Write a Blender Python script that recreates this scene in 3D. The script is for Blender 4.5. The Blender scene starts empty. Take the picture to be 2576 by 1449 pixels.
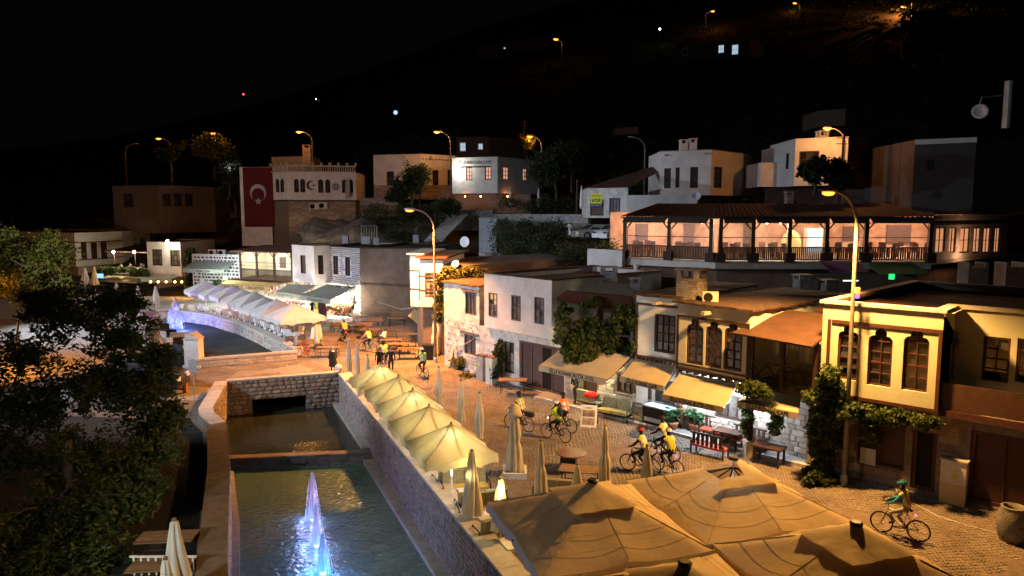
import bpy, bmesh, math, random
import numpy as np
from mathutils import Vector, Matrix
from mathutils.geometry import tessellate_polygon
random.seed(7); RNG=np.random.default_rng(7)
scene=bpy.context.scene; COL=scene.collection
# ---------------------------------------------------------------- camera
CAMH=10.2; FPX=1811.; CX=1288.; CY=724.5; PITCH=math.atan(193/1811)
cd=bpy.data.cameras.new('camera'); cam=bpy.data.objects.new('camera',cd); COL.objects.link(cam)
cd.sensor_width=36; cd.lens=36*FPX/2576; cd.clip_end=3000; cd.clip_start=.1
cam.location=(0,0,CAMH); cam.rotation_euler=(math.pi/2-PITCH,0,0); scene.camera=cam
# ---------------------------------------------------------------- night sky and moonless glow
w=bpy.data.worlds.new('World'); scene.world=w; w.use_nodes=True
nt=w.node_tree; bg=nt.nodes['Background']; sky=nt.nodes.new('ShaderNodeTexSky')
sky.sky_type='NISHITA'; sky.sun_disc=False; sky.sun_elevation=math.radians(9); sky.sun_rotation=math.radians(210)
hs=nt.nodes.new('ShaderNodeHueSaturation'); hs.inputs['Saturation'].default_value=.35
nt.links.new(sky.outputs[0],hs.inputs['Color']); nt.links.new(hs.outputs[0],bg.inputs[0]); bg.inputs[1].default_value=.0002
sd=bpy.data.lights.new('moon','SUN'); sd.energy=.004; sd.angle=math.radians(2); sd.color=(.75,.85,1)
so=bpy.data.objects.new('moon',sd); so.rotation_euler=(math.radians(60),0,math.radians(-30)); COL.objects.link(so)
vs=scene.view_settings; vs.view_transform='Standard'; vs.look='None'; vs.exposure=.35; vs.gamma=1; vs.use_curve_mapping=False
cy=scene.cycles; cy.use_denoising=True; cy.max_bounces=5; cy.diffuse_bounces=3; cy.glossy_bounces=3; cy.transmission_bounces=4
cy.transparent_max_bounces=12; cy.sample_clamp_indirect=3; cy.sample_clamp_direct=0; cy.caustics_reflective=False; cy.caustics_refractive=False
# ---------------------------------------------------------------- pixel helpers (points on real planes)
_c,_s=math.cos(PITCH),math.sin(PITCH)
def ray(x,y):
    dx=x-CX; dy=CY-y
    return Vector((dx, FPX*_c+dy*_s, -FPX*_s+dy*_c))
def G(x,y,z=0.):
    r=ray(x,y); t=(z-CAMH)/r.z; return Vector((r.x*t,r.y*t,z))
def D(x,y,Y):
    r=ray(x,y); t=Y/r.y; return Vector((r.x*t,Y,CAMH+r.z*t))
# ---------------------------------------------------------------- materials
MATS={}
def mat(name,c1,c2=None,scale=4.,rough=.85,bump=0.,rnd=0.,metal=0.,em=None,emc=None,detail=4,bscale=None,spec=.3,transl=0.,sub=None,w=None,stretch=None):
    if name in MATS: return MATS[name]
    m=bpy.data.materials.new(name); m.use_nodes=True; n=m.node_tree.nodes; l=m.node_tree.links
    b=n['Principled BSDF']; out=n['Material Output']
    b.inputs['Roughness'].default_value=rough; b.inputs['Metallic'].default_value=metal; b.inputs['Specular IOR Level'].default_value=spec
    col=None
    tc=n.new('ShaderNodeTexCoord'); co=tc.outputs['Object']
    if stretch:
        mp=n.new('ShaderNodeMapping'); mp.inputs['Scale'].default_value=stretch; l.new(co,mp.inputs[0]); co=mp.outputs[0]
    if c2 is not None:
        nz=n.new('ShaderNodeTexNoise'); nz.inputs['Scale'].default_value=scale; nz.inputs['Detail'].default_value=detail; nz.inputs['Roughness'].default_value=.65
        l.new(co,nz.inputs['Vector'])
        rp=n.new('ShaderNodeValToRGB'); rp.color_ramp.elements[0].position=.33; rp.color_ramp.elements[1].position=.67
        rp.color_ramp.elements[0].color=(*c1,1); rp.color_ramp.elements[1].color=(*c2,1)
        l.new(nz.outputs['Fac'],rp.inputs[0]); col=rp.outputs[0]
    if rnd:
        oi=n.new('ShaderNodeObjectInfo'); mr=n.new('ShaderNodeMapRange'); mr.inputs['To Min'].default_value=1-rnd; mr.inputs['To Max'].default_value=1+rnd
        l.new(oi.outputs['Random'],mr.inputs[0]); vm=n.new('ShaderNodeVectorMath'); vm.operation='SCALE'
        if col: l.new(col,vm.inputs[0])
        else: vm.inputs[0].default_value=c1
        l.new(mr.outputs[0],vm.inputs['Scale']); col=vm.outputs[0]
    if col: l.new(col,b.inputs['Base Color'])
    else: b.inputs['Base Color'].default_value=(*c1,1)
    if bump:
        nb=n.new('ShaderNodeTexNoise'); nb.inputs['Scale'].default_value=bscale or scale*4; nb.inputs['Detail'].default_value=5
        l.new(co,nb.inputs['Vector']); bp=n.new('ShaderNodeBump'); bp.inputs['Strength'].default_value=bump; bp.inputs['Distance'].default_value=.05
        l.new(nb.outputs['Fac'],bp.inputs['Height']); l.new(bp.outputs[0],b.inputs['Normal'])
    if em:
        b.inputs['Emission Color'].default_value=(*(emc or c1),1); b.inputs['Emission Strength'].default_value=em
        m.cycles.emission_sampling='NONE' if em>1.5 else 'AUTO'
    if transl:
        tr=n.new('ShaderNodeBsdfTranslucent'); mx=n.new('ShaderNodeMixShader'); mx.inputs[0].default_value=transl
        if col: l.new(col,tr.inputs[0])
        else: tr.inputs[0].default_value=(*c1,1)
        l.new(b.outputs[0],mx.inputs[1]); l.new(tr.outputs[0],mx.inputs[2]); l.new(mx.outputs[0],out.inputs[0])
    MATS[name]=m; return m
def glassmat(name,tint=(1,1,1),mixf=.75,rough=.05):
    m=bpy.data.materials.new(name); m.use_nodes=True; n=m.node_tree.nodes; l=m.node_tree.links
    b=n['Principled BSDF']; b.inputs['Base Color'].default_value=(*tint,1); b.inputs['Roughness'].default_value=rough
    t=n.new('ShaderNodeBsdfTransparent'); mx=n.new('ShaderNodeMixShader'); mx.inputs[0].default_value=mixf
    l.new(b.outputs[0],mx.inputs[1]); l.new(t.outputs[0],mx.inputs[2]); l.new(mx.outputs[0],n['Material Output'].inputs[0])
    MATS[name]=m; return m
M=dict(
 plaster=mat('white_plaster',(.62,.60,.58),(.48,.46,.44),1.1,.9,.25,bscale=9),
 plaster_old=mat('patchy_plaster',(.62,.6,.57),(.34,.32,.3),2.2,.95,.6,bscale=7),
 cream=mat('cream_plaster',(.58,.59,.54),(.48,.49,.44),1.2,.9,.2,bscale=10),
 yellow=mat('pale_yellow_plaster',(.5,.5,.36),(.43,.42,.3),1.,.85,.15,bscale=10),
 brown=mat('brown_render',(.16,.115,.085),(.1,.07,.052),1.0,.95,.5,bscale=4),
 wood=mat('dark_wood',(.055,.028,.018),(.03,.015,.01),6,.6,.3,stretch=(1,1,5)),
 redwood=mat('red_wood',(.075,.024,.016),(.04,.016,.012),5,.6,.2),
 greywood=mat('grey_wood',(.13,.105,.11),(.08,.065,.07),8,.8,.3),
 plank=mat('warm_plank',(.24,.15,.08),(.15,.09,.05),7,.6,.2,rnd=.2),
 stone=mat('wall_stone',(.34,.27,.2),(.24,.18,.13),5,.95,.7,rnd=.28),
 stone_pale=mat('pale_stone',(.46,.4,.32),(.34,.29,.23),5,.95,.7,rnd=.22),
 stone_grey=mat('grey_stone',(.3,.29,.29),(.2,.19,.19),5,.95,.6,rnd=.25),
 stone_dark=mat('dark_stone',(.1,.1,.1),(.06,.06,.06),6,.9,.4,rnd=.3),
 mortar=mat('mortar',(.2,.16,.12),(.13,.1,.08),6,.95,.6),
 mortar_w=mat('white_mortar',(.6,.6,.58),(.48,.48,.47),6,.95,.5),
 concrete=mat('concrete',(.4,.37,.33),(.27,.245,.22),2.5,.9,.4),
 coping=mat('coping_slab',(.46,.42,.37),(.36,.32,.28),3,.85,.3,rnd=.12),
 roof=mat('earth_roof',(.1,.055,.035),(.05,.03,.022),3,.95,.7),
 tile=mat('roof_tile',(.13,.06,.04),(.07,.035,.025),6,.8,.4,rnd=.3),
 metal=mat('dark_metal',(.025,.025,.028),rough=.45,metal=.6),
 galv=mat('galvanised_metal',(.42,.42,.42),(.33,.33,.33),5,.5,metal=.4),
 white=mat('white_paint',(.7,.7,.7),rough=.5),
 offwhite=mat('off_white',(.62,.6,.55),(.5,.48,.44),5,.6),
 black=mat('black_plastic',(.015,.015,.016),rough=.5),
 dark=mat('dark_inside',(.012,.009,.007),rough=.9),
 glass=mat('window_glass',(.03,.032,.036),rough=.08,spec=.6,rnd=.6),
 glass_c=mat('curtained_glass',(.17,.15,.13),(.07,.065,.06),9,.25,rnd=.7,spec=.5),
 ground=mat('trodden_ground',(.2,.145,.11),(.12,.088,.066),2.2,.95,.9,bscale=14),
 cobble=mat('cobble_stone',(.27,.225,.185),(.13,.105,.085),.7,.75,.3,bscale=30),
 paving=mat('pale_paving',(.3,.28,.26),(.22,.2,.18),2.,.85,.4),
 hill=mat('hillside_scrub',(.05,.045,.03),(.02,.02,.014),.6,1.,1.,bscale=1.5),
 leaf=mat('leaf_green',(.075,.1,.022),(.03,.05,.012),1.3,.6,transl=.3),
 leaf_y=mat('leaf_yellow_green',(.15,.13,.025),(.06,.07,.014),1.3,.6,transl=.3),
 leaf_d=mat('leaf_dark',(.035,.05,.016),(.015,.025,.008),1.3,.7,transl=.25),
 bark=mat('bark',(.11,.09,.07),(.06,.045,.035),6,.95,.6),
 skin=mat('skin',(.5,.3,.21),rough=.6), hair=mat('dark_hair',(.02,.014,.01),rough=.7),
 cloth_k=mat('black_cloth',(.014,.014,.017),(.024,.024,.028),8,.9), rubber=mat('tyre_rubber',(.012,.012,.012),rough=.8),
)
def canvas(name,c,tr=.35,c2=None):
    return mat(name,c,c2 or tuple(v*.86 for v in c),1.5,.85,.25,transl=tr,bscale=5)
M['cv_cream']=canvas('cream_canvas',(.6,.49,.25),.4,(.5,.4,.18))
M['cv_white']=canvas('white_canvas',(.6,.6,.6),.3)
M['cv_beige']=canvas('beige_canvas',(.7,.54,.32),.2,(.6,.46,.26))
M['cv_awn']=canvas('awning_canvas',(.55,.46,.33),.22)
M['cv_grey']=canvas('green_grey_awning',(.3,.33,.29),.2)
def emat(name,c,s): return mat(name,(.02,.02,.02),em=s,emc=c)
M['e_orange']=emat('sodium_bulb',(1,.27,.035),3); M['e_white']=emat('white_bulb',(1,.93,.8),30); M['e_cool']=emat('cool_led',(.8,.9,1),6)
M['e_win']=mat('lit_window',(.4,.5,.55),(.2,.3,.4),7,em=.55,emc=(.6,.82,1)); M['e_winp']=mat('pink_lit_window',(.3,.2,.15),em=.55,emc=(1,.5,.33),rnd=.3)
M['e_winy']=mat('yellow_lit_window',(.3,.2,.1),em=.45,emc=(1,.68,.3))
M['e_warm']=emat('warm_bulb',(1,.5,.15),12); M['e_red']=emat('red_tail_light',(1,.02,.06),14); M['e_green']=emat('green_lamp',(.02,1,.2),1.3)
M['e_blue']=emat('blue_led',(.1,.3,1),3)
# ---------------------------------------------------------------- objects
def tag(o,label=None,cat=None,group=None,kind=None):
    if label: o['label']=label
    if cat: o['category']=cat
    if group: o['group']=group
    if kind: o['kind']=kind
    return o
def thing(name,label,cat,loc=(0,0,0),group=None,rz=0):
    o=bpy.data.objects.new(name,None); o.location=loc; o.rotation_euler=(0,0,rz); o.empty_display_size=.2; COL.objects.link(o)
    return tag(o,label,cat,group)
def ctree(o,parent=None):
    c=o.copy(); COL.objects.link(c); c.parent=parent
    for ch in list(KIDS.get(o.name,[])): ctree(ch,c)
    return c
KIDS={}
def setpar(o,parent):
    o.parent=parent; KIDS.setdefault(parent.name,[]).append(o)
def ctree(o,parent=None):
    c=o.copy(); COL.objects.link(c)
    if parent is not None: setpar(c,parent)
    for ch in list(KIDS.get(o.name,[])): ctree(ch,c)
    return c
def dup(proto,loc,rz=0,label=None,group=None,first=[None],sc=None):
    c=ctree(proto) if proto.get('_used') else proto
    proto['_used']=1; 
    if c is not proto and '_used' in c: del c['_used']
    c.location=loc; c.rotation_euler=(0,0,rz)
    if sc: c.scale=sc
    if label: c['label']=label
    if group: c['group']=group
    PROTOS.add(proto.name)
    return c
PROTOS=set()
def rotm(rx=0,ry=0,rz=0): return Matrix.Rotation(rz,3,'Z')@Matrix.Rotation(ry,3,'Y')@Matrix.Rotation(rx,3,'X')
class MB:
    def __init__(s): s.v=[]; s.f=[]
    def add(s,vs,fs):
        k=len(s.v); s.v.extend([tuple(v) for v in vs]); s.f.extend([tuple(i+k for i in f) for f in fs]); return s
    def hexa(s,p): # 8 pts bottom 0-3, top 4-7
        return s.add(p,[(3,2,1,0),(4,5,6,7),(0,1,5,4),(1,2,6,5),(2,3,7,6),(3,0,4,7)])
    def box(s,c,d,R=None):
        c=Vector(c); x,y,z=d[0]/2,d[1]/2,d[2]/2
        P=[Vector(q) for q in ((-x,-y,-z),(x,-y,-z),(x,y,-z),(-x,y,-z),(-x,-y,z),(x,-y,z),(x,y,z),(-x,y,z))]
        if R is not None: P=[R@q for q in P]
        return s.hexa([q+c for q in P])
    def tube(s,pts,r,n=6,cap=True):
        pts=[Vector(p) for p in pts]; rs=r if isinstance(r,(list,tuple)) else [r]*len(pts); k=len(s.v)
        pd=None
        for i,p in enumerate(pts):
            d=(pts[min(i+1,len(pts)-1)]-pts[max(i-1,0)])
            if d.length<1e-9: d=Vector((0,0,1))
            d.normalize()
            a=d.cross(Vector((0,0,1)) if abs(d.z)<.95 else Vector((0,1,0))).normalized() if pd is None else (pd-d*pd.dot(d)).normalized()
            pd=a; b=d.cross(a)
            for j in range(n):
                t=2*math.pi*j/n; q=p+(a*math.cos(t)+b*math.sin(t))*rs[i]; s.v.append(tuple(q))
        for i in range(len(pts)-1):
            for j in range(n):
                s.f.append((k+i*n+j,k+i*n+(j+1)%n,k+(i+1)*n+(j+1)%n,k+(i+1)*n+j))
        if cap:
            s.f.append(tuple(k+j for j in range(n))[::-1]); s.f.append(tuple(k+(len(pts)-1)*n+j for j in range(n)))
        return s
    def lathe(s,c,prof,n=12,R=None,cap=True):
        c=Vector(c); k=len(s.v)
        for (r,z) in prof:
            for j in range(n):
                t=2*math.pi*j/n; q=Vector((r*math.cos(t),r*math.sin(t),z)); q=(R@q if R else q)+c; s.v.append(tuple(q))
        for i in range(len(prof)-1):
            for j in range(n): s.f.append((k+i*n+j,k+i*n+(j+1)%n,k+(i+1)*n+(j+1)%n,k+(i+1)*n+j))
        if cap:
            s.f.append(tuple(k+j for j in range(n))[::-1]); s.f.append(tuple(k+(len(prof)-1)*n+j for j in range(n)))
        return s
    def ball(s,c,r,n=8,m=6,sc=(1,1,1)):
        pr=[]
        c=Vector(c); k=len(s.v)
        for i in range(m+1):
            a=-math.pi/2+math.pi*i/m
            for j in range(n):
                t=2*math.pi*j/n
                s.v.append((c.x+r*sc[0]*math.cos(a)*math.cos(t),c.y+r*sc[1]*math.cos(a)*math.sin(t),c.z+r*sc[2]*math.sin(a)))
        for i in range(m):
            for j in range(n): s.f.append((k+i*n+j,k+i*n+(j+1)%n,k+(i+1)*n+(j+1)%n,k+(i+1)*n+j))
        return s
    def torus(s,c,R0,r,ax,n=20,m=6):
        c=Vector(c); ax=Vector(ax).normalized(); a=ax.cross(Vector((0,0,1)) if abs(ax.z)<.9 else Vector((1,0,0))).normalized(); b=ax.cross(a); k=len(s.v)
        for i in range(n):
            t=2*math.pi*i/n; d=a*math.cos(t)+b*math.sin(t)
            for j in range(m):
                u=2*math.pi*j/m; s.v.append(tuple(c+d*(R0+r*math.cos(u))+ax*r*math.sin(u)))
        for i in range(n):
            for j in range(m): s.f.append((k+i*m+j,k+((i+1)%n)*m+j,k+((i+1)%n)*m+(j+1)%m,k+i*m+(j+1)%m))
        return s
    def prism(s,pts,z0,z1):
        n=len(pts); k=len(s.v)
        s.v.extend([(p[0],p[1],z0) for p in pts]+[(p[0],p[1],z1) for p in pts])
        s.f.append(tuple(k+i for i in range(n))[::-1]); s.f.append(tuple(k+n+i for i in range(n)))
        for i in range(n): s.f.append((k+i,k+(i+1)%n,k+n+(i+1)%n,k+n+i))
        return s
    def slab(s,P,t): # thickened polygon P (3D coplanar-ish), thickness along -normal
        P=[Vector(p) for p in P]; nn=(P[1]-P[0]).cross(P[2]-P[0]).normalized()
        if nn.z<0: nn=-nn
        Q=[p-nn*t for p in P]; n=len(P); k=len(s.v)
        s.v.extend([tuple(p) for p in P+Q]); s.f.append(tuple(k+i for i in range(n))); s.f.append(tuple(k+n+i for i in range(n))[::-1])
        for i in range(n): s.f.append((k+i,k+(i+1)%n,k+n+(i+1)%n,k+n+i))
        return s
    def tess(s,loops,fn,flip=False):
        allp=[p for lp in loops for p in lp]
        def ar(lp): return abs(sum(lp[i][0]*lp[(i+1)%len(lp)][1]-lp[(i+1)%len(lp)][0]*lp[i][1] for i in range(len(lp))))/2
        want=ar(loops[0])-sum(ar(l) for l in loops[1:]); best=None
        for k in range(24):
            jr=random.Random(k); e=0 if k==0 else .0015*k; th=0 if k<2 else jr.uniform(0,3); ct,st=math.cos(th),math.sin(th)
            J=[[(p[0]+jr.uniform(-e,e),p[1]+jr.uniform(-e,e)) for p in lp] for lp in loops]
            tr=tessellate_polygon([[Vector((p[0]*ct-p[1]*st,p[0]*st+p[1]*ct,0)) for p in lp] for lp in J])
            got=sum(ar([allp[i] for i in t]) for t in tr); err=abs(got-want)
            if best is None or err<best[0]: best=(err,tr)
            if err<.004*max(want,.05): break
        tr=best[1]
        s.add([fn(p) for p in allp],tr); return s
    def build(s,name,m,parent=None,smooth=False):
        me=bpy.data.meshes.new(name); me.from_pydata(s.v,[],s.f); 
        bm=bmesh.new(); bm.from_mesh(me); bmesh.ops.recalc_face_normals(bm,faces=bm.faces); bm.to_mesh(me); bm.free()
        if smooth: me.polygons.foreach_set('use_smooth',[True]*len(me.polygons))
        me.materials.append(m)
        return link(name,me,parent)
def link(name,me,parent=None,world=True):
    o=bpy.data.objects.new(name,me); COL.objects.link(o)
    if parent is not None:
        setpar(o,parent)
        r=parent
        while r.parent is not None: r=r.parent
        if parent is r and parent.type=='EMPTY':
            o.matrix_parent_inverse=(Matrix.Translation(Vector(parent.location))@Matrix.Rotation(parent.rotation_euler.z,4,'Z')).inverted()
    return o
def light(name,kind,loc,power,color,parent=None,size=.1,rot=None,spot=None,blend=.5):
    d=bpy.data.lights.new(name,kind); d.energy=power; d.color=color
    if kind in('POINT','SPOT'): d.shadow_soft_size=size
    if kind=='SPOT': d.spot_size=spot; d.spot_blend=blend
    o=bpy.data.objects.new(name,d); COL.objects.link(o); o.location=loc
    if rot is not None: o.rotation_euler=(Vector(rot)-Vector(loc)).to_track_quat('-Z','Y').to_euler()
    return o
SOD=(1,.37,.075); SOD2=(1,.3,.06); SODW=(1,.5,.13); COOLW=(.78,.87,1); WARMW=(1,.82,.5)
# ---------------------------------------------------------------- facade frames
class Fr:
    def __init__(s,A,B,out=None):
        s.A=Vector((A[0],A[1],0)); s.B=Vector((B[0],B[1],0)); s.t=(s.B-s.A); s.L=s.t.length; s.t.normalize()
        s.n=Vector((s.t.y,-s.t.x,0))
        ref=Vector((out[0],out[1],0)) if out is not None else -s.A
        if s.n.dot(ref)<0: s.n=-s.n
    def P(s,u,z,n=0.): q=s.A+s.t*u+s.n*n; return Vector((q.x,q.y,z))
    def hit(s,x,y,n=0.):
        r=ray(x,y); o=Vector((0,0,CAMH)); A=s.A+s.n*n; t=(A-o).dot(s.n)/r.dot(s.n); q=o+r*t
        return ((q-s.A).dot(s.t),q.z)
    def rect(s,xl,xr,yt,yb,n=0.):
        xm,ym=(xl+xr)/2,(yt+yb)/2
        u0=s.hit(xl,ym,n)[0];u1=s.hit(xr,ym,n)[0];z1=s.hit(xm,yt,n)[1];z0=s.hit(xm,yb,n)[1]
        return (min(u0,u1),max(u0,u1),z0,z1)
    def box(s,mb,u0,u1,z0,z1,n0,n1):
        return mb.hexa([s.P(u0,z0,n0),s.P(u1,z0,n0),s.P(u1,z0,n1),s.P(u0,z0,n1),s.P(u0,z1,n0),s.P(u1,z1,n0),s.P(u1,z1,n1),s.P(u0,z1,n1)])
    def ang(s): return math.atan2(s.t.y,s.t.x)
def shape(kind,u0,u1,z0,z1):
    w=u1-u0; uc=(u0+u1)/2; P=[(u0,z0),(u1,z0)]
    if kind=='rect': return P+[(u1,z1),(u0,z1)]
    if kind=='tri':
        r=.25*w; zs=z1-.58*w; q=[]
        for i in range(5): a=math.pi/2*i/4; q.append((u1-r+r*math.cos(a),zs+r*math.sin(a)))
        c=zs+.33*w; R=.25*w
        for i in range(9): a=math.radians(-15)+math.radians(105)*i/8; q.append((uc+R*math.cos(a),c+R*math.sin(a)))
        P+=q; P+=[(2*uc-x,z) for (x,z) in q[:-1][::-1]]; return P
    if kind=='ogee':
        zs=z1-.5*w; q=[(u1,zs),(u1-.1*w,zs+.22*w),(u1-.22*w,zs+.34*w),(uc+.1*w,zs+.42*w)]
        return P+q+[(uc,z1)]+[(2*uc-x,z) for x,z in q[::-1]]
def wallp(fr,outline,holes,th,m,parent,name='wall'):
    mb=MB(); mb.tess([outline]+holes,lambda p:fr.P(p[0],p[1],0))
    for lp in holes:
        n=len(lp)
        for i in range(n):
            a,b=lp[i],lp[(i+1)%n]; mb.add([fr.P(*a,0),fr.P(*b,0),fr.P(*b,-th),fr.P(*a,-th)],[(0,1,2,3)])
    n=len(outline)
    for i in range(n):
        a,b=outline[i],outline[(i+1)%n]
        if a[1]+b[1]>2*max(0,min(p[1] for p in outline))+.01 and abs(a[0]-b[0])>.01:
            mb.add([fr.P(*a,0),fr.P(*b,0),fr.P(*b,-th),fr.P(*a,-th)],[(0,1,2,3)])
    me=bpy.data.meshes.new(name); me.from_pydata(mb.v,[],mb.f); me.materials.append(m)
    return link(name,me,parent)
def window(fr,r,parent,kind='rect',cols=2,rows=3,ft=.07,fm=None,gm=None,depth=.1,split=0,th=.25,mt=.035,panes=True,sill=False,lit=None,proud=0):
    u0,u1,z0,z1=r; o=shape(kind,*r); i=shape(kind,u0+ft,u1-ft,z0+ft,z1-ft*(1.1 if kind!='rect' else 1)); fm=fm or M['wood']; gm=gm or M['glass']
    mb=MB(); n=len(o); a,b=proud-.0 if proud else -depth+.07,-depth-.04
    for k in range(n):
        j=(k+1)%n
        mb.hexa([fr.P(*o[k],b),fr.P(*o[j],b),fr.P(*i[j],b),fr.P(*i[k],b),fr.P(*o[k],a),fr.P(*o[j],a),fr.P(*i[j],a),fr.P(*i[k],a)])
    U0,U1,Z0,Z1=u0+ft,u1-ft,z0+ft,z1-ft
    zt=Z1 if kind=='rect' else z1-.6*(u1-u0)
    for c in range(1,cols):
        u=U0+(U1-U0)*c/cols; fr.box(mb,u-mt/2,u+mt/2,Z0,(Z1 if kind=='rect' else z1-ft),-depth-.02,-depth+.045)
    for q in range(1,rows+(kind!='rect')):
        z=Z0+(zt-Z0)*q/rows; t=mt*(1.9 if split and q==split else 1); fr.box(mb,U0,U1,z-t/2,z+t/2,-depth-.02,-depth+.05)
    w=mb.build('window',fm,parent)
    if panes:
        for c in range(cols):
            for q in range(rows):
                a0,a1=U0+(U1-U0)*c/cols+mt/2,U0+(U1-U0)*(c+1)/cols-mt/2; b0,b1=Z0+(zt-Z0)*q/rows+mt/2,Z0+(zt-Z0)*(q+1)/rows-mt/2
                g=gm
                if lit and (c,q) in lit: g=lit[(c,q)]
                p=MB(); fr.box(p,a0,a1,b0,b1,-depth-.035,-depth-.022); p.build('pane',g,w)
        if kind!='rect':
            hd=[p for p in i if p[1]>=zt-1e-4]; p=MB()
            hd=[(U1,zt)]+[q for q in i[2:]]+[(U0,zt)]
            p.tess([hd],lambda q:fr.P(q[0],q[1],-depth-.03)); me=p.build('pane',gm,w)
    else:
        p=MB(); p.tess([i],lambda q:fr.P(q[0],q[1],-depth-.03)); p.build('pane',gm,w)
    if sill:
        s_=MB(); fr.box(s_,u0-.05,u1+.05,z0-.06,z0-.004,-.1,.05); s_.build('sill',M['concrete'],w)
    return o
def offs(pts,d):
    n=len(pts); ar=sum(pts[i][0]*pts[(i+1)%n][1]-pts[(i+1)%n][0]*pts[i][1] for i in range(n)); sg=1 if ar>0 else -1
    out=[]
    for i in range(n):
        p0,p1,p2=Vector(pts[i-1][:2]),Vector(pts[i][:2]),Vector(pts[(i+1)%n][:2])
        a=(p1-p0).normalized(); b=(p2-p1).normalized(); na=Vector((a.y,-a.x))*sg; nb=Vector((b.y,-b.x))*sg
        m=na+nb; m/=max(.3,m.dot(na)); q=p1+m*d; out.append((q.x,q.y))
    return out
def cen(pts): return (sum(p[0] for p in pts)/len(pts),sum(p[1] for p in pts)/len(pts))
def body(root,pts,z0,z1,holes={},m=None,th=.25,par=.2,roofm=None,skip=(),cop=None,copw=.06,copt=.07,mm={},tops={}):
    """walls with openings round a footprint, dark core inside, roof deck and coping"""
    m=m or M['plaster']; c=cen(pts); n=len(pts); frs=[]
    for i in range(n):
        A,B=pts[i],pts[(i+1)%n]; mid=((A[0]+B[0])/2,(A[1]+B[1])/2)
        fr=Fr(A,B,out=(mid[0]-c[0],mid[1]-c[1])); frs.append(fr)
        if i in skip: continue
        wallp(fr,[(0,z0),(fr.L,z0),(fr.L,z1),(0,z1)],holes.get(i,[]),th,mm.get(i,m),root)
    MB().prism(offs(pts,-th-.02),z0,z1-par-.05).build('inner_core',M['dark'],root)
    MB().prism(offs(pts,-th*.55),z1-par-.05,z1-par).build('roof',roofm or M['roof'],root)
    if cop:
        o,i_=offs(pts,copw),offs(pts,-th-.05); mb=MB()
        for k in range(n):
            j=(k+1)%n
            mb.hexa([(*o[k],z1+.003),(*o[j],z1+.003),(*i_[j],z1+.003),(*i_[k],z1+.003),(*o[k],z1+copt),(*o[j],z1+copt),(*i_[j],z1+copt),(*i_[k],z1+copt)])
        mb.build('coping',cop,root)
    return frs
# ---------------------------------------------------------------- loose stones
def stonemesh(k,kind):
    rd=random.Random(k*13+5); mb=MB()
    if kind=='ash':
        b=.12; P=[]
        for z,s_ in((0,.5),(.7,.5),(1,.5-b)):
            for (x,y) in((-1,-1),(1,-1),(1,1),(-1,1)): P.append((x*s_+rd.uniform(-.04,.04),y*s_*(1 if z<1 else 1)+rd.uniform(-.05,.05),z))
        mb.add(P,[(0,1,5,4),(1,2,6,5),(2,3,7,6),(3,0,4,7),(4,5,9,8),(5,6,10,9),(6,7,11,10),(7,4,8,11),(8,9,10,11)])
    else:
        n=7; ang=[2*math.pi*i/n+rd.uniform(-.25,.25) for i in range(n)]; rr=[rd.uniform(.42,.54) for _ in range(n)]
        P=[(rr[i]*math.cos(ang[i])*1.05,rr[i]*math.sin(ang[i])*1.05,z) for z in(0,.6) for i in range(n)]+[(rr[i]*.78*math.cos(ang[i]),rr[i]*.78*math.sin(ang[i]),1) for i in range(n)]
        mb.add(P,[(i,(i+1)%n,n+(i+1)%n,n+i) for i in range(n)]+[(n+i,n+(i+1)%n,2*n+(i+1)%n,2*n+i) for i in range(n)]+[tuple(2*n+i for i in range(n))])
    return mb
_SM={}
def inside(p,poly):
    x,y=p; r=False; n=len(poly)
    for i in range(n):
        a,b=poly[i],poly[(i+1)%n]
        if (a[1]>y)!=(b[1]>y) and x<(b[0]-a[0])*(y-a[1])/(b[1]-a[1])+a[0]: r=not r
    return r
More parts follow.
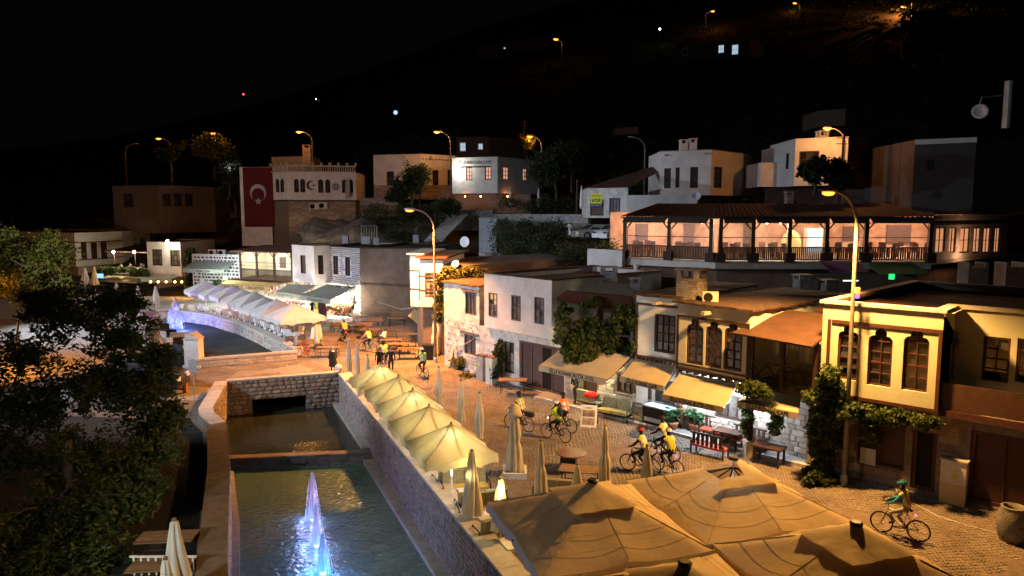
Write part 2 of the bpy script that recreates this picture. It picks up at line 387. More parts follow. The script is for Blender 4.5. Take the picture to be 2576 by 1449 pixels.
def stones(fr,u0,u1,z0,z1,h,l,parent,m,kind='ash',avoid=(),prob=1.,d=.04,joint=.015,name='stone',cap=300,n0=.0,zf=None):
    """courses of individual stones standing proud of a wall; first cap as parts, rest one stuff part"""
    items=[]; z=z0; row=0
    while z<z1-.03:
        hh=min(h*random.uniform(.82,1.18),z1-z); u=u0+random.uniform(-l*.6,0)
        while u<u1:
            ll=l*random.uniform(.6,1.4); a,b=max(u,u0),min(u+ll,u1)
            if b-a>.06:
                cu,cz=(a+b)/2,z+hh/2; ok=random.random()<prob
                for av in avoid:
                    if any(inside(q,av) for q in((cu,cz),(a+.02,cz),(b-.02,cz),(cu,z+.02),(cu,z+hh-.02))): ok=False;break
                if zf and not zf(cu,z+hh): ok=False
                if ok: items.append((cu,cz,b-a-joint,hh-joint))
            u+=ll
        z+=hh
    for i in range(6):
        if (kind,i) not in _SM:
            mb=stonemesh(i,kind); me=bpy.data.meshes.new('stone'); me.from_pydata(mb.v,[],mb.f); _SM[(kind,i)]=(me,mb)
    key='%s_%s'%(kind,m.name)
    a=fr.ang(); R=Matrix((fr.t,Vector((0,0,1)),fr.n)).transposed()
    items.sort(key=lambda q:-q[2]*q[3]); rest=MB()
    for k,(cu,cz,sl,sh) in enumerate(items):
        i=random.randrange(6); dd=d*random.uniform(.6,1.3); c=fr.P(cu,cz,n0)
        if k<cap:
            kk=(key,i)
            if kk not in _SM:
                me=_SM[(kind,i)][0].copy(); me.materials.append(m); _SM[kk]=me
            o=bpy.data.objects.new(name,_SM[kk]); COL.objects.link(o); setpar(o,parent)
            Mx=Matrix.Translation(c)@R.to_4x4()@Matrix.Diagonal((sl,sh,dd,1))
            if parent.type=='EMPTY': Mx=(Matrix.Translation(Vector(parent.location))).inverted()@Mx
            else:
                pr=parent.parent
            o.matrix_local=Mx
        else:
            mb=_SM[(kind,i)][1]; rest.add([c+fr.t*(v[0]*sl)+Vector((0,0,v[1]*sh))+fr.n*(v[2]*dd) for v in mb.v],mb.f)
    if rest.v: tag(rest.build(name,m,parent),kind='stuff')
def text(s,fr,u,z,size,m,parent,n=.02,name='lettering',align='CENTER',shear=0,width=None,R=None,loc=None,bold=.0):
    cu=bpy.data.curves.new('t','FONT'); cu.body=s; cu.size=size; cu.align_x=align; cu.align_y='CENTER'; cu.extrude=.006; cu.offset=bold; cu.shear=shear; cu.resolution_u=2
    t=bpy.data.objects.new('t',cu); COL.objects.link(t)
    bpy.context.view_layer.update()
    me=bpy.data.meshes.new_from_object(t.evaluated_get(bpy.context.evaluated_depsgraph_get())); bpy.data.objects.remove(t)
    if width:
        xs=[v.co.x for v in me.vertices]; k=width/(max(xs)-min(xs)); me.transform(Matrix.Diagonal((k,1,1,1)))
    if R is None:
        tt=fr.t if (fr.P(1,0)-fr.P(0,0)).cross(Vector((0,0,1))).dot(fr.n)>0 else -fr.t
        R=Matrix((tt,Vector((0,0,1)),fr.n)).transposed(); loc=fr.P(u,z,n)
    me.transform(Matrix.Translation(loc)@R.to_4x4())
    me.materials.clear(); me.materials.append(m); me.name=name
    return link(name,me,parent)
# ================================================================ SETTING
WZ=-1.95; WZU=-1.45; CZ=.45
def xy(v): return (v[0],v[1])
# near canal outline (inner wall faces)
BL=(-16.3,40.3); BR=(-10.4,42.5)
RW=[(-10.4,42.5),(-5.5,30.9),(-.75,19.6),(2.2,12.5),(4,8)]         # right wall line
LWL=[(-16.3,40.3),(-14.7,34.2),(-13.2,32.2),(-10.85,26.7),(-8.05,19.3),(-5.2,12.5),(-3.4,8)]
pool=[xy(G(x,y,CZ)) for x,y in((352,786),(397,782),(440,783),(525,793),(587,811),(604,816),(644,833),(704,862),(739,879))]
poolL=[xy(G(x,y,CZ)) for x,y in((498,884),(440,848),(392,822),(340,800))]
POOL=pool+poolL
NEAR=RW+LWL[::-1]
def sheet(name,outer,holes,z,m,kind='structure'):
    mb=MB(); mb.tess([outer]+holes,lambda p:(p[0],p[1],z)); return tag(mb.build(name,m),kind=kind)
mb=MB(); gl=[(-140,2),(140,2),(140,96),(-140,96)]
sheet('ground',gl,[NEAR,POOL],0,M['ground'])
# terrain
us=[-1.1,-.8,-.55,-.35,-.2,-.05,.1,.3,.55,.85,1.2]
ys=[46,60,72,84,100,130,200,300,450,700]
Z={46:[-.5]*7+[-.3,-.2,-.2,-.2],60:[-.5]*6+[-.3,2.5,3,3,3],72:[-.5]*6+[3,6,6.5,6.5,6.5],
 84:[-.5,-.5,-.5,-.4,.8,4.5,6.6,7.3,7.5,8,8],100:[1,1.5,2,4,6.5,8.3,8.8,9,10,11,12],130:[5,6,8,11,13,15,16,17,19,20,21],
 200:[14,16,20,25,31,37,40,46,52,56,60],300:[22,26,36,48,60,75,88,97,105,110,112],450:[30,40,55,75,95,120,138,150,165,172,175],700:[40,60,80,110,140,175,200,220,240,250,255]}
def hz(X,Y):
    Y=max(46,min(699,Y)); u=max(-1.09,min(1.19,X/Y))
    i=max(k for k in range(len(ys)) if ys[k]<=Y); j=max(k for k in range(len(us)) if us[k]<=u)
    i=min(i,len(ys)-2); j=min(j,len(us)-2)
    a=(Y-ys[i])/(ys[i+1]-ys[i]); b=(u-us[j])/(us[j+1]-us[j])
    z=(Z[ys[i]][j]*(1-b)+Z[ys[i]][j+1]*b)*(1-a)+(Z[ys[i+1]][j]*(1-b)+Z[ys[i+1]][j+1]*b)*a
    return z
from mathutils import noise as MN
mb=MB(); R_=[46+ (699-46)*(k/95)**1.9 for k in range(96)]; Cn=110
for Y in R_:
    for j in range(Cn+1):
        u=-1.09+2.28*j/Cn; X=u*Y; z=hz(X,Y); mb.v.append((X,Y,z+(MN.noise(Vector((X*.12,Y*.12,0)))*.35*min(1,max(0,z)/5) )))
for i in range(95):
    for j in range(Cn): k=i*(Cn+1)+j; mb.f.append((k,k+1,k+Cn+2,k+Cn+1))
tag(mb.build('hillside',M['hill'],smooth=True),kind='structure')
from mathutils import noise as MN
# cobbles: individual setts over the street and plaza
def cobble_field(name,regions,m,avoid=()):
    V=[];F=[];k=0
    for (poly,sx,sy,ang,gap) in regions:
        xs=[p[0] for p in poly]; ys_=[p[1] for p in poly]; ca,sa=math.cos(ang),math.sin(ang)
        cx,cyy=sum(xs)/len(xs),sum(ys_)/len(ys_); rad=max(math.dist((cx,cyy),p) for p in poly)
        r=-rad; row=0
        while r<rad:
            q=-rad+(row%2)*sx*.5
            while q<rad:
                q2=q+random.uniform(-.012,.012); r2=r+.22*math.sin(q*1.9)+random.uniform(-.008,.008)
                x=cx+q2*ca-r2*sa; y=cyy+q2*sa+r2*ca
                if MN.noise(Vector((x*.45,y*.45,3)))+.35*MN.noise(Vector((x*2,y*2,7)))<.2 and inside((x,y),poly) and not any(inside((x,y),a) for a in avoid):
                    hx,hy=(sx-gap)/2*random.uniform(.85,1.03),(sy-gap)/2*random.uniform(.85,1.05); th=ang+math.atan(.42*math.cos(q*1.9))+random.uniform(-.12,.12)
                    c2,s2=math.cos(th),math.sin(th); h=.018+random.uniform(-.006,.01)
                    for (sc,zz) in((1,.001),(.78,h)):
                        for (a,b) in((-1,-1),(1,-1),(1,1),(-1,1)):
                            X=a*hx*sc;Y=b*hy*sc; V.append((x+X*c2-Y*s2,y+X*s2+Y*c2,zz))
                    F+= [(k,k+1,k+5,k+4),(k+1,k+2,k+6,k+5),(k+2,k+3,k+7,k+6),(k+3,k,k+4,k+7),(k+4,k+5,k+6,k+7)]; k+=8
                q+=sx
            r+=sy; row+=1
    me=bpy.data.meshes.new(name); me.from_pydata(V,[],F); me.materials.append(m); return tag(link(name,me),kind='stuff')
STRA=math.atan2(-.67,.74)
cobble_field('cobblestones',[([(-4.6,31.),(1.4,16),(16,16),(17.5,22.5),(5.5,34.7),(.2,41),(-3.5,46),(-8,42)],.17,.125,STRA,.034),
  ([(-8.2,42.),(-3.5,46.2),(-7.5,55),(-12,58),(-19,68),(-27,74),(-17.5,55.5),(-14,49)],.26,.2,STRA,.03),
  ([(-21,42),(-16.6,41.2),(-10.5,43.3),(-8.4,42.2),(-14.2,49.0),(-21,47.2)],.2,.15,.35,.025)],M['cobble'])
sheet('paving_left',[(-60,38),(-17,38.2),(-17.3,41),(-21.5,42),(-21.5,47.3),(-20.6,47.6)]+[(p[0]-.6,p[1]+.2) for p in poolL[1:]]+[(-60,62)],[],.004,M['paving'])
sheet('paving_cafe_row',[(p[0]+.5,p[1]+1.0) for p in pool[::-1]]+[(-60,66),(-60,92),(-30,90),(-25,79),(-20,73),(-15,69.5)],[],.004,M['paving'])
sheet('bank_shade_sheet',[(-30,14),(-8.2,14),(-9.1,19.6),(-11.9,26.9),(-14.3,32.4),(-15.8,34.5),(-30,36)],[],.004,mat('bank_shade_tone',(.035,.028,.02),(.018,.014,.01),3,.95,.8))  # near-black sheet paints the shade onto the left bank's ground
# pavement slab in front of the hotel
pv=[(1.3,38.6),(4.9,34.9),(8.6,31.0),(12.4,27.3),(13.4,26.6),(10.6,30.3),(6.3,34.7),(2.9,38.5),(1.9,39.7)]
tag(MB().prism(pv,-.02,.13).build('pavement',M['paving']),kind='structure')
kb=MB()
for a,b in zip(pv[:3],pv[1:4]):
    L=math.dist(a,b); n=int(L/.55); fr=Fr(a,b)
    for i in range(n): fr.box(kb,L*i/n+.01,L*(i+1)/n-.01,-.02,.145+random.uniform(-.005,.005),.0,.16)
tag(kb.build('kerb_stones',M['coping']),kind='structure')
# ---------------------------------------------------------------- water
mw=bpy.data.materials.new('canal_water'); mw.use_nodes=True; n_=mw.node_tree.nodes; l_=mw.node_tree.links; b_=n_['Principled BSDF']
b_.inputs['Base Color'].default_value=(.08,.15,.125,1); b_.inputs['Roughness'].default_value=.09; b_.inputs['IOR'].default_value=1.33; b_.inputs['Specular IOR Level'].default_value=.9
tc=n_.new('ShaderNodeTexCoord'); q1=n_.new('ShaderNodeTexNoise'); q1.inputs['Scale'].default_value=4.2; q1.inputs['Detail'].default_value=6; q1.inputs['Distortion'].default_value=.6
l_.new(tc.outputs['Object'],q1.inputs['Vector']); bp_=n_.new('ShaderNodeBump'); bp_.inputs['Strength'].default_value=.9; bp_.inputs['Distance'].default_value=.12
l_.new(q1.outputs['Fac'],bp_.inputs['Height']); l_.new(bp_.outputs[0],b_.inputs['Normal'])
mu=mw.copy(); mu.name='upper_water'; mu.node_tree.nodes['Principled BSDF'].inputs['Base Color'].default_value=(.02,.024,.016,1)
mu.node_tree.nodes['Principled BSDF'].inputs['Roughness'].default_value=.1
for nn in mu.node_tree.nodes:
    if nn.type=='BUMP': nn.inputs['Strength'].default_value=.12
WA=(-13.6,33.1); WB=(-6.75,34.1)
def lerp(a,b,t): return (a[0]+(b[0]-a[0])*t,a[1]+(b[1]-a[1])*t)
sheet('canal_water',[(-14.2,32.9),(-6.3,33.9),(-5,30.9),(4.4,8),(-4,8),(-8.4,19.3),(-11.2,26.7),(-13.9,32.4)],[],WZ,mw)
sheet('upper_water',[(-14.2,33.2),(-6.6,34.2),(-10,43),(-14,50),(-21,47),(-17,40.2)],[],WZU,mu)
sheet('pool_water',[(p[0]+.3,p[1]+.3) for p in pool]+[(p[0]-.3,p[1]) for p in poolL],[],WZU,mw)
# weir of rough blocks
weir=thing('weir','low dark stone weir crossing the canal below the bridge','weir',(-10.2,33.4,WZ))
wf=Fr((-13.9,32.95),(-6.2,33.95)); wb=MB(); wf.box(wb,0,wf.L,-3,WZU+.02,-.5,-.03); wb.build('weir_wall',M['mortar'],weir)
stones(wf,0,wf.L,-2.1,WZU+.03,.26,.6,weir,M['stone_dark'],d=.1,name='block',n0=-.05)
# ---------------------------------------------------------------- canal walls with rubble faces and slab copings
def canal_wall(label,pts,z0,z1,m,mmort,copw=.55,copm=None,h=.16,l=.26,side=1,cols=1.15,sh=0,cop=True,capn=300,d=.05):
    c=lerp(pts[0],pts[-1],.5); root=thing('canal_wall',label,'wall',(c[0],c[1],0),'canal walls')
    pts=[Vector((p[0],p[1],0)) for p in pts]
    ns=[]
    for i in range(len(pts)):
        a=pts[max(i-1,0)]; b=pts[min(i+1,len(pts)-1)]; t=(b-a).normalized(); ns.append(Vector((t.y,-t.x,0))*side)
    core=MB()
    for i in range(len(pts)-1):
        a,b,na,nb=pts[i],pts[i+1],ns[i],ns[i+1]
        def q(p,n_,o,z): v=p-n_*o; return (v.x,v.y,z)
        core.hexa([q(a,na,0,z0),q(b,nb,0,z0),q(b,nb,copw-.03,z0),q(a,na,copw-.03,z0),q(a,na,0,z1),q(b,nb,0,z1),q(b,nb,copw-.03,z1),q(a,na,copw-.03,z1)])
    w_=core.build('wall_face',mmort,root)
    cum=[0]
    for i in range(len(pts)-1): cum.append(cum[-1]+(pts[i+1]-pts[i]).length)
    def at(s):
        i=max(k for k in range(len(cum)) if cum[k]<=s+1e-6); i=min(i,len(cum)-2); t=(s-cum[i])/(cum[i+1]-cum[i])
        return pts[i].lerp(pts[i+1],t), ns[i].lerp(ns[i+1],t).normalized()
    if cop:
        s=0; k=0
        while s<cum[-1]-.05:
            e=min(s+cols*random.uniform(.8,1.2),cum[-1]); p,na=at(s+.006); r,nb=at(e-.006); mb=MB(); dz=random.uniform(-.004,.004)
            def q(p,n_,o,z): v=p-n_*o; return (v.x,v.y,z)
            mb.hexa([q(p,na,-.05,z1+.002),q(r,nb,-.05,z1+.002),q(r,nb,copw,z1+.002),q(p,na,copw,z1+.002),q(p,na,-.05,z1+.09+dz),q(r,nb,-.05,z1+.09+dz),q(r,nb,copw,z1+.09+dz),q(p,na,copw,z1+.09+dz)])
            mb.build('coping_slab',copm or M['coping'],root); s=e; k+=1
    for i in range(len(pts)-1):
        fr=Fr(pts[i],pts[i+1],out=ns[i]+ns[i+1])
        stones(fr,0,fr.L,z0+.35 if z0<-2 else z0,z1-.01,h,l,root,m,kind='rub',prob=.93,d=d,joint=.02,cap=max(0,int(capn*fr.L/cum[-1])))
    return root
M['stone_purple']=mat('canal_stone',(.3,.25,.235),(.17,.14,.13),4,.95,.6,rnd=.25)
canal_wall('long rough stone canal wall with broad pale coping beside the cream umbrellas',RW,-2.4,CZ,M['stone_purple'],mat('canal_mortar',(.2,.17,.16),(.14,.12,.11),6,.95,.6),side=1,h=.17,l=.3,copw=.68)
canal_wall('brown left canal wall with broad coping running past the dark tree',LWL[2:],-2.4,CZ,M['stone_purple'],M['mortar'],side=-1,copw=.75,h=.2,l=.35,capn=120,copm=mat('brown_coping',(.2,.155,.12),(.13,.1,.075),2,.9,.4,rnd=.15))  # coping copy darkened in colour to keep this poorly lit bank dim
canal_wall('short splayed canal wall left of the bridge arch',LWL[:3],-2.4,CZ+.05,M['stone'],M['mortar'],side=-1,copw=.6,h=.2,l=.38)
canal_wall('long curved pale canal wall below the white umbrella row',pool,-1.9,CZ,M['stone_pale'],mat('pale_mortar',(.42,.4,.37),(.33,.31,.29),5,.95,.6),side=1,copw=.7,h=.3,l=.45,cols=1.8)
canal_wall('low left wall of the far pool beside the dark sofas',poolL[::-1],-1.9,CZ-.1,M['stone_pale'],M['mortar'],side=-1,copw=.6,h=.3,l=.5,cols=1.6,capn=60)
def ledge(label,pts,z0,z1,wd,side):
    mb=MB(); pts=[Vector((*p,0)) for p in pts]; ns=[]
    for i in range(len(pts)):
        t=(pts[min(i+1,len(pts)-1)]-pts[max(i-1,0)]).normalized(); ns.append(Vector((t.y,-t.x,0))*side)
    for i in range(len(pts)-1):
        a,b,na,nb=pts[i],pts[i+1],ns[i],ns[i+1]
        A=[a-na*.1,b-nb*.1,b+nb*wd,a+na*wd]
        mb.hexa([(v.x,v.y,z0) for v in A]+[(v.x,v.y,z1) for v in A])
    c=pts[0].lerp(pts[-1],.5); o=tag(mb.build('footing_ledge',M['concrete']),label,'ledge')
ledge('narrow concrete footing ledge at water level under the long canal wall',[lerp(RW[0],RW[1],t) for t in(0,.25,.5,.68)],-2.4,WZU+.16,.4,1)
ledge('lower concrete footing ledge beside the rippling fountain water',[lerp(RW[0],RW[1],.72)]+RW[1:],-2.4,WZ+.2,.45,1)
ledge('concrete ledge at the foot of the left canal wall',[LWL[2],LWL[3],LWL[4],LWL[5]],-2.4,WZ+.18,.3,-1)
ledge('pale ledge at the foot of the curved pool wall',pool[2:],-2.4,WZU+.12,.5,1)
# ---------------------------------------------------------------- bridge
br=thing('stone_bridge','low stone road bridge with square opening and cobbled deck over the canal','bridge',(-13.4,41.4,0))
bf=Fr(BL,BR); hole=bf.rect(635,770.5,1000.5,1036); hp=shape('rect',hole[0],hole[1],-2.4,hole[3])
wallp(bf,[(0,-2.4),(bf.L,-2.4),(bf.L,.5),(0,.5)],[[(hole[0],-2.38),(hole[1],-2.38),(hole[1],hole[3]),(hole[0],hole[3])]],1.0,M['mortar'],br,'face_wall')
stones(bf,0,bf.L,-1.6,.5,.24,.42,br,M['stone'],kind='rub',avoid=[hp],prob=1,d=.05,joint=.03)
dk=MB(); bf.box(dk,-.5,bf.L+.5,hole[3]+.02,-.02,-7.,-.32); dk.build('deck',M['dark'],br)
dk=MB(); bf.box(dk,-.9,bf.L+.2,-.02,.003,-7.,-.3); dk.build('deck_paving',M['paving'],br)
dk=MB(); bf.box(dk,-1,hole[0]-.02,-2.4,-.1,-6.9,-.6); bf.box(dk,hole[1]+.02,bf.L+1,-2.4,-.1,-6.9,-.6); bf.box(dk,-1,bf.L+1,-2.4,-.1,-7.4,-7.0); dk.build('abutment',M['dark'],br)
for i in range(7):
    mb=MB(); u=bf.L*i/7; bf.box(mb,u+.006,u+bf.L/7-.006,.502,.6,-.4,.06); mb.build('coping_slab',M['coping'],br)
mb=MB(); bf.box(mb,0,bf.L,-.1,.5,-.32,-.2); mb.build('parapet',M['mortar'],br)
# far parapet
p0,p1,p2=G(484,928,0),G(600,918,0),G(748,905,0); pr=thing('bridge_parapet','long low stone parapet on the far side of the bridge deck','parapet',p1)
for a,b in((p0,p1),(p1,p2)):
    fr=Fr(a,b); mb=MB(); fr.box(mb,0,fr.L,-.1,.5,-.42,0); mb.build('parapet_wall',M['mortar'],pr)
    stones(fr,0,fr.L,.02,.5,.22,.5,pr,M['stone_pale'],kind='ash',d=.03,cap=40)
    for i in range(4):
        mb=MB(); fr.box(mb,fr.L*i/4+.006,fr.L*(i+1)/4-.006,.502,.62,-.47,.06); mb.build('coping_slab',M['coping'],pr)
# ---------------------------------------------------------------- water jets with LED lamps
def jet_mat():
    m=bpy.data.materials.new('water_spray'); m.use_nodes=True; n=m.node_tree.nodes; l=m.node_tree.links
    b=n['Principled BSDF']; b.inputs['Base Color'].default_value=(.75,.82,.9,1); b.inputs['Roughness'].default_value=.35
    tl=n.new('ShaderNodeBsdfTranslucent'); tl.inputs[0].default_value=(.75,.82,.9,1); mx=n.new('ShaderNodeMixShader'); mx.inputs[0].default_value=.65
    l.new(b.outputs[0],mx.inputs[1]); l.new(tl.outputs[0],mx.inputs[2]); l.new(mx.outputs[0],n['Material Output'].inputs[0]); return m
MJ=jet_mat()
def jet(label,base,top,ri,col,pw,nd=5200,big=1.):
    H=top[2]-base[2]; root=thing('fountain_jet',label,'fountain',base,'coloured fountain jets'); V=[];F=[]
    rd=random.Random(int(base[0]*100))
    mb=MB()
    for k in range(34): # falling strands
        a=rd.uniform(0,2*math.pi); hh=H*rd.uniform(.35,1)**.8; r0=ri*rd.uniform(.3,1); pts=[];rs=[]
        for i in range(9):
            t=i/8; z=hh*(1-t*t) if True else 0; r=r0*(.3+.7*t)*(1-.35*(hh/H)*(1-t)); pts.append((base[0]+r*math.cos(a)+rd.uniform(-.015,.015),base[1]+r*math.sin(a)+rd.uniform(-.015,.015),base[2]+z)); rs.append((.004+.006*rd.random())*big)
        mb.tube(pts,rs,4,False)
    pts=[(base[0]+rd.uniform(-.02,.02),base[1],base[2]+H*t) for t in(0,.2,.4,.6,.8,.93,1)]; mb.tube(pts,[.03*big,.03*big,.028*big,.024*big,.018*big,.012*big,.004],6)
    mb.build('water_column',MJ,root)
    mb=MB()
    for i in range(nd):
        t=rd.random(); z=H*(1-t)*.98; r=ri*(.1+.9*(1-z/H))*abs(rd.gauss(0,.42)); a=rd.uniform(0,6.28); s=rd.uniform(.006,.017)*big
        c=(base[0]+r*math.cos(a),base[1]+r*math.sin(a),base[2]+z); x,y,zz=c
        mb.add([(x-s,y,zz),(x+s,y,zz),(x,y+s,zz),(x,y-s*.5,zz+s*2.2)],[(0,1,3),(1,2,3),(2,0,3),(0,2,1)])
    for i in range(130):
        a=rd.uniform(0,6.28); r=ri*rd.uniform(.5,1.25); s=rd.uniform(.012,.03); x,y=base[0]+r*math.cos(a),base[1]+r*math.sin(a)
        mb.add([(x-s*2,y,base[2]+.004),(x+s*2,y,base[2]+.004),(x,y+s,base[2]+.004),(x,y,base[2]+s)],[(0,1,3),(1,2,3),(2,0,3)])
    tag(mb.build('spray_drops',MJ,root),kind='stuff')
    mb=MB().lathe((base[0],base[1],base[2]-.03),[(.1,0),(.1,.05),(.06,.06)],10); mb.build('led_lamp',M['e_cool'],root)
    light('jet_light','POINT',(base[0]+.2*big,base[1]-.42*big,base[2]+.2),pw*.6,col,size=.25); light('jet_light','POINT',(base[0]-.42*big,base[1]+.1*big,base[2]+.2),pw*.45,col,size=.25)
    light('jet_light','POINT',(base[0]+.35*big,base[1]-.45*big,base[2]+H*.55),pw*.7,(min(1,col[0]*2+.04),col[1],col[2]),size=.12)
for (bx,by),(tx,ty),c,pw,lb in(((788,1308),(778,1186),(.36,.42,1),60,'tallest violet fountain jet nearest the weir'),((797,1374),(791,1268),(.26,.42,1),60,'middle blue fountain jet in the canal'),((813,1442),(811,1343),(.08,.38,1),90,'nearest bright blue fountain jet at the lower edge of the photo')):
    b0=G(bx,by,WZ); t0=D(bx,ty,b0.y); jet(lb,b0,(b0.x,b0.y,t0.z),.36,c,pw)
for (bx,by),ty,lb in(((431,842),776,'left one of the two far blue fountain jets'),((452,853),783,'right wide far blue fountain jet by the curved wall')):
    b0=G(bx,by,WZU); t0=D(bx,ty,b0.y); jet(lb,b0,(b0.x,b0.y,t0.z),.85,(.05,.2,1),1000,3600,big=2.2)
# ================================================================ BUILDINGS
def ext(A,B,d): # point beyond B by d along A->B
    t=Vector((B[0]-A[0],B[1]-A[1])).normalized(); return (B[0]+t.x*d,B[1]+t.y*d)
def back(A,B,d):
    """rectangle footprint behind front line A->B"""
    fr=Fr(A,B); n=fr.n; return [A,B,(B[0]-n.x*d,B[1]-n.y*d),(A[0]-n.x*d,A[1]-n.y*d)]
def frames(pts):
    c=cen(pts); n=len(pts); out=[]
    for i in range(n):
        A,B=pts[i],pts[(i+1)%n]; mid=((A[0]+B[0])/2,(A[1]+B[1])/2); out.append(Fr(A,B,out=(mid[0]-c[0],mid[1]-c[1])))
    return out
def awning(label,TL,TR,BL,BR,m,val=.24,txt=None,tm=None,group='awnings over the shop fronts',ts=.2,tw=None,arms=True,valm=None):
    TL,TR,BL,BR=[Vector(v) for v in(TL,TR,BL,BR)]; root=thing('awning',label,'awning',(TL+TR)/2,group)
    mb=MB(); N=10; k=0; V=[];F=[]
    for i in range(N+1):
        for j in range(7):
            a=TL.lerp(TR,i/N); b=BL.lerp(BR,i/N); p=a.lerp(b,j/6); p.z-=.035*math.sin(math.pi*j/6)*(1-.5*abs(math.sin(math.pi*i/2.5))); V.append(tuple(p))
    nV=len(V); V+= [(x,y,z-.015) for x,y,z in V]
    for i in range(N):
        for j in range(6):
            q=i*7+j; F.append((q,q+1,q+8,q+7)); F.append((nV+q,nV+q+7,nV+q+8,nV+q+1))
    mb.add(V,F); mb.build('canopy',m,root)
    fr=Fr(BL,BR); mb=MB(); n=12
    for i in range(n):
        a=fr.L*i/n;b=fr.L*(i+1)/n; za=BL.z+(BR.z-BL.z)*i/n; zb=BL.z+(BR.z-BL.z)*(i+1)/n
        mb.hexa([fr.P(a,za-val,.012),fr.P(b,zb-val,.012),fr.P(b,zb-val,.03),fr.P(a,za-val,.03),fr.P(a,za+.01,.012),fr.P(b,zb+.01,.012),fr.P(b,zb+.01,.03),fr.P(a,za+.01,.03)])
    v=mb.build('valance',valm or m,root)
    if txt: text(txt,fr,fr.L*.5,(BL.z+BR.z)/2-val*.52,ts,tm or M['black'],root,n=.036,width=tw,bold=.006)
    if arms:
        for a,b in((TL,BL),(TR,BR)):
            mid=(a+b)/2+Vector((0,0,-.12)); MB().tube([a+Vector((0,0,-.1)),mid,b+Vector((0,0,-.05))],.02,5).build('arm',M['metal'],root)
        MB().tube([BL+Vector((0,0,-.01)),BR+Vector((0,0,-.01))],.03,6).build('front_rail',M['metal'],root)
    return root
def acunit(label,p,rz=0,s=1.):
    t=thing('air_conditioner',label,'air conditioner',p,'air conditioners',rz)
    R=Matrix.Rotation(rz,3,'Z'); P=Vector(p)
    def L(x,y,z): return P+R@Vector((x,y,z))
    MB().box(L(0,0,.3*s),(.8*s,.3*s,.58*s),R).build('casing',M['offwhite'],t)
    g=MB(); R2=R@Matrix.Rotation(math.pi/2,3,'X')
    for r in(.08,.14,.2,.235): g.torus(L(-.12*s,-.16*s,.3*s),r*s,.008,R@Vector((0,1,0)),16,4)
    g.build('fan_grille',M['metal'],t); MB().lathe(L(-.12*s,-.145*s,.3*s),[(.23*s,0),(.23*s,.012)],16,R2).build('fan',M['dark'],t)
    MB().box(L(0,0,.0),(.7*s,.3*s,.04),R).build('foot',M['metal'],t); return t
def chimney(label,p,w,h,rz=0,m=None,capm=None,bricks=False,group='roof chimneys',top=.35):
    P=Vector(p); t=thing('chimney',label,'chimney',p,group,rz); R=Matrix.Rotation(rz,3,'Z'); m=m or M['plaster']
    sh=MB().box(P+Vector((0,0,(h-top)/2)),(w,w*.9,h-top),R).build('shaft',M['mortar'] if bricks else m,t)
    if bricks:
        for a,b in(((-w/2,-w*.45),(w/2,-w*.45)),((w/2,-w*.45),(w/2,w*.45)),((-w/2,-w*.45),(-w/2,w*.45))):
            A=P+R@Vector((*a,0)); B=P+R@Vector((*b,0)); fr=Fr(A,B,out=((A+B)/2-P)); stones(fr,0,fr.L,P.z,P.z+h-top,.12,.3,sh,m,d=.03,cap=60,name='brick')
    for x in(-1,1):
        for y in(-1,1): MB().box(P+R@Vector((x*w*.4,y*w*.36,h-top/2)),(w*.2,w*.18,top),R).build('cap_post',m,t)
    MB().box(P+Vector((0,0,h+.04)),(w*1.15,w*1.1,.08),R).build('cap_slab',capm or m,t); return t
def dish(label,p,d,r=.4,post=.5):
    t=thing('satellite_dish',label,'satellite dish',p,'satellite dishes'); p=Vector(p); d=Vector(d).normalized(); q=d.to_track_quat('Z','Y').to_matrix()
    c=p+Vector((0,0,post)); MB().lathe(c,[(.02,0),(r*.5,.03),(r*.85,.1),(r,.16),(r*.97,.17),(r*.5,.045)],18,q,cap=False).build('reflector',M['white'],t,True)
    MB().tube([p,c],.025,6).build('mast',M['galv'],t); MB().tube([c-q@Vector((0,r,-.14)),c+q@Vector((0,0,.5))],.012,5).build('feed_arm',M['galv'],t); return t
def band(fr,u0,u1,z0,z1,n,parent,m,name='timber_band',n0=.003):
    mb=MB(); fr.box(mb,u0,u1,z0,z1,n0,n); return mb.build(name,m,parent)
def spout(fr,u,z,root,m=None):
    mb=MB(); fr.box(mb,u-.1,u+.1,z-.08,z+.06,.0,.55); mb.build('water_spout',m or M['stone_pale'],root)
# ---------------- yellow house (right)
YA=xy(G(2072,757,6.8)); YB=xy(G(2376,782,6.8)); fy=Fr(YA,YB)
ys_root=thing('yellow_house','bright yellow two storey house with three lobed windows under the street lamp','house',(YA[0],YA[1],0))
YC=(YB[0]-fy.n.x*1.7,YB[1]-fy.n.y*1.7); YD=ext(YA,YB,7.); YD=(YD[0]-fy.n.x*1.7,YD[1]-fy.n.y*1.7)
t=(Vector(YD)-Vector(YC)).normalized(); YE=(YD[0]-fy.n.x*9,YD[1]-fy.n.y*9); YF=(YA[0]-fy.n.x*10.7+.5,YA[1]-fy.n.y*10.7)
yp=[YA,YB,YC,YD,YE,YF]; yf=frames(yp); yz0=3.22
wy=[yf[0].rect(a,b,c,d) for a,b,c,d in((2107,2158,818,956),(2183,2244,826,972),(2271,2336,828,985))]
outs=[shape('tri',*r) for r in wy]
side=yf[1].rect(2391,2411,826,942); rr=[yf[2].rect(a,b,c,d) for a,b,c,d in((2471,2540,848,960),(2556,2620,853,965))]
body(ys_root,yp,yz0,6.72,{0:outs,1:[shape('tri',*side)],2:[shape('rect',*r) for r in rr]},M['yellow'],cop=M['coping'],par=.22,roofm=mat('red_roof',(.13,.05,.035),(.07,.03,.025),1.2,.9,.4),copw=.1,copt=.12)
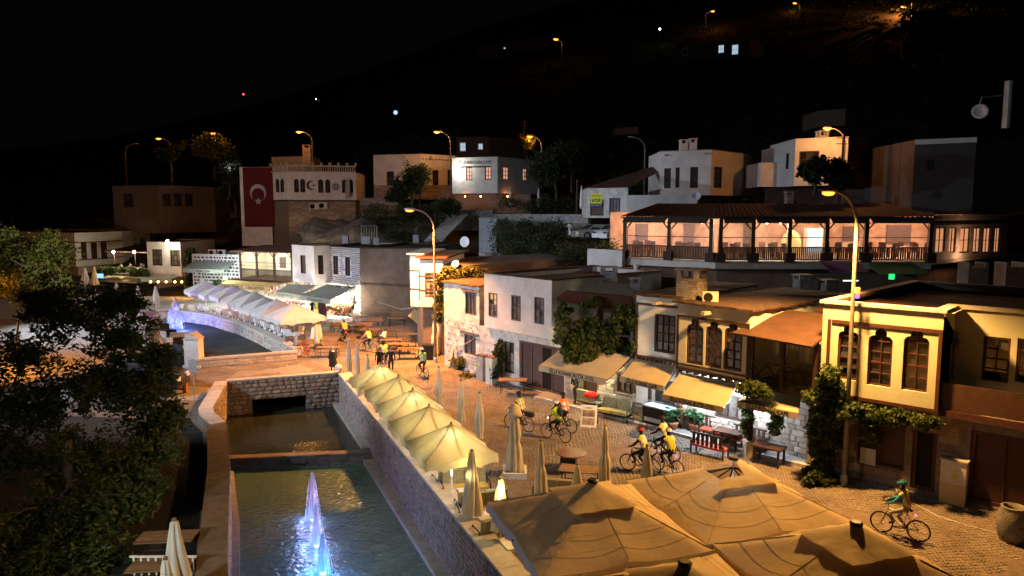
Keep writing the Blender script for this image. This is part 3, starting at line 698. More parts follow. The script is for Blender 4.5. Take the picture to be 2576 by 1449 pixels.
for r in wy: window(yf[0],r,ys_root,'tri',2,4,fm=M['redwood'],gm=mat('dark_pane',(.02,.018,.02),rough=.1,rnd=.6,spec=.6),split=2,depth=.16,ft=.06)
window(yf[1],side,ys_root,'tri',2,3,fm=M['redwood'])
for r in rr: window(yf[2],r,ys_root,'rect',2,4,fm=M['redwood'])
band(yf[0],.35,fy.L-.003,6.0,6.13,.05,ys_root,M['redwood']); band(yf[0],.0,fy.L,yz0-.02,yz0+.1,.06,ys_root,M['redwood']); band(yf[0],.2,.32,yz0+.1,6.13,.045,ys_root,M['redwood'],'timber_post'); band(yf[0],fy.L-.12,fy.L,yz0+.1,5.995,.045,ys_root,M['redwood'],'timber_post')
g0=(YA[0]-fy.n.x*.55-fy.t.x*.6,YA[1]-fy.n.y*.55-fy.t.y*.6); g1=(YD[0]+fy.n.x*1.15,YD[1]+fy.n.y*1.15)
gp=back(g0,g1,9); gf=frames(gp)
gr=[gf[0].rect(a,b,c,d) for a,b,c,d in((2199,2300,1085,1198) if 0 else (2160,2284,1042,1188),(2292,2375,1088,1232),(2440,2610,1095,1292))]
gr=[gf[0].rect(2158,2277,1040,1172),gf[0].rect(2293,2355,1080,1230),gf[0].rect(2436,2620,1095,1290)]
gr[1]=(gr[1][0],gr[1][1],.12,gr[1][3]); gr[2]=(gr[2][0],gr[2][1],.12,gr[2][3])
gh=[shape('rect',*r) for r in gr]
body(ys_root,gp,0,yz0,{0:gh},M['mortar'],par=0,roofm=M['dark'])
stones(gf[0],0,gf[0].L,.0,yz0,.3,.5,ys_root,M['stone'],avoid=gh,d=.035,joint=.02)
w_=window(gf[0],gr[0],ys_root,'rect',2,1,fm=M['redwood'],gm=mat('dark_shutter',(.05,.02,.015),rough=.5),depth=.12)
window(gf[0],gr[1],ys_root,'rect',1,1,fm=M['redwood'],gm=M['dark'],depth=.14,ft=.14); window(gf[0],gr[2],ys_root,'rect',2,1,fm=M['redwood'],gm=mat('dark_shutter',(0,0,0)),depth=.14,ft=.14)
nb=MB(); r=gf[0].rect(2164,2203,1128,1168); gf[0].box(nb,r[0],r[1],r[2],r[3],.0,.02); tag(nb.build('notice_board',M['offwhite']),'pale blank notice board on the dark shutter of the yellow house','notice board')
# balcony of the right wing
bb=MB(); bfm=yf[2]; bfm.box(bb,-.0,bfm.L,yz0-.15,yz0+.02,.0,1.6); bb.build('balcony_floor',M['concrete'],ys_root)
bb=MB(); bfm.box(bb,0.02,bfm.L,yz0+.12,yz0+1.05,1.5,1.54); bb.build('balcony_panel',mat('balcony_board',(.07,.03,.02),(.045,.02,.015),3,.6),ys_root)
bb=MB(); bfm.box(bb,-.0,bfm.L,yz0-.12,yz0+.1,1.545,1.62); bb.build('balcony_edge',M['redwood'],ys_root)
# ---------------- hotel
hroot=thing('hotel_building','cream hotel with dark timber bands, lobed windows and stone ground floor','hotel',(6,34.5,0))
LA=xy(G(1601,743,6.15)); LB=xy(G(1707,753,6.15)); fl=Fr(LA,LB)
MA=xy(G(1705,763,6.05)); MBp=xy(G(1888,785,6.05)); fm_=Fr(MA,MBp)
lp=back(LA,LB,8); lf=frames(lp); r1=lf[0].rect(1646,1703,792,888); r1=(r1[0],min(r1[1],lf[0].L-.12),r1[2],r1[3])
zl=lf[0].hit(1655,905)[1]
body(hroot,lp,zl,6.15,{0:[shape('rect',*r1)]},M['cream'],par=.1)
window(lf[0],r1,hroot,'rect',3,4,gm=M['glass_c'],ft=.1,split=2,lit={(2,1):M['e_winy']} if 0 else None)
band(lf[0],0,lf[0].L,5.72,5.83,.04,hroot,M['wood']); band(lf[0],0,lf[0].L,zl-.02,zl+.1,.05,hroot,M['wood']); band(lf[0],0,.12,zl+.1,5.72,.045,hroot,M['wood'],'timber_post')
mp=back(MA,MBp,9); mf=frames(mp); zm=mf[0].hit(1795,945)[1]
rs=[mf[0].rect(a,b,c,d) for a,b,c,d in((1727,1769,800,917),(1774,1816,806,924),(1821,1867,809,932))]
body(hroot,mp,zm,6.05,{0:[shape('tri',*r) for r in rs]},M['cream'],par=.1)
for i,r in enumerate(rs): window(mf[0],r,hroot,'tri',2,4,gm=M['glass_c'],ft=.09,split=2)
L=mf[0].L; band(mf[0],0,L,5.45,5.55,.04,hroot,M['wood']); band(mf[0],0,L,zm-.03,zm+.09,.05,hroot,M['wood']); zs=mf[0].hit(1795,933)[1]
band(mf[0],.1,L-.1,zs-.0,zs+.08,.045,hroot,M['wood']); band(mf[0],0,.1,zm+.09,5.45,.045,hroot,M['wood'],'timber_post'); band(mf[0],L-.1,L,zm+.09,5.45,.045,hroot,M['wood'],'timber_post')
spout(lf[0],lf[0].L*.58,5.93,hroot); spout(mf[0],L*.47,5.83,hroot)
# jetty beams under upper floors
for fr,z in((lf[0],zl),(mf[0],zm)):
    for k in range(9):
        mb=MB(); u=fr.L*(k+.5)/9; fr.box(mb,u-.05,u+.05,z-.14,z-.025,-.9,.03); mb.build('joist',M['wood'],hroot)
# ground floor stone wall
HA=(-.2,41.75); H1=(2.9,38.4); H2=(9.7,31.25); H3=(13.0,27.6)
gp=[H1,H3,(H3[0]+6.5,H3[1]+7),(H1[0]+6.5,H1[1]+7)]; gf2=frames(gp)
door=gf2[0].rect(1640,1700,985,1060); door=(door[0],door[1],.14,2.2); win2=gf2[0].rect(1552,1600,915,963); win3=gf2[0].rect(1800,1880,1000,1055)
dr1=gf2[0].rect(1466,1502,955,1008); dr1=(dr1[0],dr1[1],.14,2.1); win3=(win3[0],win3[1],1.0,2.1); win2=(win2[0],win2[1],1.1,2.1)
hh=[shape('rect',*r) for r in(door,win2,win3,dr1)]
body(hroot,gp,0,3.1,{0:hh},M['mortar'],par=0,roofm=M['roof'])
stones(gf2[0],0,gf2[0].L,.02,3.1,.24,.42,hroot,M['stone_pale'],avoid=hh,d=.05,joint=.025)
for r,c,q in((win2,3,1),(win3,3,1),(dr1,1,1)): window(gf2[0],r,hroot,'rect',c,q,ft=.08,sill=(r is not dr1),gm=M['glass_c'] if r is not dr1 else M['wood'])
for u in(door[0]-.1,door[1]+.1): band(gf2[0],u-.09,u+.09,.13,2.8,.09,hroot,M['wood'],'timber_post',n0=-.2)
# roofs with ragged eaves
def raggedroof(root,pts,z,m,name='roof_edge',over=.18):
    o=offs(pts,over); mb=MB(); n=len(pts); P=[]
    for i in range(n):
        a,b=o[i],o[(i+1)%n]; k=max(2,int(math.dist(a,b)/.35))
        for j in range(k): q=lerp(a,b,j/k); P.append((q[0]+random.uniform(-.05,.05),q[1]+random.uniform(-.05,.05)))
    k=len(P); zz=[z+random.uniform(-.03,.04) for _ in P]
    mb.add([(p[0],p[1],q) for p,q in zip(P,zz)]+[(p[0],p[1],q+.09) for p,q in zip(P,zz)]+[(*cen(P),z+.22)],[(i,(i+1)%k,k+(i+1)%k,k+i) for i in range(k)]+[(k+i,k+(i+1)%k,2*k) for i in range(k)]); return mb.build(name,m,root)
raggedroof(hroot,mp,6.06,M['roof']); raggedroof(hroot,lp,6.16,M['roof'])
# laundry terrace: timber loggia right of the hotel
TA=MBp; TB=(YA[0]-.05-fy.t.x*.05,YA[1]-fy.t.y*.05+.05); ft=Fr(TA,TB); lg=thing('timber_loggia','open dark timber balcony with laundry between hotel and yellow house','balcony',(TA[0],TA[1],0))
zf=zm-.05
mb=MB(); ft.box(mb,0.02,ft.L-.02,zf-.1,zf+.05,-4,0); mb.build('floor',M['wood'],lg)
mb=MB(); ft.box(mb,0.02,ft.L-.02,zf+.05,5.4,-4.1,-4); mb.build('back_wall',M['cream'],lg)
for u in(.1,ft.L*.5,ft.L-.12):
    mb=MB(); ft.box(mb,u-.07,u+.07,zf+.05,5.15,-.15,0); mb.build('post',M['wood'],lg)
mb=MB(); ft.box(mb,.03,ft.L-.03,zf+.95,zf+1.04,-.12,-.03); mb.build('rail',M['wood'],lg)
for k in range(4):
    a,b=.1+(ft.L-.22)*k/4,.1+(ft.L-.22)*(k+1)/4
    mb=MB(); mb.tube([ft.P(a,zf+.08,-.08),ft.P(b,zf+.95,-.08)],.03,4); mb.tube([ft.P(a,zf+.95,-.08),ft.P(b,zf+.08,-.08)],.03,4); mb.build('cross_brace',M['wood'],lg)
rm=MB(); rm.slab([ft.P(-.5,5.2,.6),ft.P(ft.L+.02,5.1,.6),ft.P(ft.L+.02,5.9,-2.6),ft.P(.3,5.95,-2.6)],.08); rm.build('roof',mat('brown_roof',(.075,.035,.022),(.05,.024,.016),1.5,.8,.3),lg)
rm=MB(); rm.slab([ft.P(1.2,6.0,-3.),ft.P(ft.L-.1,6.0,-3.),ft.P(ft.L-.6,6.25,-5),ft.P(1.6,6.25,-5)],.08); rm.build('rear_canopy',M['redwood'],lg)
cl=[(.55,.7,.35),(1.0,.95,.3),(1.45,.4,.28),(1.8,.85,.45),(2.3,.5,.4),(2.75,1.1,.35)]
for i,(u,h_,w2) in enumerate(cl):
    mb=MB(); n=6
    P=[ft.P(u+w2*k/n,4.95-(.03*(k%2)),-.9+.05*math.sin(k*1.7)) for k in range(n+1)]+[ft.P(u+w2*k/n*.95,4.95-h_+.06*math.sin(k*2),-.9+.09*math.sin(k*1.7+.5)) for k in range(n+1)]
    mb.add(P+[p+Vector((.01,.01,0)) for p in P],[(k,k+1,n+2+k,n+1+k) for k in range(n)]+[(2*n+2+k,2*n+3+k,3*n+4+k,3*n+3+k) for k in range(n)])
    tag(mb.build('laundry',M['offwhite']),['short white shirt hanging leftmost on the laundry line','long pale cloth second on the laundry line','small pale towel in the middle of the laundry line','wide white sheet hanging past the middle post','square pale cloth hung near the right of the laundry line','long white towel hanging rightmost in the loggia'][i],'laundry','laundry on the loggia line')
# hotel chimney, AC
cp=G(1739,752,6.15); chimney('square stone brick chimney with flat slab cap on the hotel roof',(cp.x,cp.y,6.15),1.05,1.35,STRA,M['stone_pale'],M['stone_pale'],bricks=True)
ap=G(1787,757,6.2); acunit('white air conditioner beside the brick chimney on the hotel roof',(ap.x,ap.y,6.12),STRA*.3,.85)
# hotel sign boards, menu board
mb=MB(); r=gf2[0].rect(1603,1633,960,1014); gf2[0].box(mb,r[0],r[1],r[2],r[3],.06,.085); tag(mb.build('menu_board',M['offwhite']),'tall blank cream menu board on the stone wall left of the freezer','menu board')
# awnings
def fhit(fr,x,y,n=0): u,z=fr.hit(x,y,n); return fr.P(u,z,n)
tm=mat('lettering_black',(.03,.025,.02),rough=.6)
bx=fl; zt=3.05
awning('first hotel awning from the left, reading Sille Konak Butik Otel, with vine hanging on it',G(1420,868,3.1),G(1588,895,3.1),G(1356,920,2.28),G(1527,955,2.28),M['cv_awn'],.26,'SİLLE KONAK BUTİK OTEL',tm,ts=.27,tw=2.9)
awning('half shaded awning second from the left, reading Sille Konak Cafe',G(1601,897,3.05),G(1705,915,3.05),G(1560,947,2.35),G(1672,972,2.35),M['cv_awn'],.24,'SİLLE KONAK CAFE',tm,ts=.27,tw=1.8)
awning('brightest orange lit awning reading Sille Konak Butik Otel below the lobed windows',G(1711,938,2.85),G(1858,962,2.85),G(1666,992,2.3),G(1821,1025,2.3),M['cv_awn'],.24,'SİLLE KONAK BUTİK OTEL',tm,ts=.26,tw=2.15)
awning('rightmost hotel awning reading Sille Konak Cafe beside the dark vine',G(1905,972,2.8),G(2015,985,2.8),G(1856,1010,2.35),G(2008,1040,2.35),M['cv_awn'],.22,'SİLLE KONAK CAFE',tm,ts=.25,tw=1.8)
# ---------------- white house
WA_=xy(G(1218,688,6.45)); WB_=xy(G(1388,706,6.45)); wroot=thing('white_house','white jettied house with three small grey windows beside the vine covered terrace','house',(WA_[0],WA_[1],0))
wp=back(WA_,WB_,9.5); wf2=frames(wp); zw=wf2[0].hit(1300,838)[1]
rs=[wf2[0].rect(a,b,c,d) for a,b,c,d in((1229,1251,737,797),(1286,1310,743,807),(1344,1369,748,815))]
body(wroot,wp,zw,6.45,{0:[shape('rect',*r) for r in rs]},M['plaster'],cop=M['tile'],par=.35,copw=.06,mm={1:M['cream']})
for i,r in enumerate(rs): window(wf2[0],r,wroot,'rect',2,4,fm=M['greywood'],gm=M['glass_c'],ft=.08,split=2,depth=.06,lit={(1,3):M['e_winy'],(1,2):M['e_winy'],(0,3):M['e_winy']} if i==0 else None)
gA=(-2.0,44.05); gB=(2.95,38.55); gp=[gA,gB,(gB[0]+6,gB[1]+7),(gA[0]+6,gA[1]+7)]; gff=frames(gp)
gd=gff[0].rect(1306,1420,880,985); gd=(gd[0],gff[0].L-.15,.05,2.75); gw=gff[0].rect(1268,1293,860,938); hs_=[shape('rect',*gd),shape('rect',*gw)]
body(wroot,gp,0,zw,{0:hs_},M['plaster_old'],par=0,roofm=M['dark'])
window(gff[0],gw,wroot,'rect',2,3,fm=M['wood'],gm=M['glass_c'],ft=.07)
window(gff[0],gd,wroot,'rect',4,1,fm=mat('purple_wood',(.11,.07,.065),(.075,.05,.045),5,.7,.2),gm=mat('door_panel',(.1,.065,.06),(.07,.045,.04),4,.7,.2,rnd=.25),ft=.16,mt=.09,lit={(2,0):M['dark']})
for i in range(3): spout(wf2[0],1.1+i*1.9,6.1,wroot,M['galv']) if 0 else None
# vine terrace between white house and hotel (dark red roof)
VA=wp[1]; vt=thing('vine_terrace','dark roofed first floor terrace draped with vines between two white houses','terrace',(3.5,37.5,0)); fv=Fr((2.6,38.7),(6.0,34.9))
mb=MB(); mb.slab([G(1393,755,5.3),G(1598,778,5.3),G(1590,745,6.),G(1425,730,6.)],.12); mb.build('roof',M['redwood'],vt)
mb=MB(); fv.box(mb,0,fv.L,3.0,3.12,-3,0.1); mb.build('floor',M['wood'],vt); mb=MB(); fv.box(mb,0,fv.L,3.12,5.3,-3.1,-3); mb.build('back_wall',M['brown'],vt)
for u in(.1,fv.L*.5,fv.L-.1): mb=MB(); fv.box(mb,u-.07,u+.07,3.12,5.35,-.1,.05); mb.build('post',M['greywood'],vt)
mb=MB(); fv.box(mb,0,fv.L,4.0,4.08,-.05,.03); mb.build('rail',M['wood'],vt)
# ---------------- old stone house
OA=(-4.5,47.3); OB=(-2.02,44.1); oroot=thing('old_stone_house','crumbling whitewashed stone house with patches of bare rubble and two old windows','house',(OA[0],OA[1],0))
op=[OA,OB,(OB[0]+5,OB[1]+6),(OA[0]+5,OA[1]+6)]; of=frames(op)
r1=of[0].rect(1170,1203,735,793); r2=of[0].rect(1168,1197,842,893); r1=(r1[0],min(r1[1],of[0].L-.3),r1[2],r1[3]); r2=(r2[0],min(r2[1],of[0].L-.35),r2[2],r2[3]); hs_=[shape('rect',*r1),shape('rect',*r2)]
body(oroot,op,0,5.55,{0:hs_},M['plaster_old'],par=.05); window(of[0],r1,oroot,'rect',3,1,fm=M['greywood'],gm=M['glass_c']); window(of[0],r2,oroot,'rect',2,1,fm=M['greywood'],gm=mat('shutter_grey',(.12,.09,.085),(.08,.06,.055),5,.8))
for r in(r1,r2): band(of[0],r[0]-.35,r[1]+.35,r[3]+.02,r[3]+.16,.08,oroot,M['greywood'],'lintel')
stones(of[0],0.05,of[0].L-.05,.05,3.2,.2,.32,oroot,M['stone_grey'],kind='rub',avoid=hs_,prob=.42,d=.02,joint=.06,cap=130)
raggedroof(oroot,op,5.55,M['roof'],over=.15)
# ---------------- cream corner house by lamp
ca=D(1056,650,51.2); cb=D(1114,652,51.2); cr=thing('corner_house','whitewashed corner house with overhanging bay beside the orange street lamp','house',(ca.x,ca.y,0))
z1=ca.z; z0=D(1085,772,51.2).z; cpn=[(ca.x,51.2),(cb.x,51.2),(cb.x+1.,59),(ca.x+1.,59)]; cf=frames(cpn); r=cf[0].rect(1069,1093,686,748)
body(cr,cpn,z0,z1,{0:[shape('rect',*r)]},M['plaster'],par=.1); window(cf[0],r,cr,'rect',2,3,fm=M['redwood'],gm=M['glass_c'])
mb=MB(); mb.prism([(ca.x-.25,50.8),(cb.x+.35,50.8),(cb.x+1.4,60),(ca.x-.2,60)],z1+.005,z1+.13); mb.build('eaves',M['redwood'],cr)
a2=D(1031,640,53.5); ap2=[(a2.x,53.5),(ca.x+.1,53.),(ca.x+1,60),(a2.x+.3,60)]; af=frames(ap2); za=D(1040,770,53.5).z; r=af[0].rect(1046,1054,668,750)
body(cr,ap2,za,a2.z,{},M['plaster'],par=.1); mb=MB(); af[0].box(mb,af[0].L-.45,af[0].L-.1,za+.5,a2.z-1.2,.003,.05); mb.build('timber_post',M['wood'],cr)
for z in(z0+1.2,z1-1.25): band(cf[0],0,cf[0].L,z-.05,z+.05,.04,cr,M['wood'])
for z in(za+1.3,a2.z-1.2): band(af[0],0,af[0].L,z-.05,z+.05,.04,cr,M['wood'])
mb=MB(); mb.prism([(a2.x-.2,53.1),(ca.x+.1,52.6),(ca.x+1,60),(a2.x,60)],a2.z+.005,a2.z+.12); mb.build('eaves',M['offwhite'],cr)
gp=[(a2.x+.4,54),(cb.x,51.9),(-2.5,48.5),(2,56),(-5,61)]; body(cr,[(a2.x+.4,54.2),(ca.x,52.2),(cb.x,51.9),(cb.x+1,59),(a2.x+.4,60)],0,z0,{},M['brown'],par=0)
fb=Fr((cb.x+.02,51.2+.1),(-.5,49.0+8),out=(1,-1)); mb=MB(); mb.prism([(cb.x+.05,51.5),(-3.0,51.),(5,58),(3,66),(-4,60)],0,6.4); mb.build('rear_wing',M['brown'],cr)
# ---------------- brown rendered shed wall and roofs behind
bp0=(-14.9,70.4); bp1=(-8.6,68.6); bro=thing('brown_shed','large windowless brown rendered building behind the picnic benches','building',(bp0[0],bp0[1],0))
bpn=[bp0,bp1,(-5.5,80),(-12,82)]; bff=frames(bpn); body(bro,bpn,0,6.6,{},M['brown'],cop=M['metal'],par=.1,copt=.1)
band(bff[0],0,bff[0].L,3.0,3.12,.12,bro,M['wood'],'ledge_beam')
# ---------------- brick shop with white bay
bA=(-19.0,74.1); bB=(-14.92,70.45); sr=thing('brick_shop','two storey souvenir shop of pale brickwork with white bay and striped awnings','shop',(bA[0],bA[1],0))
bpn=[bA,bB,(-11.9,82),(-17,84)]; bf2=frames(bpn); rs=[bf2[0].rect(a,b,c,d) for a,b,c,d in((837,851,695,766),(867,881,699,771))]; hs_=[shape('rect',*r) for r in rs]
rs=[bf2[0].rect(838,851,643,691),bf2[0].rect(868,881,646,694)]; hs_=[shape('rect',*r) for r in rs]; zb=bf2[0].hit(862,716)[1]
body(sr,bpn,zb,6.6,{0:hs_},M['stone_grey'] if 0 else M['mortar_w'],cop=M['metal'],par=.15)
for r in rs: window(bf2[0],r,sr,'rect',2,4,gm=mat('shutter_dark',(.05,.03,.025),rough=.6),ft=.1)
stones(bf2[0],.02,bf2[0].L,zb,6.58,.19,.42,sr,M['stone_grey'],avoid=hs_,d=.04,joint=.06)
bC=xy(D(790,650,72.8)); bL=xy(D(735,650,75.6)); bay=[bL,bC,(bA[0]+.35,bA[1]-.3),(bA[0]-1,bA[1]+4)]; byf=frames(bay); r=byf[0].rect(754,770,692,762); r=byf[0].rect(756,769,642,688); r3=byf[1].rect(800,814,642,690)
zb2=byf[0].hit(762,710)[1]; body(sr,bay,zb2,6.72,{0:[shape('rect',*r)],1:[shape('rect',*r3)]},M['plaster'],cop=M['metal'],par=.15); window(byf[0],r,sr,'rect',1,1,gm=mat('shutter_dark',(0,0,0)),ft=.08); window(byf[1],r3,sr,'rect',2,4,ft=.1)
gb=[(-27.5,80.5),(-20.3,74.2),(-15.0,70.55),(-12,80),(-22,88)]; MB().prism([(-27.5,82.5),(-20.3,76.4),(-15.4,72.5),(-12.4,80),(-22,88)],0,zb).build('ground_floor',M['mortar_w'],sr)
gfs=Fr((-15.9,71.3),(-14.92,70.45)); mb=MB(); gfs.box(mb,0,gfs.L,0,zb,-.9,0); mb.build('pier',M['mortar_w'],sr); stones(gfs,0,gfs.L,0,zb,.2,.4,sr,M['stone_pale'],d=.04,joint=.05,cap=40)
mb=MB(); Fr(bB,(-15.5,71)).box(mb,0,.01,0,.1,0,.1)
# ---------------- timber veranda shop
va=D(604,700,80.); vb=D(737,700,76.8); vr=thing('timber_veranda','brightly lit timber veranda with clear blinds above the craft stalls','veranda',(va.x,va.y,0)); vf=Fr(va,vb)
zfl=vf.hit(670,702)[1]; zrf=vf.hit(670,632)[1]
mb=MB(); vf.box(mb,0,vf.L,zfl-.15,zfl,-4,0); mb.build('floor',M['wood'],vr)
mb=MB(); vf.box(mb,0,vf.L,zfl,zrf,-4.2,-4); vf.box(mb,-.2,0,zfl,zrf,-4.2,-.1); mb.build('back_wall',M['cream'],vr)
for k in range(2):
    mb=MB(); u=vf.L*(.28+.42*k); vf.box(mb,u,u+.9,zfl+.9,zrf-.9,-3.99,-3.93); mb.build('inner_window',M['greywood'],vr)
for u in(.1,vf.L*.33,vf.L*.66,vf.L-.12): 
    mb=MB(); vf.box(mb,u-.1,u+.1,zfl,zrf,-.12,.05); mb.build('post',M['wood'],vr)
    for s_ in(-1,1):
        if 0<u+s_*.6<vf.L: mb=MB(); mb.tube([vf.P(u,zrf-.75,0),vf.P(u+s_*.6,zrf-.05,0)],.05,4); mb.build('brace',M['wood'],vr)
mb=MB(); vf.box(mb,0,vf.L,zfl+.95,zfl+1.05,-.05,.06); mb.build('rail',M['wood'],vr)
mb=MB(); vf.box(mb,0,vf.L,zfl+1.75,zfl+1.8,-.02,.01); vf.box(mb,0,vf.L,zfl+1.4,zfl+1.43,-.02,.01); mb.build('blind_rod',M['wood'],vr)
for k in range(48): mb=MB(); u=vf.L*(k+.5)/48; vf.box(mb,u-.035,u+.035,zfl,zfl+.95,-.03,.01); mb.build('baluster',M['wood'],vr)
mb=MB(); mb.slab([vf.P(-.6,zrf+.0,.7),vf.P(vf.L+.0,zrf+.0,.7),vf.P(vf.L+.0,zrf+.45,-4.3),vf.P(-.4,zrf+.45,-4.3)],.12); mb.build('roof',M['tile'],vr)
MB().prism([vf.P(0,0,-2.6)[:2],vf.P(vf.L,0,-2.6)[:2],vf.P(vf.L,0,-5)[:2],vf.P(0,0,-5)[:2]],0,zfl-.16).build('stall_back_wall',M['cream'],vr)
mb=MB()
for k in range(26): u=-.6+(vf.L+.6)*k/26; vf.box(mb,u,u+.1,zfl-.22,zfl-.08,0.1,1.3)
mb.build('slatted_eave',M['wood'],vr)
light('veranda_light','POINT',vf.P(vf.L*.3,zrf-.5,-1.8),420,WARMW,size=.2); light('veranda_light','POINT',vf.P(vf.L*.75,zrf-.5,-1.8),420,WARMW,size=.2)
# ---------------- giraffe wall cafe
ga=D(487,740,82.); gb_=D(606,740,80.); gr_=thing('mosaic_stone_cafe','small cafe with dark round stones set in white mortar','cafe',(ga.x,ga.y,0)); gfr=frames(back(xy(ga),xy(gb_),6))
zt_=gfr[0].hit(550,640)[1]; body(gr_,back(xy(ga),xy(gb_),6),0,zt_,{},M['mortar_w'],par=.7)
stones(gfr[0],0.1,gfr[0].L-.1,.3,zt_-.05,.38,.45,gr_,M['stone_dark'],kind='rub',d=.03,joint=.09,prob=.95)
a_=gfr[0]; awning('pale green lit awning with small cafe lettering over the mosaic stone cafe',a_.P(.3,a_.hit(545,660)[1]+.1,.02),a_.P(a_.L-.6,a_.hit(545,660)[1]+.1,.02),a_.P(.1,a_.hit(540,672)[1]-.1,1.6),a_.P(a_.L-.8,a_.hit(540,672)[1]-.1,1.6),M['cv_grey'],.45,'Aşk-ı Cafe',M['redwood'],ts=.4)
acunit('left air conditioner on the roof of the mosaic stone cafe',a_.P(1.9,zt_-.2,-1.2),0,1.1); acunit('right air conditioner on the roof of the mosaic stone cafe',a_.P(3.2,zt_-.2,-1.2),0,1.1)
# ---------------- white corner house with floodlight
wa=D(373,690,88.); wb_=D(457,690,86.5); wc=D(485,690,90.); w3=thing('floodlit_house','white upstairs bay with two brown windows under a floodlight, ivy at its right','house',(wa.x,wa.y,0))
pt=[xy(wa),xy(wb_),xy(wc),(wc.x,wc.y+7),(wa.x,wa.y+8)]; ff=frames(pt); zt_=ff[0].hit(415,609)[1]; zb_=ff[0].hit(415,694)[1]
rs=[ff[0].rect(383,408,627,668),ff[0].rect(428,453,629,670)]; r4=ff[1].rect(466,482,628,668)
body(w3,pt,zb_,zt_,{0:[shape('rect',*r) for r in rs],1:[shape('rect',*r4)]},M['plaster'],cop=M['metal'],par=.1)
for r in rs: window(ff[0],r,w3,'rect',3,3,gm=M['glass_c'],ft=.12,mt=.07,split=2)
window(ff[1],r4,w3,'rect',2,3,gm=M['glass_c'],ft=.12,mt=.07)
MB().prism([(wa.x+.3,wa.y+1.5),(wc.x-.2,wc.y+1),(wc.x,wc.y+7),(wa.x,wa.y+8)],0,zb_).build('ground_floor',M['mortar'],w3)
awning('narrow pale awning with small lettering under the floodlit white bay',ff[0].P(.1,zb_+.05,.02),ff[0].P(ff[0].L-.3,zb_+.05,.02),ff[0].P(.1,zb_-.15,1.3),ff[0].P(ff[0].L-.3,zb_-.15,1.3),M['cv_grey'],.5,'CAFE',M['black'],ts=.3)
# ---------------- roof terrace with two lamps
ta=D(262,690,92.); tb=D(374,690,89.); tr_=thing('roof_terrace','roof terrace cafe crowded with guests under two bright lamps','terrace',(ta.x,ta.y,0)); tf=Fr(ta,tb)
zf_=tf.hit(320,672)[1]
mb=MB(); tf.box(mb,0,tf.L,zf_-.9,zf_-.15,-.2,0); mb.build('parapet',M['concrete'],tr_); mb=MB(); tf.box(mb,0,tf.L,zf_-1.1,zf_-.9,-7,0); mb.build('floor',M['wood'],tr_)
mb=MB(); tf.box(mb,0,tf.L,zf_-.9,zf_+2.2,-7.2,-7); mb.build('back_wall',M['cream'],tr_)
mb=MB(); mb.slab([tf.P(-1,zf_+1.9,-1),tf.P(tf.L,zf_+1.9,-1),tf.P(tf.L,zf_+2.9,-9),tf.P(-1,zf_+2.9,-9)],.15); mb.build('roof',M['tile'],tr_)
MB().prism([tf.P(0,0,-2)[:2],tf.P(tf.L,0,-2)[:2],tf.P(tf.L,0,-7)[:2],tf.P(0,0,-7)[:2]],0,zf_-1.2).build('ground_floor',M['mortar'],tr_)
fg=Fr(tf.P(0,0,-1.98),tf.P(tf.L,0,-1.98)); stones(fg,0,fg.L,0,zf_-1.2,.35,.7,tr_,M['stone_grey'],d=.05,cap=60)
awning('narrow white lit awning below the crowded roof terrace',tf.P(.6,zf_-1.15,.02),tf.P(tf.L-.2,zf_-1.15,.02),tf.P(.6,zf_-1.6,1.6),tf.P(tf.L-.2,zf_-1.6,1.6),M['cv_cream'],.2)
# ---------------- far left long house
fa=D(47,640,103.); fb_=D(190,640,96.); fc=D(310,640,104.); f1=thing('striped_house','long house with pale and dark vertical panels beyond the yellow tree','house',(fb_.x,fb_.y,0))
pt=[xy(fa),xy(fb_),xy(fc),(fc.x,fc.y+8),(fa.x,fa.y+12)]; ff=frames(pt); zt_=D(190,586,96).z; zb_=D(190,672,96).z
body(f1,pt,zb_,zt_,{},M['cream'],cop=M['tile'],par=.1)
for k in range(4):
    r=ff[0].rect(126+k*0,145,612,652) if k==0 else None
for x0,x1 in((72,110),(125,145),(155,176)):
    r=ff[0].rect(x0,x1,610,652); window(ff[0],r,f1,'rect',2,1,proud=.06,depth=-.05,gm=M['wood'],ft=.1)
for x0,x1 in((204,217),(229,243),(254,268)):
    r=ff[1].rect(x0,x1,608,652); window(ff[1],r,f1,'rect',1,1,proud=.06,depth=-.05,gm=M['wood'],ft=.1)
for fr in(ff[0],ff[1]):
    for y in(609,652): z=fr.hit(165 if fr is ff[0] else 230,y)[1]; band(fr,0,fr.L,z-.06,z+.06,.05,f1,M['wood'])
MB().prism(offs(pt,-.8),0,zb_).build('ground_floor',M['stone_pale'],f1)
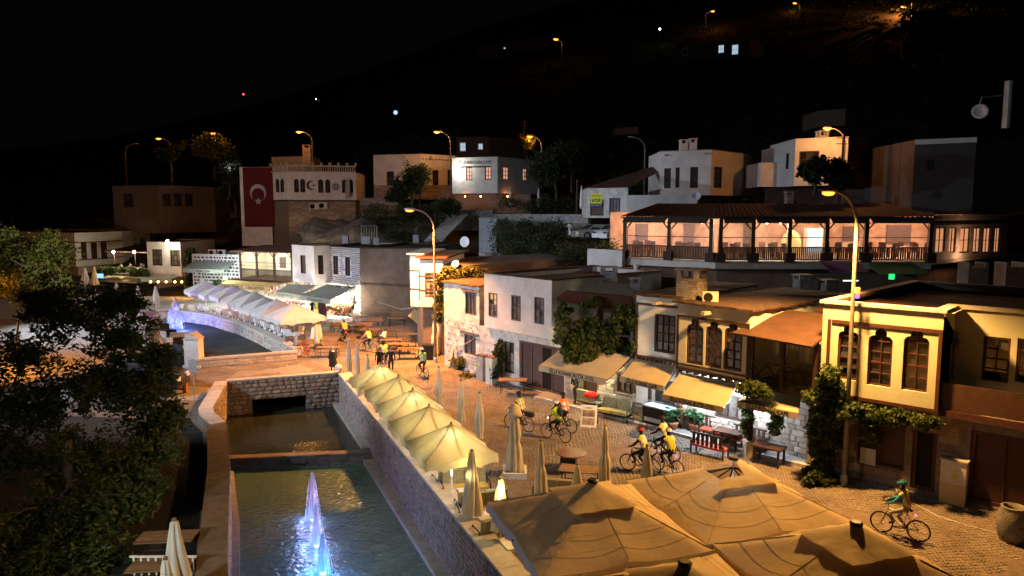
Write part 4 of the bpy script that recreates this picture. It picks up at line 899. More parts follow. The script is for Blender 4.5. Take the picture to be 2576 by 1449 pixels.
# ================================================================ TERRACE RESTAURANT AND HILLSIDE
def pxh(root,cols,ytop,ybot,wins=(),m=None,cop=None,dep=7,kinds='rect',par=.1,roofm=None,mm={},**kw):
    """house from pixel columns [(x,Y),...] front points left to right (2 or 3), depth dep behind"""
    P=[xy(D(x,600,Y)) for x,Y in cols]; z1=D(cols[0][0],ytop,cols[0][1]).z; z0=D(cols[0][0],ybot,cols[0][1]).z
    pts=P+[(P[-1][0]+.05*P[-1][0]*dep/40,P[-1][1]+dep),(P[0][0]+.05*P[0][0]*dep/40,P[0][1]+dep)]
    fr=frames(pts); holes={}; rs=[]
    for (e,x0,x1,y0,y1,kind,c,r,fm,gm,*o) in wins:
        q=fr[e].rect(x0,x1,y0,y1); q=(max(.05,q[0]),min(fr[e].L-.05,q[1]),max(z0+.05,q[2]),min(z1-.05,q[3])); 
        if q[1]-q[0]<.1: continue
        holes.setdefault(e,[]).append(shape(kind,*q)); rs.append((e,q,kind,c,r,fm,gm))
    body(root,pts,z0,z1,holes,m,cop=cop,par=par,roofm=roofm,mm=mm)
    for e,q,kind,c,r,fm,gm in rs: window(fr[e],q,root,kind,c,r,fm=fm,gm=gm,ft=kw.get('ft',.1),mt=kw.get('mt',.06),panes=kw.get('panes',True))
    return fr,z0,z1,pts
def base(root_name,label,cat,x,Y,z=0,group=None): p=D(x,600,Y); return thing(root_name,label,cat,(p.x,p.y,z),group)
W_,GL,GC=M['wood'],M['glass'],M['glass_c']
# restaurant
rest=base('terrace_restaurant','long brightly lit timber terrace restaurant with clear plastic blinds above the hotel','restaurant',1950,48,6.9)
A0=xy(D(1568,600,52.5)); A1=xy(D(1803,600,48.3)); B1=xy(D(2345,600,48)); C1=xy(D(2532,600,57)); zf0,ze=6.9,9.55
fA,fB,fC=Fr(A0,A1),Fr(A1,B1),Fr(B1,C1,out=(1,-1))
pp=[A0,A1,B1,C1,(C1[0]+2,66),(A0[0]+1,66)]
MB().prism(offs(pp,.1),zf0-.25,zf0-.02).build('floor',M['concrete'],rest)
MB().prism(offs([A0,A1,B1,C1,(C1[0],64),(A0[0]+1,64)],-1.),1.2,zf0-.26).build('ground_floor',M['brown'],rest)
mb=MB()
mb.prism([(A0[0]-.2,58),(C1[0]-3,58),(C1[0]-3,58.3),(A0[0]-.2,58.3)],zf0,ze+.6); mb.build('back_wall',mat('pink_plaster',(.55,.4,.33),(.2,.13,.1),.7,.8,.3,detail=6),rest)
for x0,x1,z0_,z1_ in((1600,1630,7.9,9.2),(1720,1745,7.4,9.2),(1870,1890,7.3,9.2),(2120,2160,7.8,9.),(2230,2290,7.6,9.1)):
    a,b=D(x0,600,57.9),D(x1,600,57.9); MB().box(((a.x+b.x)/2,57.9,(z0_+z1_)/2),(b.x-a.x,.12,z1_-z0_)).build('inner_door',M['greywood'],rest)
# corrugated roof
mb=MB(); e0=[(A0[0]-.3,A0[1]-.5),(A1[0],A1[1]-.6),(B1[0]+.2,B1[1]-.6)]; bk=[(A0[0]+3.5,58),(A1[0]+3,58.5),(B1[0]+2,58)]
for k in range(2):
    n=46 if k else 26
    for i in range(n):
        a=lerp(e0[k],e0[k+1],i/n); b=lerp(e0[k],e0[k+1],(i+.92)/n); c=lerp(bk[k],bk[k+1],(i+.92)/n); d=lerp(bk[k],bk[k+1],i/n); h=.05
        P=[(*a,ze+.3),(*lerp(a,b,.5),ze+.3+h),(*b,ze+.3),(*c,ze+1.25),(*lerp(c,d,.5),ze+1.25+h),(*d,ze+1.25)]
        mb=MB(); mb.add(P+[(x,y,z-.03) for x,y,z in P],[(0,1,4,5),(1,2,3,4),(11,10,7,6),(10,9,8,7),(0,6,7,1),(1,7,8,2),(5,4,10,11),(4,3,9,10),(0,5,11,6),(2,8,9,3)]); mb.build('roof_sheet',M['tile'],rest)
MB().prism([e0[0],e0[1],e0[2],bk[2],bk[1],bk[0]],ze+.16,ze+.24).build('ceiling',M['wood'],rest)
PL=glassmat('plastic_blind',(.7,.65,.6),.86,.12)
def bay(fr,u0,u1,nb):
    mb=MB(); fr.box(mb,u0,u1,zf0+.85,zf0+.93,-.05,.06); fr.box(mb,u0,u1,zf0+.02,zf0+.1,-.05,.06); mb.build('rail',M['wood'],rest)
    for k in range(nb):
        u=u0+(u1-u0)*(k+.5)/nb; mb=MB(); fr.box(mb,u-.045,u+.045,zf0+.1,zf0+.85,-.03,.02); mb.build('baluster',M['wood'],rest)
    mb=MB()
    for z in(zf0+1.55,ze-.12): fr.box(mb,u0,u1,z-.025,z+.025,-.02,.02)
    mb.build('blind_rod',M['wood'],rest)
    mb=MB(); fr.box(mb,u0,u1,zf0+.93,ze-.1,-.065,-.055); mb.build('plastic_blind',PL,rest)
    for s_,u in((1,u0),(-1,u1)): mb=MB(); mb.tube([fr.P(u,ze-.55,0),fr.P(u+s_*.42,ze-.05,0)],.05,4); mb.build('brace',M['wood'],rest)
    # short canvas awning above each bay
    mb=MB(); mb.slab([fr.P(u0-.05,ze+.28,.1),fr.P(u1+.05,ze+.28,.1),fr.P(u1+.05,ze-.12,.75),fr.P(u0-.05,ze-.12,.75)],.02); mb.build('bay_awning',mat('olive_canvas',(.1,.08,.055),(.07,.055,.04),2,.9),rest)
ua=[fA.hit(x,600)[0] for x in(1573,1684.5,1790)]; ub=[fB.hit(x,600)[0] for x in(1812,1893.6,1985.5,2079,2178.5,2340)]
for fr,us_,nbs in((fA,ua,(24,24)),(fB,ub,(17,17,17,17,26))):
    for i,u in enumerate(us_):
        mb=MB(); fr.box(mb,u-.13,u+.13,zf0,ze+.15,-.14,.12); mb.build('post',M['wood'],rest)
        mb=MB(); fr.box(mb,u-.3,u+.3,zf0-.1,zf0+.55,.0,.35); mb.build('planter_box',M['wood'],rest)
        if i<len(us_)-1: bay(fr,u+.14,us_[i+1]-.14,nbs[i])
mb=MB(); fA.box(mb,0,fA.L,zf0-.55,zf0-.12,-.1,.12); mb.build('floor_beam',M['offwhite'],rest); mb=MB(); fB.box(mb,0,fB.L,zf0-.55,zf0-.12,-.1,.1); mb.build('floor_beam',M['concrete'],rest)
q=[fC.rect(a,b,572,636) for a,b in((2354,2378),(2388,2405),(2415,2440),(2449,2467),(2474,2492),(2502,2516))]  # first entry is the lit end blind, shown as one more glowing window
wallp(fC,[(0,zf0-.3),(fC.L,zf0-.3),(fC.L,ze+.4),(0,ze+.4)],[shape('rect',*r) for r in q],.2,M['plaster_old'],rest)
for r in q: window(fC,r,rest,'rect',2,2,fm=M['wood'],gm=mat('orange_lit_window',(.3,.15,.08),(.15,.07,.04),5,em=.5,emc=(1,.42,.2),rnd=.35),ft=.08)
for z in(zf0-.1,ze-.2): band(fC,0,fC.L,z-.08,z+.08,.06,rest,M['wood'])
wp_=fC.P(0,zf0,0)
MB().prism([(B1[0],B1[1]),C1,(C1[0]+1,66),(B1[0]+1,66)],ze+.42,ze+.6).build('side_roof',M['tile'],rest)
for k,(x,Y,p) in enumerate(((1640,55,130),(1750,53,170),(1860,52,110),(1925,50.5,210),(2030,54,110),(2130,53,120),(2260,52,170),(2310,55,120),(2440,57,150))):
    v=D(x,565,Y); light('restaurant_light','POINT',(v.x,Y,ze-.25),(p*5 if k<8 else 45),(1,.5,.25) if k not in(3,) else (1,.85,.6),size=.15)
    if k in(1,3,3): 
        for dx in((0,) if k==1 else (-.45,.45)): tag(MB().ball((v.x+dx,Y-1.6,ze-.1),.1).build('ceiling_lamp',M['e_white'],rest))
# inside: tables with red chairs, fridge
rt=thing('dining_table','dining table','table',(0,0,0)); rt['group']='dining tables inside the terrace restaurant'
MB().box((0,0,.74),(1.6,.8,.05)).build('table_top',M['offwhite'],rt); [MB().box((x,y,.36),(.06,.06,.72)).build('leg',M['wood'],rt) for x in(-.7,.7) for y in(-.33,.33)]
rc=thing('dining_chair','chair','chair',(0,0,0)); MB().box((0,0,.45),(.45,.45,.06)).build('seat',mat('red_cushion',(.35,.06,.03),rough=.8),rc); MB().box((0,.2,.8),(.45,.05,.6)).build('backrest',M['redwood'],rc); [MB().box((x,y,.21),(.04,.04,.42)).build('leg',M['wood'],rc) for x in(-.2,.2) for y in(-.2,.2)]
spots=[(1620,54.2),(1730,51.8),(1850,50.6),(1945,50.8),(2110,50.8),(2220,51),(2300,51.2)]
nm=['leftmost bay','second bay from the left','third bay beside the bend','fourth bay under the twin lamps','bay right of the lit fridge','wide right bay','right corner bay']
for (x,Y),s_ in zip(spots,nm):
    v=D(x,600,Y); dup(rt,(v.x,Y,zf0),random.uniform(-.2,.2),'pale topped dining table seen through the blind of the '+s_,'dining tables inside the terrace restaurant')
    for dx,dy,rz,w2 in((-.45,-.75,math.pi,'left near side'),(.45,-.75,math.pi,'right near side'),(-.45,.75,0,'left far side'),(.45,.75,0,'right far side')): dup(rc,(v.x+dx,Y+dy,zf0),rz,'red chair, %s of the table in the %s'%(w2,s_.split(' under')[0].split(' beside')[0]),'dining chairs inside the terrace restaurant')
a,b=D(2030,600,56),D(2066,600,56); fz=thing('drinks_fridge','glowing blue white drinks fridge at the back of the terrace restaurant','fridge',((a.x+b.x)/2,56,zf0)); MB().box(((a.x+b.x)/2,56.2,zf0+1),(b.x-a.x+.1,.7,2)).build('cabinet',M['white'],fz)
for k in range(2):
    for j in range(4): MB().box((a.x+(b.x-a.x)*(.27+.46*k),55.83,zf0+.35+j*.45),((b.x-a.x)*.42,.03,.36)).build('lit_shelf',emat('fridge_glow',(.55,.8,1),1.4),fz)
v=D(1960,600,54.5); mb=MB().lathe((v.x+.9,54.5,zf0),[(.7,0),(.72,.9),(.66,1.2),(.5,1.6),(.2,1.85),(.02,1.9)],14); tag(mb.build('domed_oven',mat('oven_clay',(.6,.5,.22),(.5,.4,.18),3)),'yellow domed clay oven inside the terrace restaurant','oven')
# wall left of the terrace, dark shed roofs
wl=Fr(D(1478,600,54),D(1566,600,51.5)); mb=MB(); wl.box(mb,0,wl.L,5.2,wl.hit(1520,628)[1],-.3,0); tag(mb.build('garden_wall',M['plaster']),'short plain wall lit orange left of the terrace restaurant','wall')
# roof clutter under the terrace
for i,(x,y,w2,h2,lb) in enumerate(((1532,672,.9,.8,'square pale brick chimney stub by the garden wall'),(1597,692,.55,.6,'small square vent box with a white bucket on it'),(2018,700,.8,1.,'low brick chimney under the terrace restaurant'),(2082,708,.8,.9,'dark brick chimney stub right of the tall chimney'),(1233,640,1.5,1.,'grey brick chimney beside the white satellite dish'))):
    Y=(42,42,43,43,66)[i]; v=D(x,y+10,Y); chimney(lb,(v.x,Y,v.z-.6),w2,h2,.1*i,M['stone_grey'],None,bricks=True,top=.2)
MB_=MB().lathe((D(1600,690,42).x,42,D(1600,690,42).z+.28),[(.14,0),(.18,.32)],12); tag(MB_.build('bucket',M['white']),'white bucket standing on a vent box below the terrace','bucket')
for x,lb in((2447,'left of two square grey roof planters at the right edge'),(2540,'right of two square grey roof planters at the right edge')):
    v=D(x,690,36); t=thing('roof_planter',lb,'planter',(v.x,36,v.z-.6),'grey roof planters'); MB().box((v.x,36,v.z-.1),(1.0,.9,.95)).build('pot',M['concrete'],t)
    for s_ in(-1,1): MB().box((v.x+s_*.42,36,v.z+.5),(.16,.9,.25)).build('rim_post',M['concrete'],t)
# purple and green shop canopies behind the yellow roof
for x0,x1,y0,mt_,lb,em in((2095,2190,672,mat('purple_canvas',(.08,.02,.09)),'unlit purple canopy with a thin white light strip under the terrace',M['e_cool']),(2215,2340,676,mat('green_canvas',(.02,.09,.03)),'dark green canopy with a glowing green lamp under the terrace',M['e_green'])):
    a,b=D(x0,y0,44),D(x1,y0,44); t=thing('canopy',lb,'canopy',((a.x+b.x)/2,44,a.z),'canopies under the terrace'); MB().slab([(a.x,44,a.z-.3),(b.x,44,a.z-.3),(b.x,46,a.z+.25),(a.x,46,a.z+.25)],.06).build('cover',mt_,t)
    if 'green' in lb: g=D(2243,696,43.7); MB().box(g,(.3,.1,.32)).build('lamp',em,t); light('green_light','POINT',g+Vector((0,-.3,-.2)),6,(.05,1,.3))
    else: g=D(2140,706,43.7); MB().box(g,(.9,.05,.03)).build('light_strip',em,t); light('purple_light','POINT',g+Vector((0,-.2,-.4)),6,(.5,.3,1))
g=D(2315,722,43.5); tag(MB().box(g,(.9,.05,.28)).build('lit_display',M['e_win']),'small bluish lit display window low behind the yellow house roof','display')
# ---------------- flag house
fh=base('flag_house','large white house with pointed windows, crescent emblem and balustraded roof on the rock','house',800,95,7)
WN=[(1,(739.5),(752),449,484,'ogee',2,3),(1,(755),(768),449,484,'ogee',2,3),(1,800,813.5,450,485,'ogee',2,3),(1,818,831,450,485,'ogee',2,3),(1,860,872,451,485,'ogee',2,3),(1,876.5,888.5,451,485,'ogee',2,3),(0,693.5,702.5,448,484,'ogee',2,3),(0,705,714.5,448,484,'ogee',2,3)]
cols=[(686,98),(726,95),(899,97)]
ff_,z0,z1,pts=pxh(fh,cols,434.7,504,[(e,a,b,c,d,k,x,y,W_,GL) for e,a,b,c,d,k,x,y in WN],M['plaster'],par=.05)
low=[(p[0],p[1]) for p in offs(pts,-.15)]; lfr=frames(low); body(fh,low,5.5,z0-.15,{},M['mortar'],par=0)
for e in(1,): stones(lfr[e],0,lfr[e].L,5.6,z0-.2,.3,.7,fh,M['stone'],d=.04,joint=.03)
for fr in ff_[:2]:
    band(fr,0,fr.L,z0-.15,z0+.02,.12,fh,W_); band(fr,0,fr.L,z1-.02,z1+.1,.2,fh,M['concrete'],'cornice')
    n=int(fr.L/.28); mb=MB(); fr.box(mb,0,fr.L,z1+.72,z1+.86,-.22,.06); mb.build('parapet_rail',M['stone_pale'],fh)
    for k in range(n): mb=MB(); u=fr.L*(k+.5)/n; fr.box(mb,u-.06,u+.06,z1+.1,z1+.72,-.14,.0); mb.build('baluster',M['stone_pale'],fh)
    for k in range(max(2,int(fr.L/1.1))+1):
        u=fr.L*k/max(2,int(fr.L/1.1)); mb=MB().lathe(fr.P(u,z1+.86,-.08),[(.1,0),(.22,.3),(.25,.34),(.06,.36)],8); mb.build('roof_urn',M['stone_pale'],fh)
def star(fr,u,z,r,n=5,rot=math.pi/2,inner=.4,nn=.04):
    P=[(u+(r if k%2==0 else r*inner)*math.cos(rot+math.pi*k/n),z+(r if k%2==0 else r*inner)*math.sin(rot+math.pi*k/n)) for k in range(2*n)]
    mb=MB(); mb.tess([P],lambda p:fr.P(p[0],p[1],nn)); return mb
def crescent(fr,u,z,r,open_a,nn=.04,r2=.8,off=.28):
    P=[];n=28; ca,sa=math.cos(open_a),math.sin(open_a); q=[]
    c2=off*r; R2=r2*r; x=(r*r-R2*R2+c2*c2)/(2*c2); y=math.sqrt(max(0,r*r-x*x)); a0=math.atan2(y,x); b0=math.atan2(y,x-c2)
    for i in range(n+1): a=a0+(2*math.pi-2*a0)*i/n; q.append((r*math.cos(a),r*math.sin(a)))
    for i in range(1,n): a=(2*math.pi-b0)-(2*math.pi-2*b0)*i/n; q.append((c2+R2*math.cos(a),R2*math.sin(a)))
    mb=MB(); mb.tess([[(u+x*ca-y*sa,z+x*sa+y*ca) for x,y in q]],lambda p:fr.P(p[0],p[1],nn)); return mb
f=ff_[1]; u,z=f.hit(783,466); crescent(f,u,z,.62,0,r2=.8,off=.33).build('crescent_emblem',W_,fh); u,z=f.hit(790,466); star(f,u,z,.24,rot=.3).build('star_emblem',W_,fh)
u,z=f.hit(845,469.5)
for k in range(10): a=k*math.pi/5; mb=MB().torus(f.P(u+.36*math.cos(a),z+.36*math.sin(a),.04),.13,.03,f.n,10,4); mb.build('rosette_ring',W_,fh)
MB().torus(f.P(u,z,.04),.2,.035,f.n,12,4).build('rosette_ring',W_,fh)
acunit('left one of two air conditioners under the white flag house wall',f.P(f.hit(789,510)[0],z0-1.25,.25),f.ang(),1.4); acunit('right one of two air conditioners under the white flag house wall',f.P(f.hit(812,509)[0],z0-1.15,.25),f.ang(),1.4)
for x,s_ in((873,'left'),(878,'right')): 
    p=f.P(f.hit(x,507)[0],z0+.1,.7); t=thing('closed_parasol','thin grey closed parasol, %s of two before the flag house windows'%s_,'parasol',p,'closed parasols by the flag house'); MB().lathe(p,[(.08,.3),(.22,.5),(.15,2.3),(.03,2.9)],8).build('canopy',M['galv'],t); MB().tube([p,p+Vector((0,0,.4))],.03,5).build('pole',M['metal'],t)
# flag wing and flag
wing=[xy(D(609,600,98.5)),xy(D(686,600,97.8)),xy(D(690,600,106)),xy(D(610,600,106))]; zt_=D(650,420,98).z; body(fh,wing,5.5,zt_,{},M['plaster'],par=.05)
fw=frames(wing)[0]; r=fw.rect(612,687,421,571,.3); flag=thing('wall_flag','huge red flag with white crescent and star hanging down a house wall','flag',fw.P((r[0]+r[1])/2,r[2],.3))
mb=MB(); N=24; M_=30; V=[];F=[]
for i in range(N+1):
    for j in range(M_+1): u=r[0]+(r[1]-r[0])*i/N; zz=r[2]+(r[3]-r[2])*j/M_; V.append(tuple(fw.P(u,zz,.22+.05*math.sin(u*5+zz*.3)*(1-j/M_))))
for i in range(N):
    for j in range(M_): k=i*(M_+1)+j; F.append((k,k+1,k+M_+2,k+M_+1))
mb.add(V,F); mb.build('cloth',mat('flag_red',(.08,.004,.006),(.07,.003,.005),1,.8),flag,True)
W2=r[1]-r[0]; uc=(r[0]+r[1])/2; zc=fw.hit(640,485,.3)[1]; crescent(fw,uc,zc,W2*.27,-math.pi/2,.3,.8,.26).build('crescent',mat('flag_white',(.32,.3,.33)),flag); star(fw,uc,fw.hit(640,506,.3)[1],W2*.13,nn=.3,inner=.38).build('star',mat('flag_white',(0,0,0)),flag)
# ---------------- hillside houses helper list
def hh(name,label,cols,yt,yb,wins,m,Y,**kw):
    x=sum(c[0] for c in cols)/len(cols); r=base(name,label,'house',x,Y,max(0,D(x,yb,Y).z)); return (r,)+pxh(r,cols,yt,yb,wins,m,**kw)
pk=M['e_winp']; bw=M['e_win']
r_,f_,z0,z1,_=hh('hillside_house','two part white house washed orange by a street lamp, left of the panorama cafe',[(943,102),(1062,100),(1147,103)],390,502,[(0,973,991,431,477,'rect',2,3,W_,GL),(1,1088,1103,428,468,'rect',2,3,W_,GL),(1,1126,1137.5,427,467,'rect',2,3,W_,GL)],M['plaster'],101,cop=M['tile'])
stones(f_[1],0,f_[1].L,z0,z0+2.,.3,.6,r_,M['stone'],d=.05); stones(f_[0],0,f_[0].L,z0,z0+2.,.3,.6,r_,M['stone'],d=.05)
for k in range(11): mb=MB(); u=f_[1].L*(k+.5)/11; f_[1].box(mb,u-.06,u+.06,z1-.75,z1-.6,.0,.18); mb.build('beam_end',W_,r_)
spout(f_[0],f_[0].L*.66,z1-.3,r_); spout(f_[1],f_[1].L*.25,z1-.3,r_)
m1=[(0,1167,1182,427,455,),(0,1167.5,1189,0,0)]
r_,f_,z0,z1,_=hh('panorama_cafe','white upstairs cafe with pink lit windows and a name painted across its top',[(1139,92),(1252,90),(1354,97)],398,487,[(0,1172,1188,420,454,'rect',2,3,M['redwood'],pk),(0,1219.5,1236,418,453,'rect',2,3,M['redwood'],pk),(1,1265.5,1280,419,453,'rect',2,3,M['redwood'],pk),(1,1315,1326,423,455,'rect',2,3,M['redwood'],pk)],M['plaster'],91,cop=M['concrete'])
u,z=f_[0].hit(1194,409); text('SİLLE MANZARA CAFE',f_[0],u,z,.55,mat('lettering_grey',(.15,.15,.16)),r_,width=f_[0].L*.72,bold=.01); mb=MB(); uu=f_[0].hit(1160,417)[0]; f_[0].box(mb,min(uu,f_[0].hit(1232,415)[0]),max(uu,f_[0].hit(1232,415)[0]),z-.62,z-.48,.0,.12); mb.build('sign_shelf',W_,r_)
u,z=f_[0].hit(1159,428); p=f_[0].P(u,z,.5); tag(MB().ball(p,.16).build('floodlight',M['e_white']),'glaring white floodlight on the panorama cafe wall','floodlight'); light('cafe_flood','POINT',p+f_[0].n*.25,260,(1,.93,.8),size=.1)
mb=MB(); q=f_[0].rect(1159,1168,441,458,.02); f_[0].box(mb,q[0],q[1],q[2],q[3],.01,.06); mb.build('menu_board',M['offwhite'],r_)
gfl=[xy(D(1146,600,93)),xy(D(1335,600,93.5)),xy(D(1340,600,98)),xy(D(1150,600,98))]; MB().prism(gfl,D(1200,545,93).z,z0).build('ground_floor',M['mortar'],r_)
for x in(1170,1209,1277): v=D(x,494,91.5); MB().ball(v,.1,6,4).build('wall_lamp',M['e_warm'],r_); light('porch_light','POINT',v+Vector((0,-.3,-.1)),38,(1,.35,.12))
r_,f_,z0,z1,_=hh('sale_house','small whitewashed house with tiled roof and a yellow for sale banner in its window',[(1477,70),(1578,68)],474,548,[(0,1484,1519,502,543,'rect',1,1,M['greywood'],mat('board_brown',(.09,.06,.05))),(0,1532,1566,498,540,'rect',4,1,M['greywood'],mat('plank_curtain',(.2,.18,.18),(.13,.12,.12),6,rnd=.3))],M['plaster_old'],69,dep=6,cop=M['greywood'])
q=f_[0].rect(1486,1514,486,509); sg=thing('sale_banner','yellow for sale banner in the left window of the whitewashed house','banner',f_[0].P((q[0]+q[1])/2,q[2],.02))
qs=f_[0].rect(1486,1514,487,512,.05); mb=MB(); f_[0].box(mb,qs[0],qs[1],qs[2],qs[3],.03,.05); mb.build('yellow_sheet',mat('sign_yellow',(.6,.62,.03)),sg); um,dz=(qs[0]+qs[1])/2,qs[3]-qs[2]
text("TURUNCU'DAN",f_[0],um,qs[3]-dz*.24,.22,M['black'],sg,n=.056,width=(qs[1]-qs[0])*.86); text('SATILIK',f_[0],um,qs[2]+dz*.3,.42,M['black'],sg,n=.056,width=(qs[1]-qs[0])*.86,bold=.015)
mb=MB(); f_[0].box(mb,qs[0],qs[1],qs[2]-.36,qs[2]-.02,.03,.05); mb.build('blue_sheet',mat('sign_blue',(.02,.03,.12)),sg); text('0507 959 04 70',f_[0],um,qs[2]-.19,.2,M['white'],sg,n=.056,width=(qs[1]-qs[0])*.9)
tr0,tr1,tr2,tr3=D(1470,473,69.2),D(1585,470,67.8),D(1690,416,76),D(1640,420,76.5)
for k in range(14):
    for j in range(9):
        a=tr0.lerp(tr1,k/14); b=tr0.lerp(tr1,(k+.9)/14); c=tr3.lerp(tr2,(k+.9)/14); d=tr3.lerp(tr2,k/14); p=[a.lerp(d,j/9),b.lerp(c,j/9),b.lerp(c,(j+1.15)/9),a.lerp(d,(j+1.15)/9)]; p[0].z+=.06;p[1].z+=.06
        MB().slab(p,.04).build('roof_tile',M['tile'],r_)
hh('low_annex','long low white garden wall building between sale house and terrace roof',[(1575,64),(1752,62)],491,560,[],M['plaster'],63,dep=4)
dish('white satellite dish on the low white annex roof',D(1750,500,61.8)-Vector((0,0,.1)),(-.3,-1,.15),.45,.35)
r_,f_,z0,z1,_=hh('twin_chimney_house','white cube house with two chimneys, its right side partly lit orange',[(1658,72),(1784,70),(1907,78)],382,492,[(0,1670.5,1687.5,423,474,'rect',2,4,W_,GL),(0,1699,1709.5,421,472,'rect',1,4,W_,GL),(0,1736,1756,420,473,'rect',2,4,W_,GL),(1,1795.5,1816,419.5,473,'rect',2,4,W_,GL)],M['plaster'],72,cop=M['concrete'],par=.2)
spout(f_[0],.5,z1-.35,r_); spout(f_[0],f_[0].L-.5,z1-.3,r_)
for x,y in((1719,379),(1742,376)): v=D(x,y,74); chimney('slim white chimney, %s of the pair on the white cube house'%('left' if x<1730 else 'right'),(v.x,74,v.z-.3),.75,1.3,0,top=.3)
r_,f_,z0,z1,_=hh('stepped_house','lower stepped white house joining the twin chimney house and the orange lit house',[(1907,70),(1963,70)],409,470,[],M['plaster'],70,dep=6); 
r_,f_,z0,z1,_=hh('narrow_house','narrow white house with one dark window right of the stepped wall',[(1957,69),(1992,68)],365,470,[(0,1977,1989,386,425,'rect',1,3,W_,GL)],M['plaster'],69,dep=6)
r_,f_,z0,z1,_=hh('orange_house','white house brightly lit orange by the street lamp, half hidden by a leafy tree',[(1991,67),(2122,65),(2292,76)],351,468,[(0,2010,2060,380,440,'rect',3,3,W_,GL),(1,2163,2205,382,440,'rect',2,3,W_,GL),(1,2222,2245,385,440,'rect',1,3,W_,GL)],M['plaster'],66,cop=M['plaster'],mm={1:M['brown']})
v=D(2068,343,68); chimney('small chimney on the orange lit house',(v.x,68,v.z-.6),.9,1.,0)
pl=[xy(D(1920,600,72)),xy(D(2300,600,70)),xy(D(2300,600,80)),xy(D(1920,600,80))]; bs=thing('dark_basement','dark lower storey below the stepped and orange lit houses','building',(pl[0][0],pl[0][1],7)); MB().prism(pl,6.5,D(2000,469,70).z).build('wall',M['brown'],bs)
v=D(1984,500,62); chimney('thin brick flue pipe lit orange above the terrace roof',(v.x,62,9.6),.6,2.2,0,M['stone_pale'],bricks=True,top=.2)
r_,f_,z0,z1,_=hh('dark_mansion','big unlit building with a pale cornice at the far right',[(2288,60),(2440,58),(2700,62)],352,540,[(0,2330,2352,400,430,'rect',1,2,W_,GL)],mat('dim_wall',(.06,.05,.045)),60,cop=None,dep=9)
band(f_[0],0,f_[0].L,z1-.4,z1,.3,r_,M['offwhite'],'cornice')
t=thing('roof_flue','tall metal flue and pipes on the unlit building roof','flue',D(2535,300,62)); v=D(2535,262,62); MB().tube([v-Vector((0,0,2)),v,v+Vector((0,0,1.9))],.34,12).build('flue',M['galv'],t); MB().tube([D(2520,240,62),D(2470,245,62),D(2462,270,62)],.05,6).build('pipe',M['galv'],t)
dish('big dim satellite dish on the unlit building roof',D(2463,300,61),(-.4,-1,.2),.62,.6); 
r_,f_,z0,z1,_=hh('dim_house','dim pinkish two storey house with three dark windows behind the cafe roofs',[(290,108),(402,104),(545,112)],468,585,[(0,331,345,497,520,'rect',1,2,W_,GL),(0,350,362,497,520,'rect',1,2,W_,GL),(1,417,441,487,520,'rect',2,2,W_,GL),(1,450,472,487,520,'rect',2,2,W_,GL)][0:0]+[(1,369+40,389+40,487,519,'rect',2,2,W_,GL),(1,437,457,487,519,'rect',2,2,W_,GL),(1,466,485,487,519,'rect',2,2,W_,GL),(0,310,335,487,522,'rect',2,2,W_,GL)],mat('dim_cream',(.16,.12,.1),(.12,.09,.075),1.),106)  # the dimness of this house is put into its wall colour
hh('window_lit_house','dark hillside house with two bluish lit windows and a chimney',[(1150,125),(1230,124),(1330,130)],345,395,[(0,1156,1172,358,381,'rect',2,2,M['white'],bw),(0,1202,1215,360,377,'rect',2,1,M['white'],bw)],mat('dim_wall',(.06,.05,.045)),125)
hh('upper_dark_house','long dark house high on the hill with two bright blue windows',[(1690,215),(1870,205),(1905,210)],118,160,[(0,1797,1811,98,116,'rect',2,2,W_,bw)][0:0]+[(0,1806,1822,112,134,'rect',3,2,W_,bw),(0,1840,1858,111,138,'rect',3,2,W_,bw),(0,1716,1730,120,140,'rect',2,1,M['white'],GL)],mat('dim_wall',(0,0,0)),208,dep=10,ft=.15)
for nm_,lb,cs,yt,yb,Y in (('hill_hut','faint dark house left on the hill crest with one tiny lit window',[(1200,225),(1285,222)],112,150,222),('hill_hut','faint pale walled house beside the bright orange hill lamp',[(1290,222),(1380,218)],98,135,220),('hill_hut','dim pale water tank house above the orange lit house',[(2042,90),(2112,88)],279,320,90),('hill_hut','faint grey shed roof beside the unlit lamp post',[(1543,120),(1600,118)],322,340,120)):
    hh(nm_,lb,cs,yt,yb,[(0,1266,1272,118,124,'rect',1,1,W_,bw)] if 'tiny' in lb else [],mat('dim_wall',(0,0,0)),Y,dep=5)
r_,f_,z0,z1,_=hh('stone_gable_house','rough stone house with tall chimney lit orange behind the flag house',[(690,112),(790,110)],395,440,[],M['stone'],111,dep=6); v=D(773,375,108); chimney('tall stone chimney lit orange behind the flag house roof',(v.x,108,v.z-2.5),1.1,3.,0,M['stone'],bricks=True)
# retaining walls, stairs, car park
for a,b,yt,yb,Y,Y2,lb in((1230,1480,535,548,86,74,'long low stone garden wall below the panorama cafe'),(1090,1240,527,540,90,87,'pale stone wall lit orange left of the panorama cafe'),(905,1000,497,520,98,98,'dark low terrace wall right of the flag house')):
    A,B=D(a,yt,Y),D(b,yt+ (8 if 'long' in lb else 2),Y2); t=thing('retaining_wall',lb,'wall',A,'retaining walls on the slope'); fr=Fr(A,B); mb=MB(); z=(A.z+B.z)/2; fr.box(mb,0,fr.L,z-2.5,z,-.4,0); mb.build('wall_core',M['mortar'],t); stones(fr,0,fr.L,z-.9,z,.25,.5,t,M['stone_grey'],d=.05,cap=120)
st=thing('stone_stairs','narrow stone stairs climbing the dark slope below the panorama cafe','stairs',D(1120,590,80))
for k in range(14): a=D(1090+5*k,605-5*k,78+.55*k); MB().box(a,(2.,.6,.22)).build('step',M['concrete'],st)
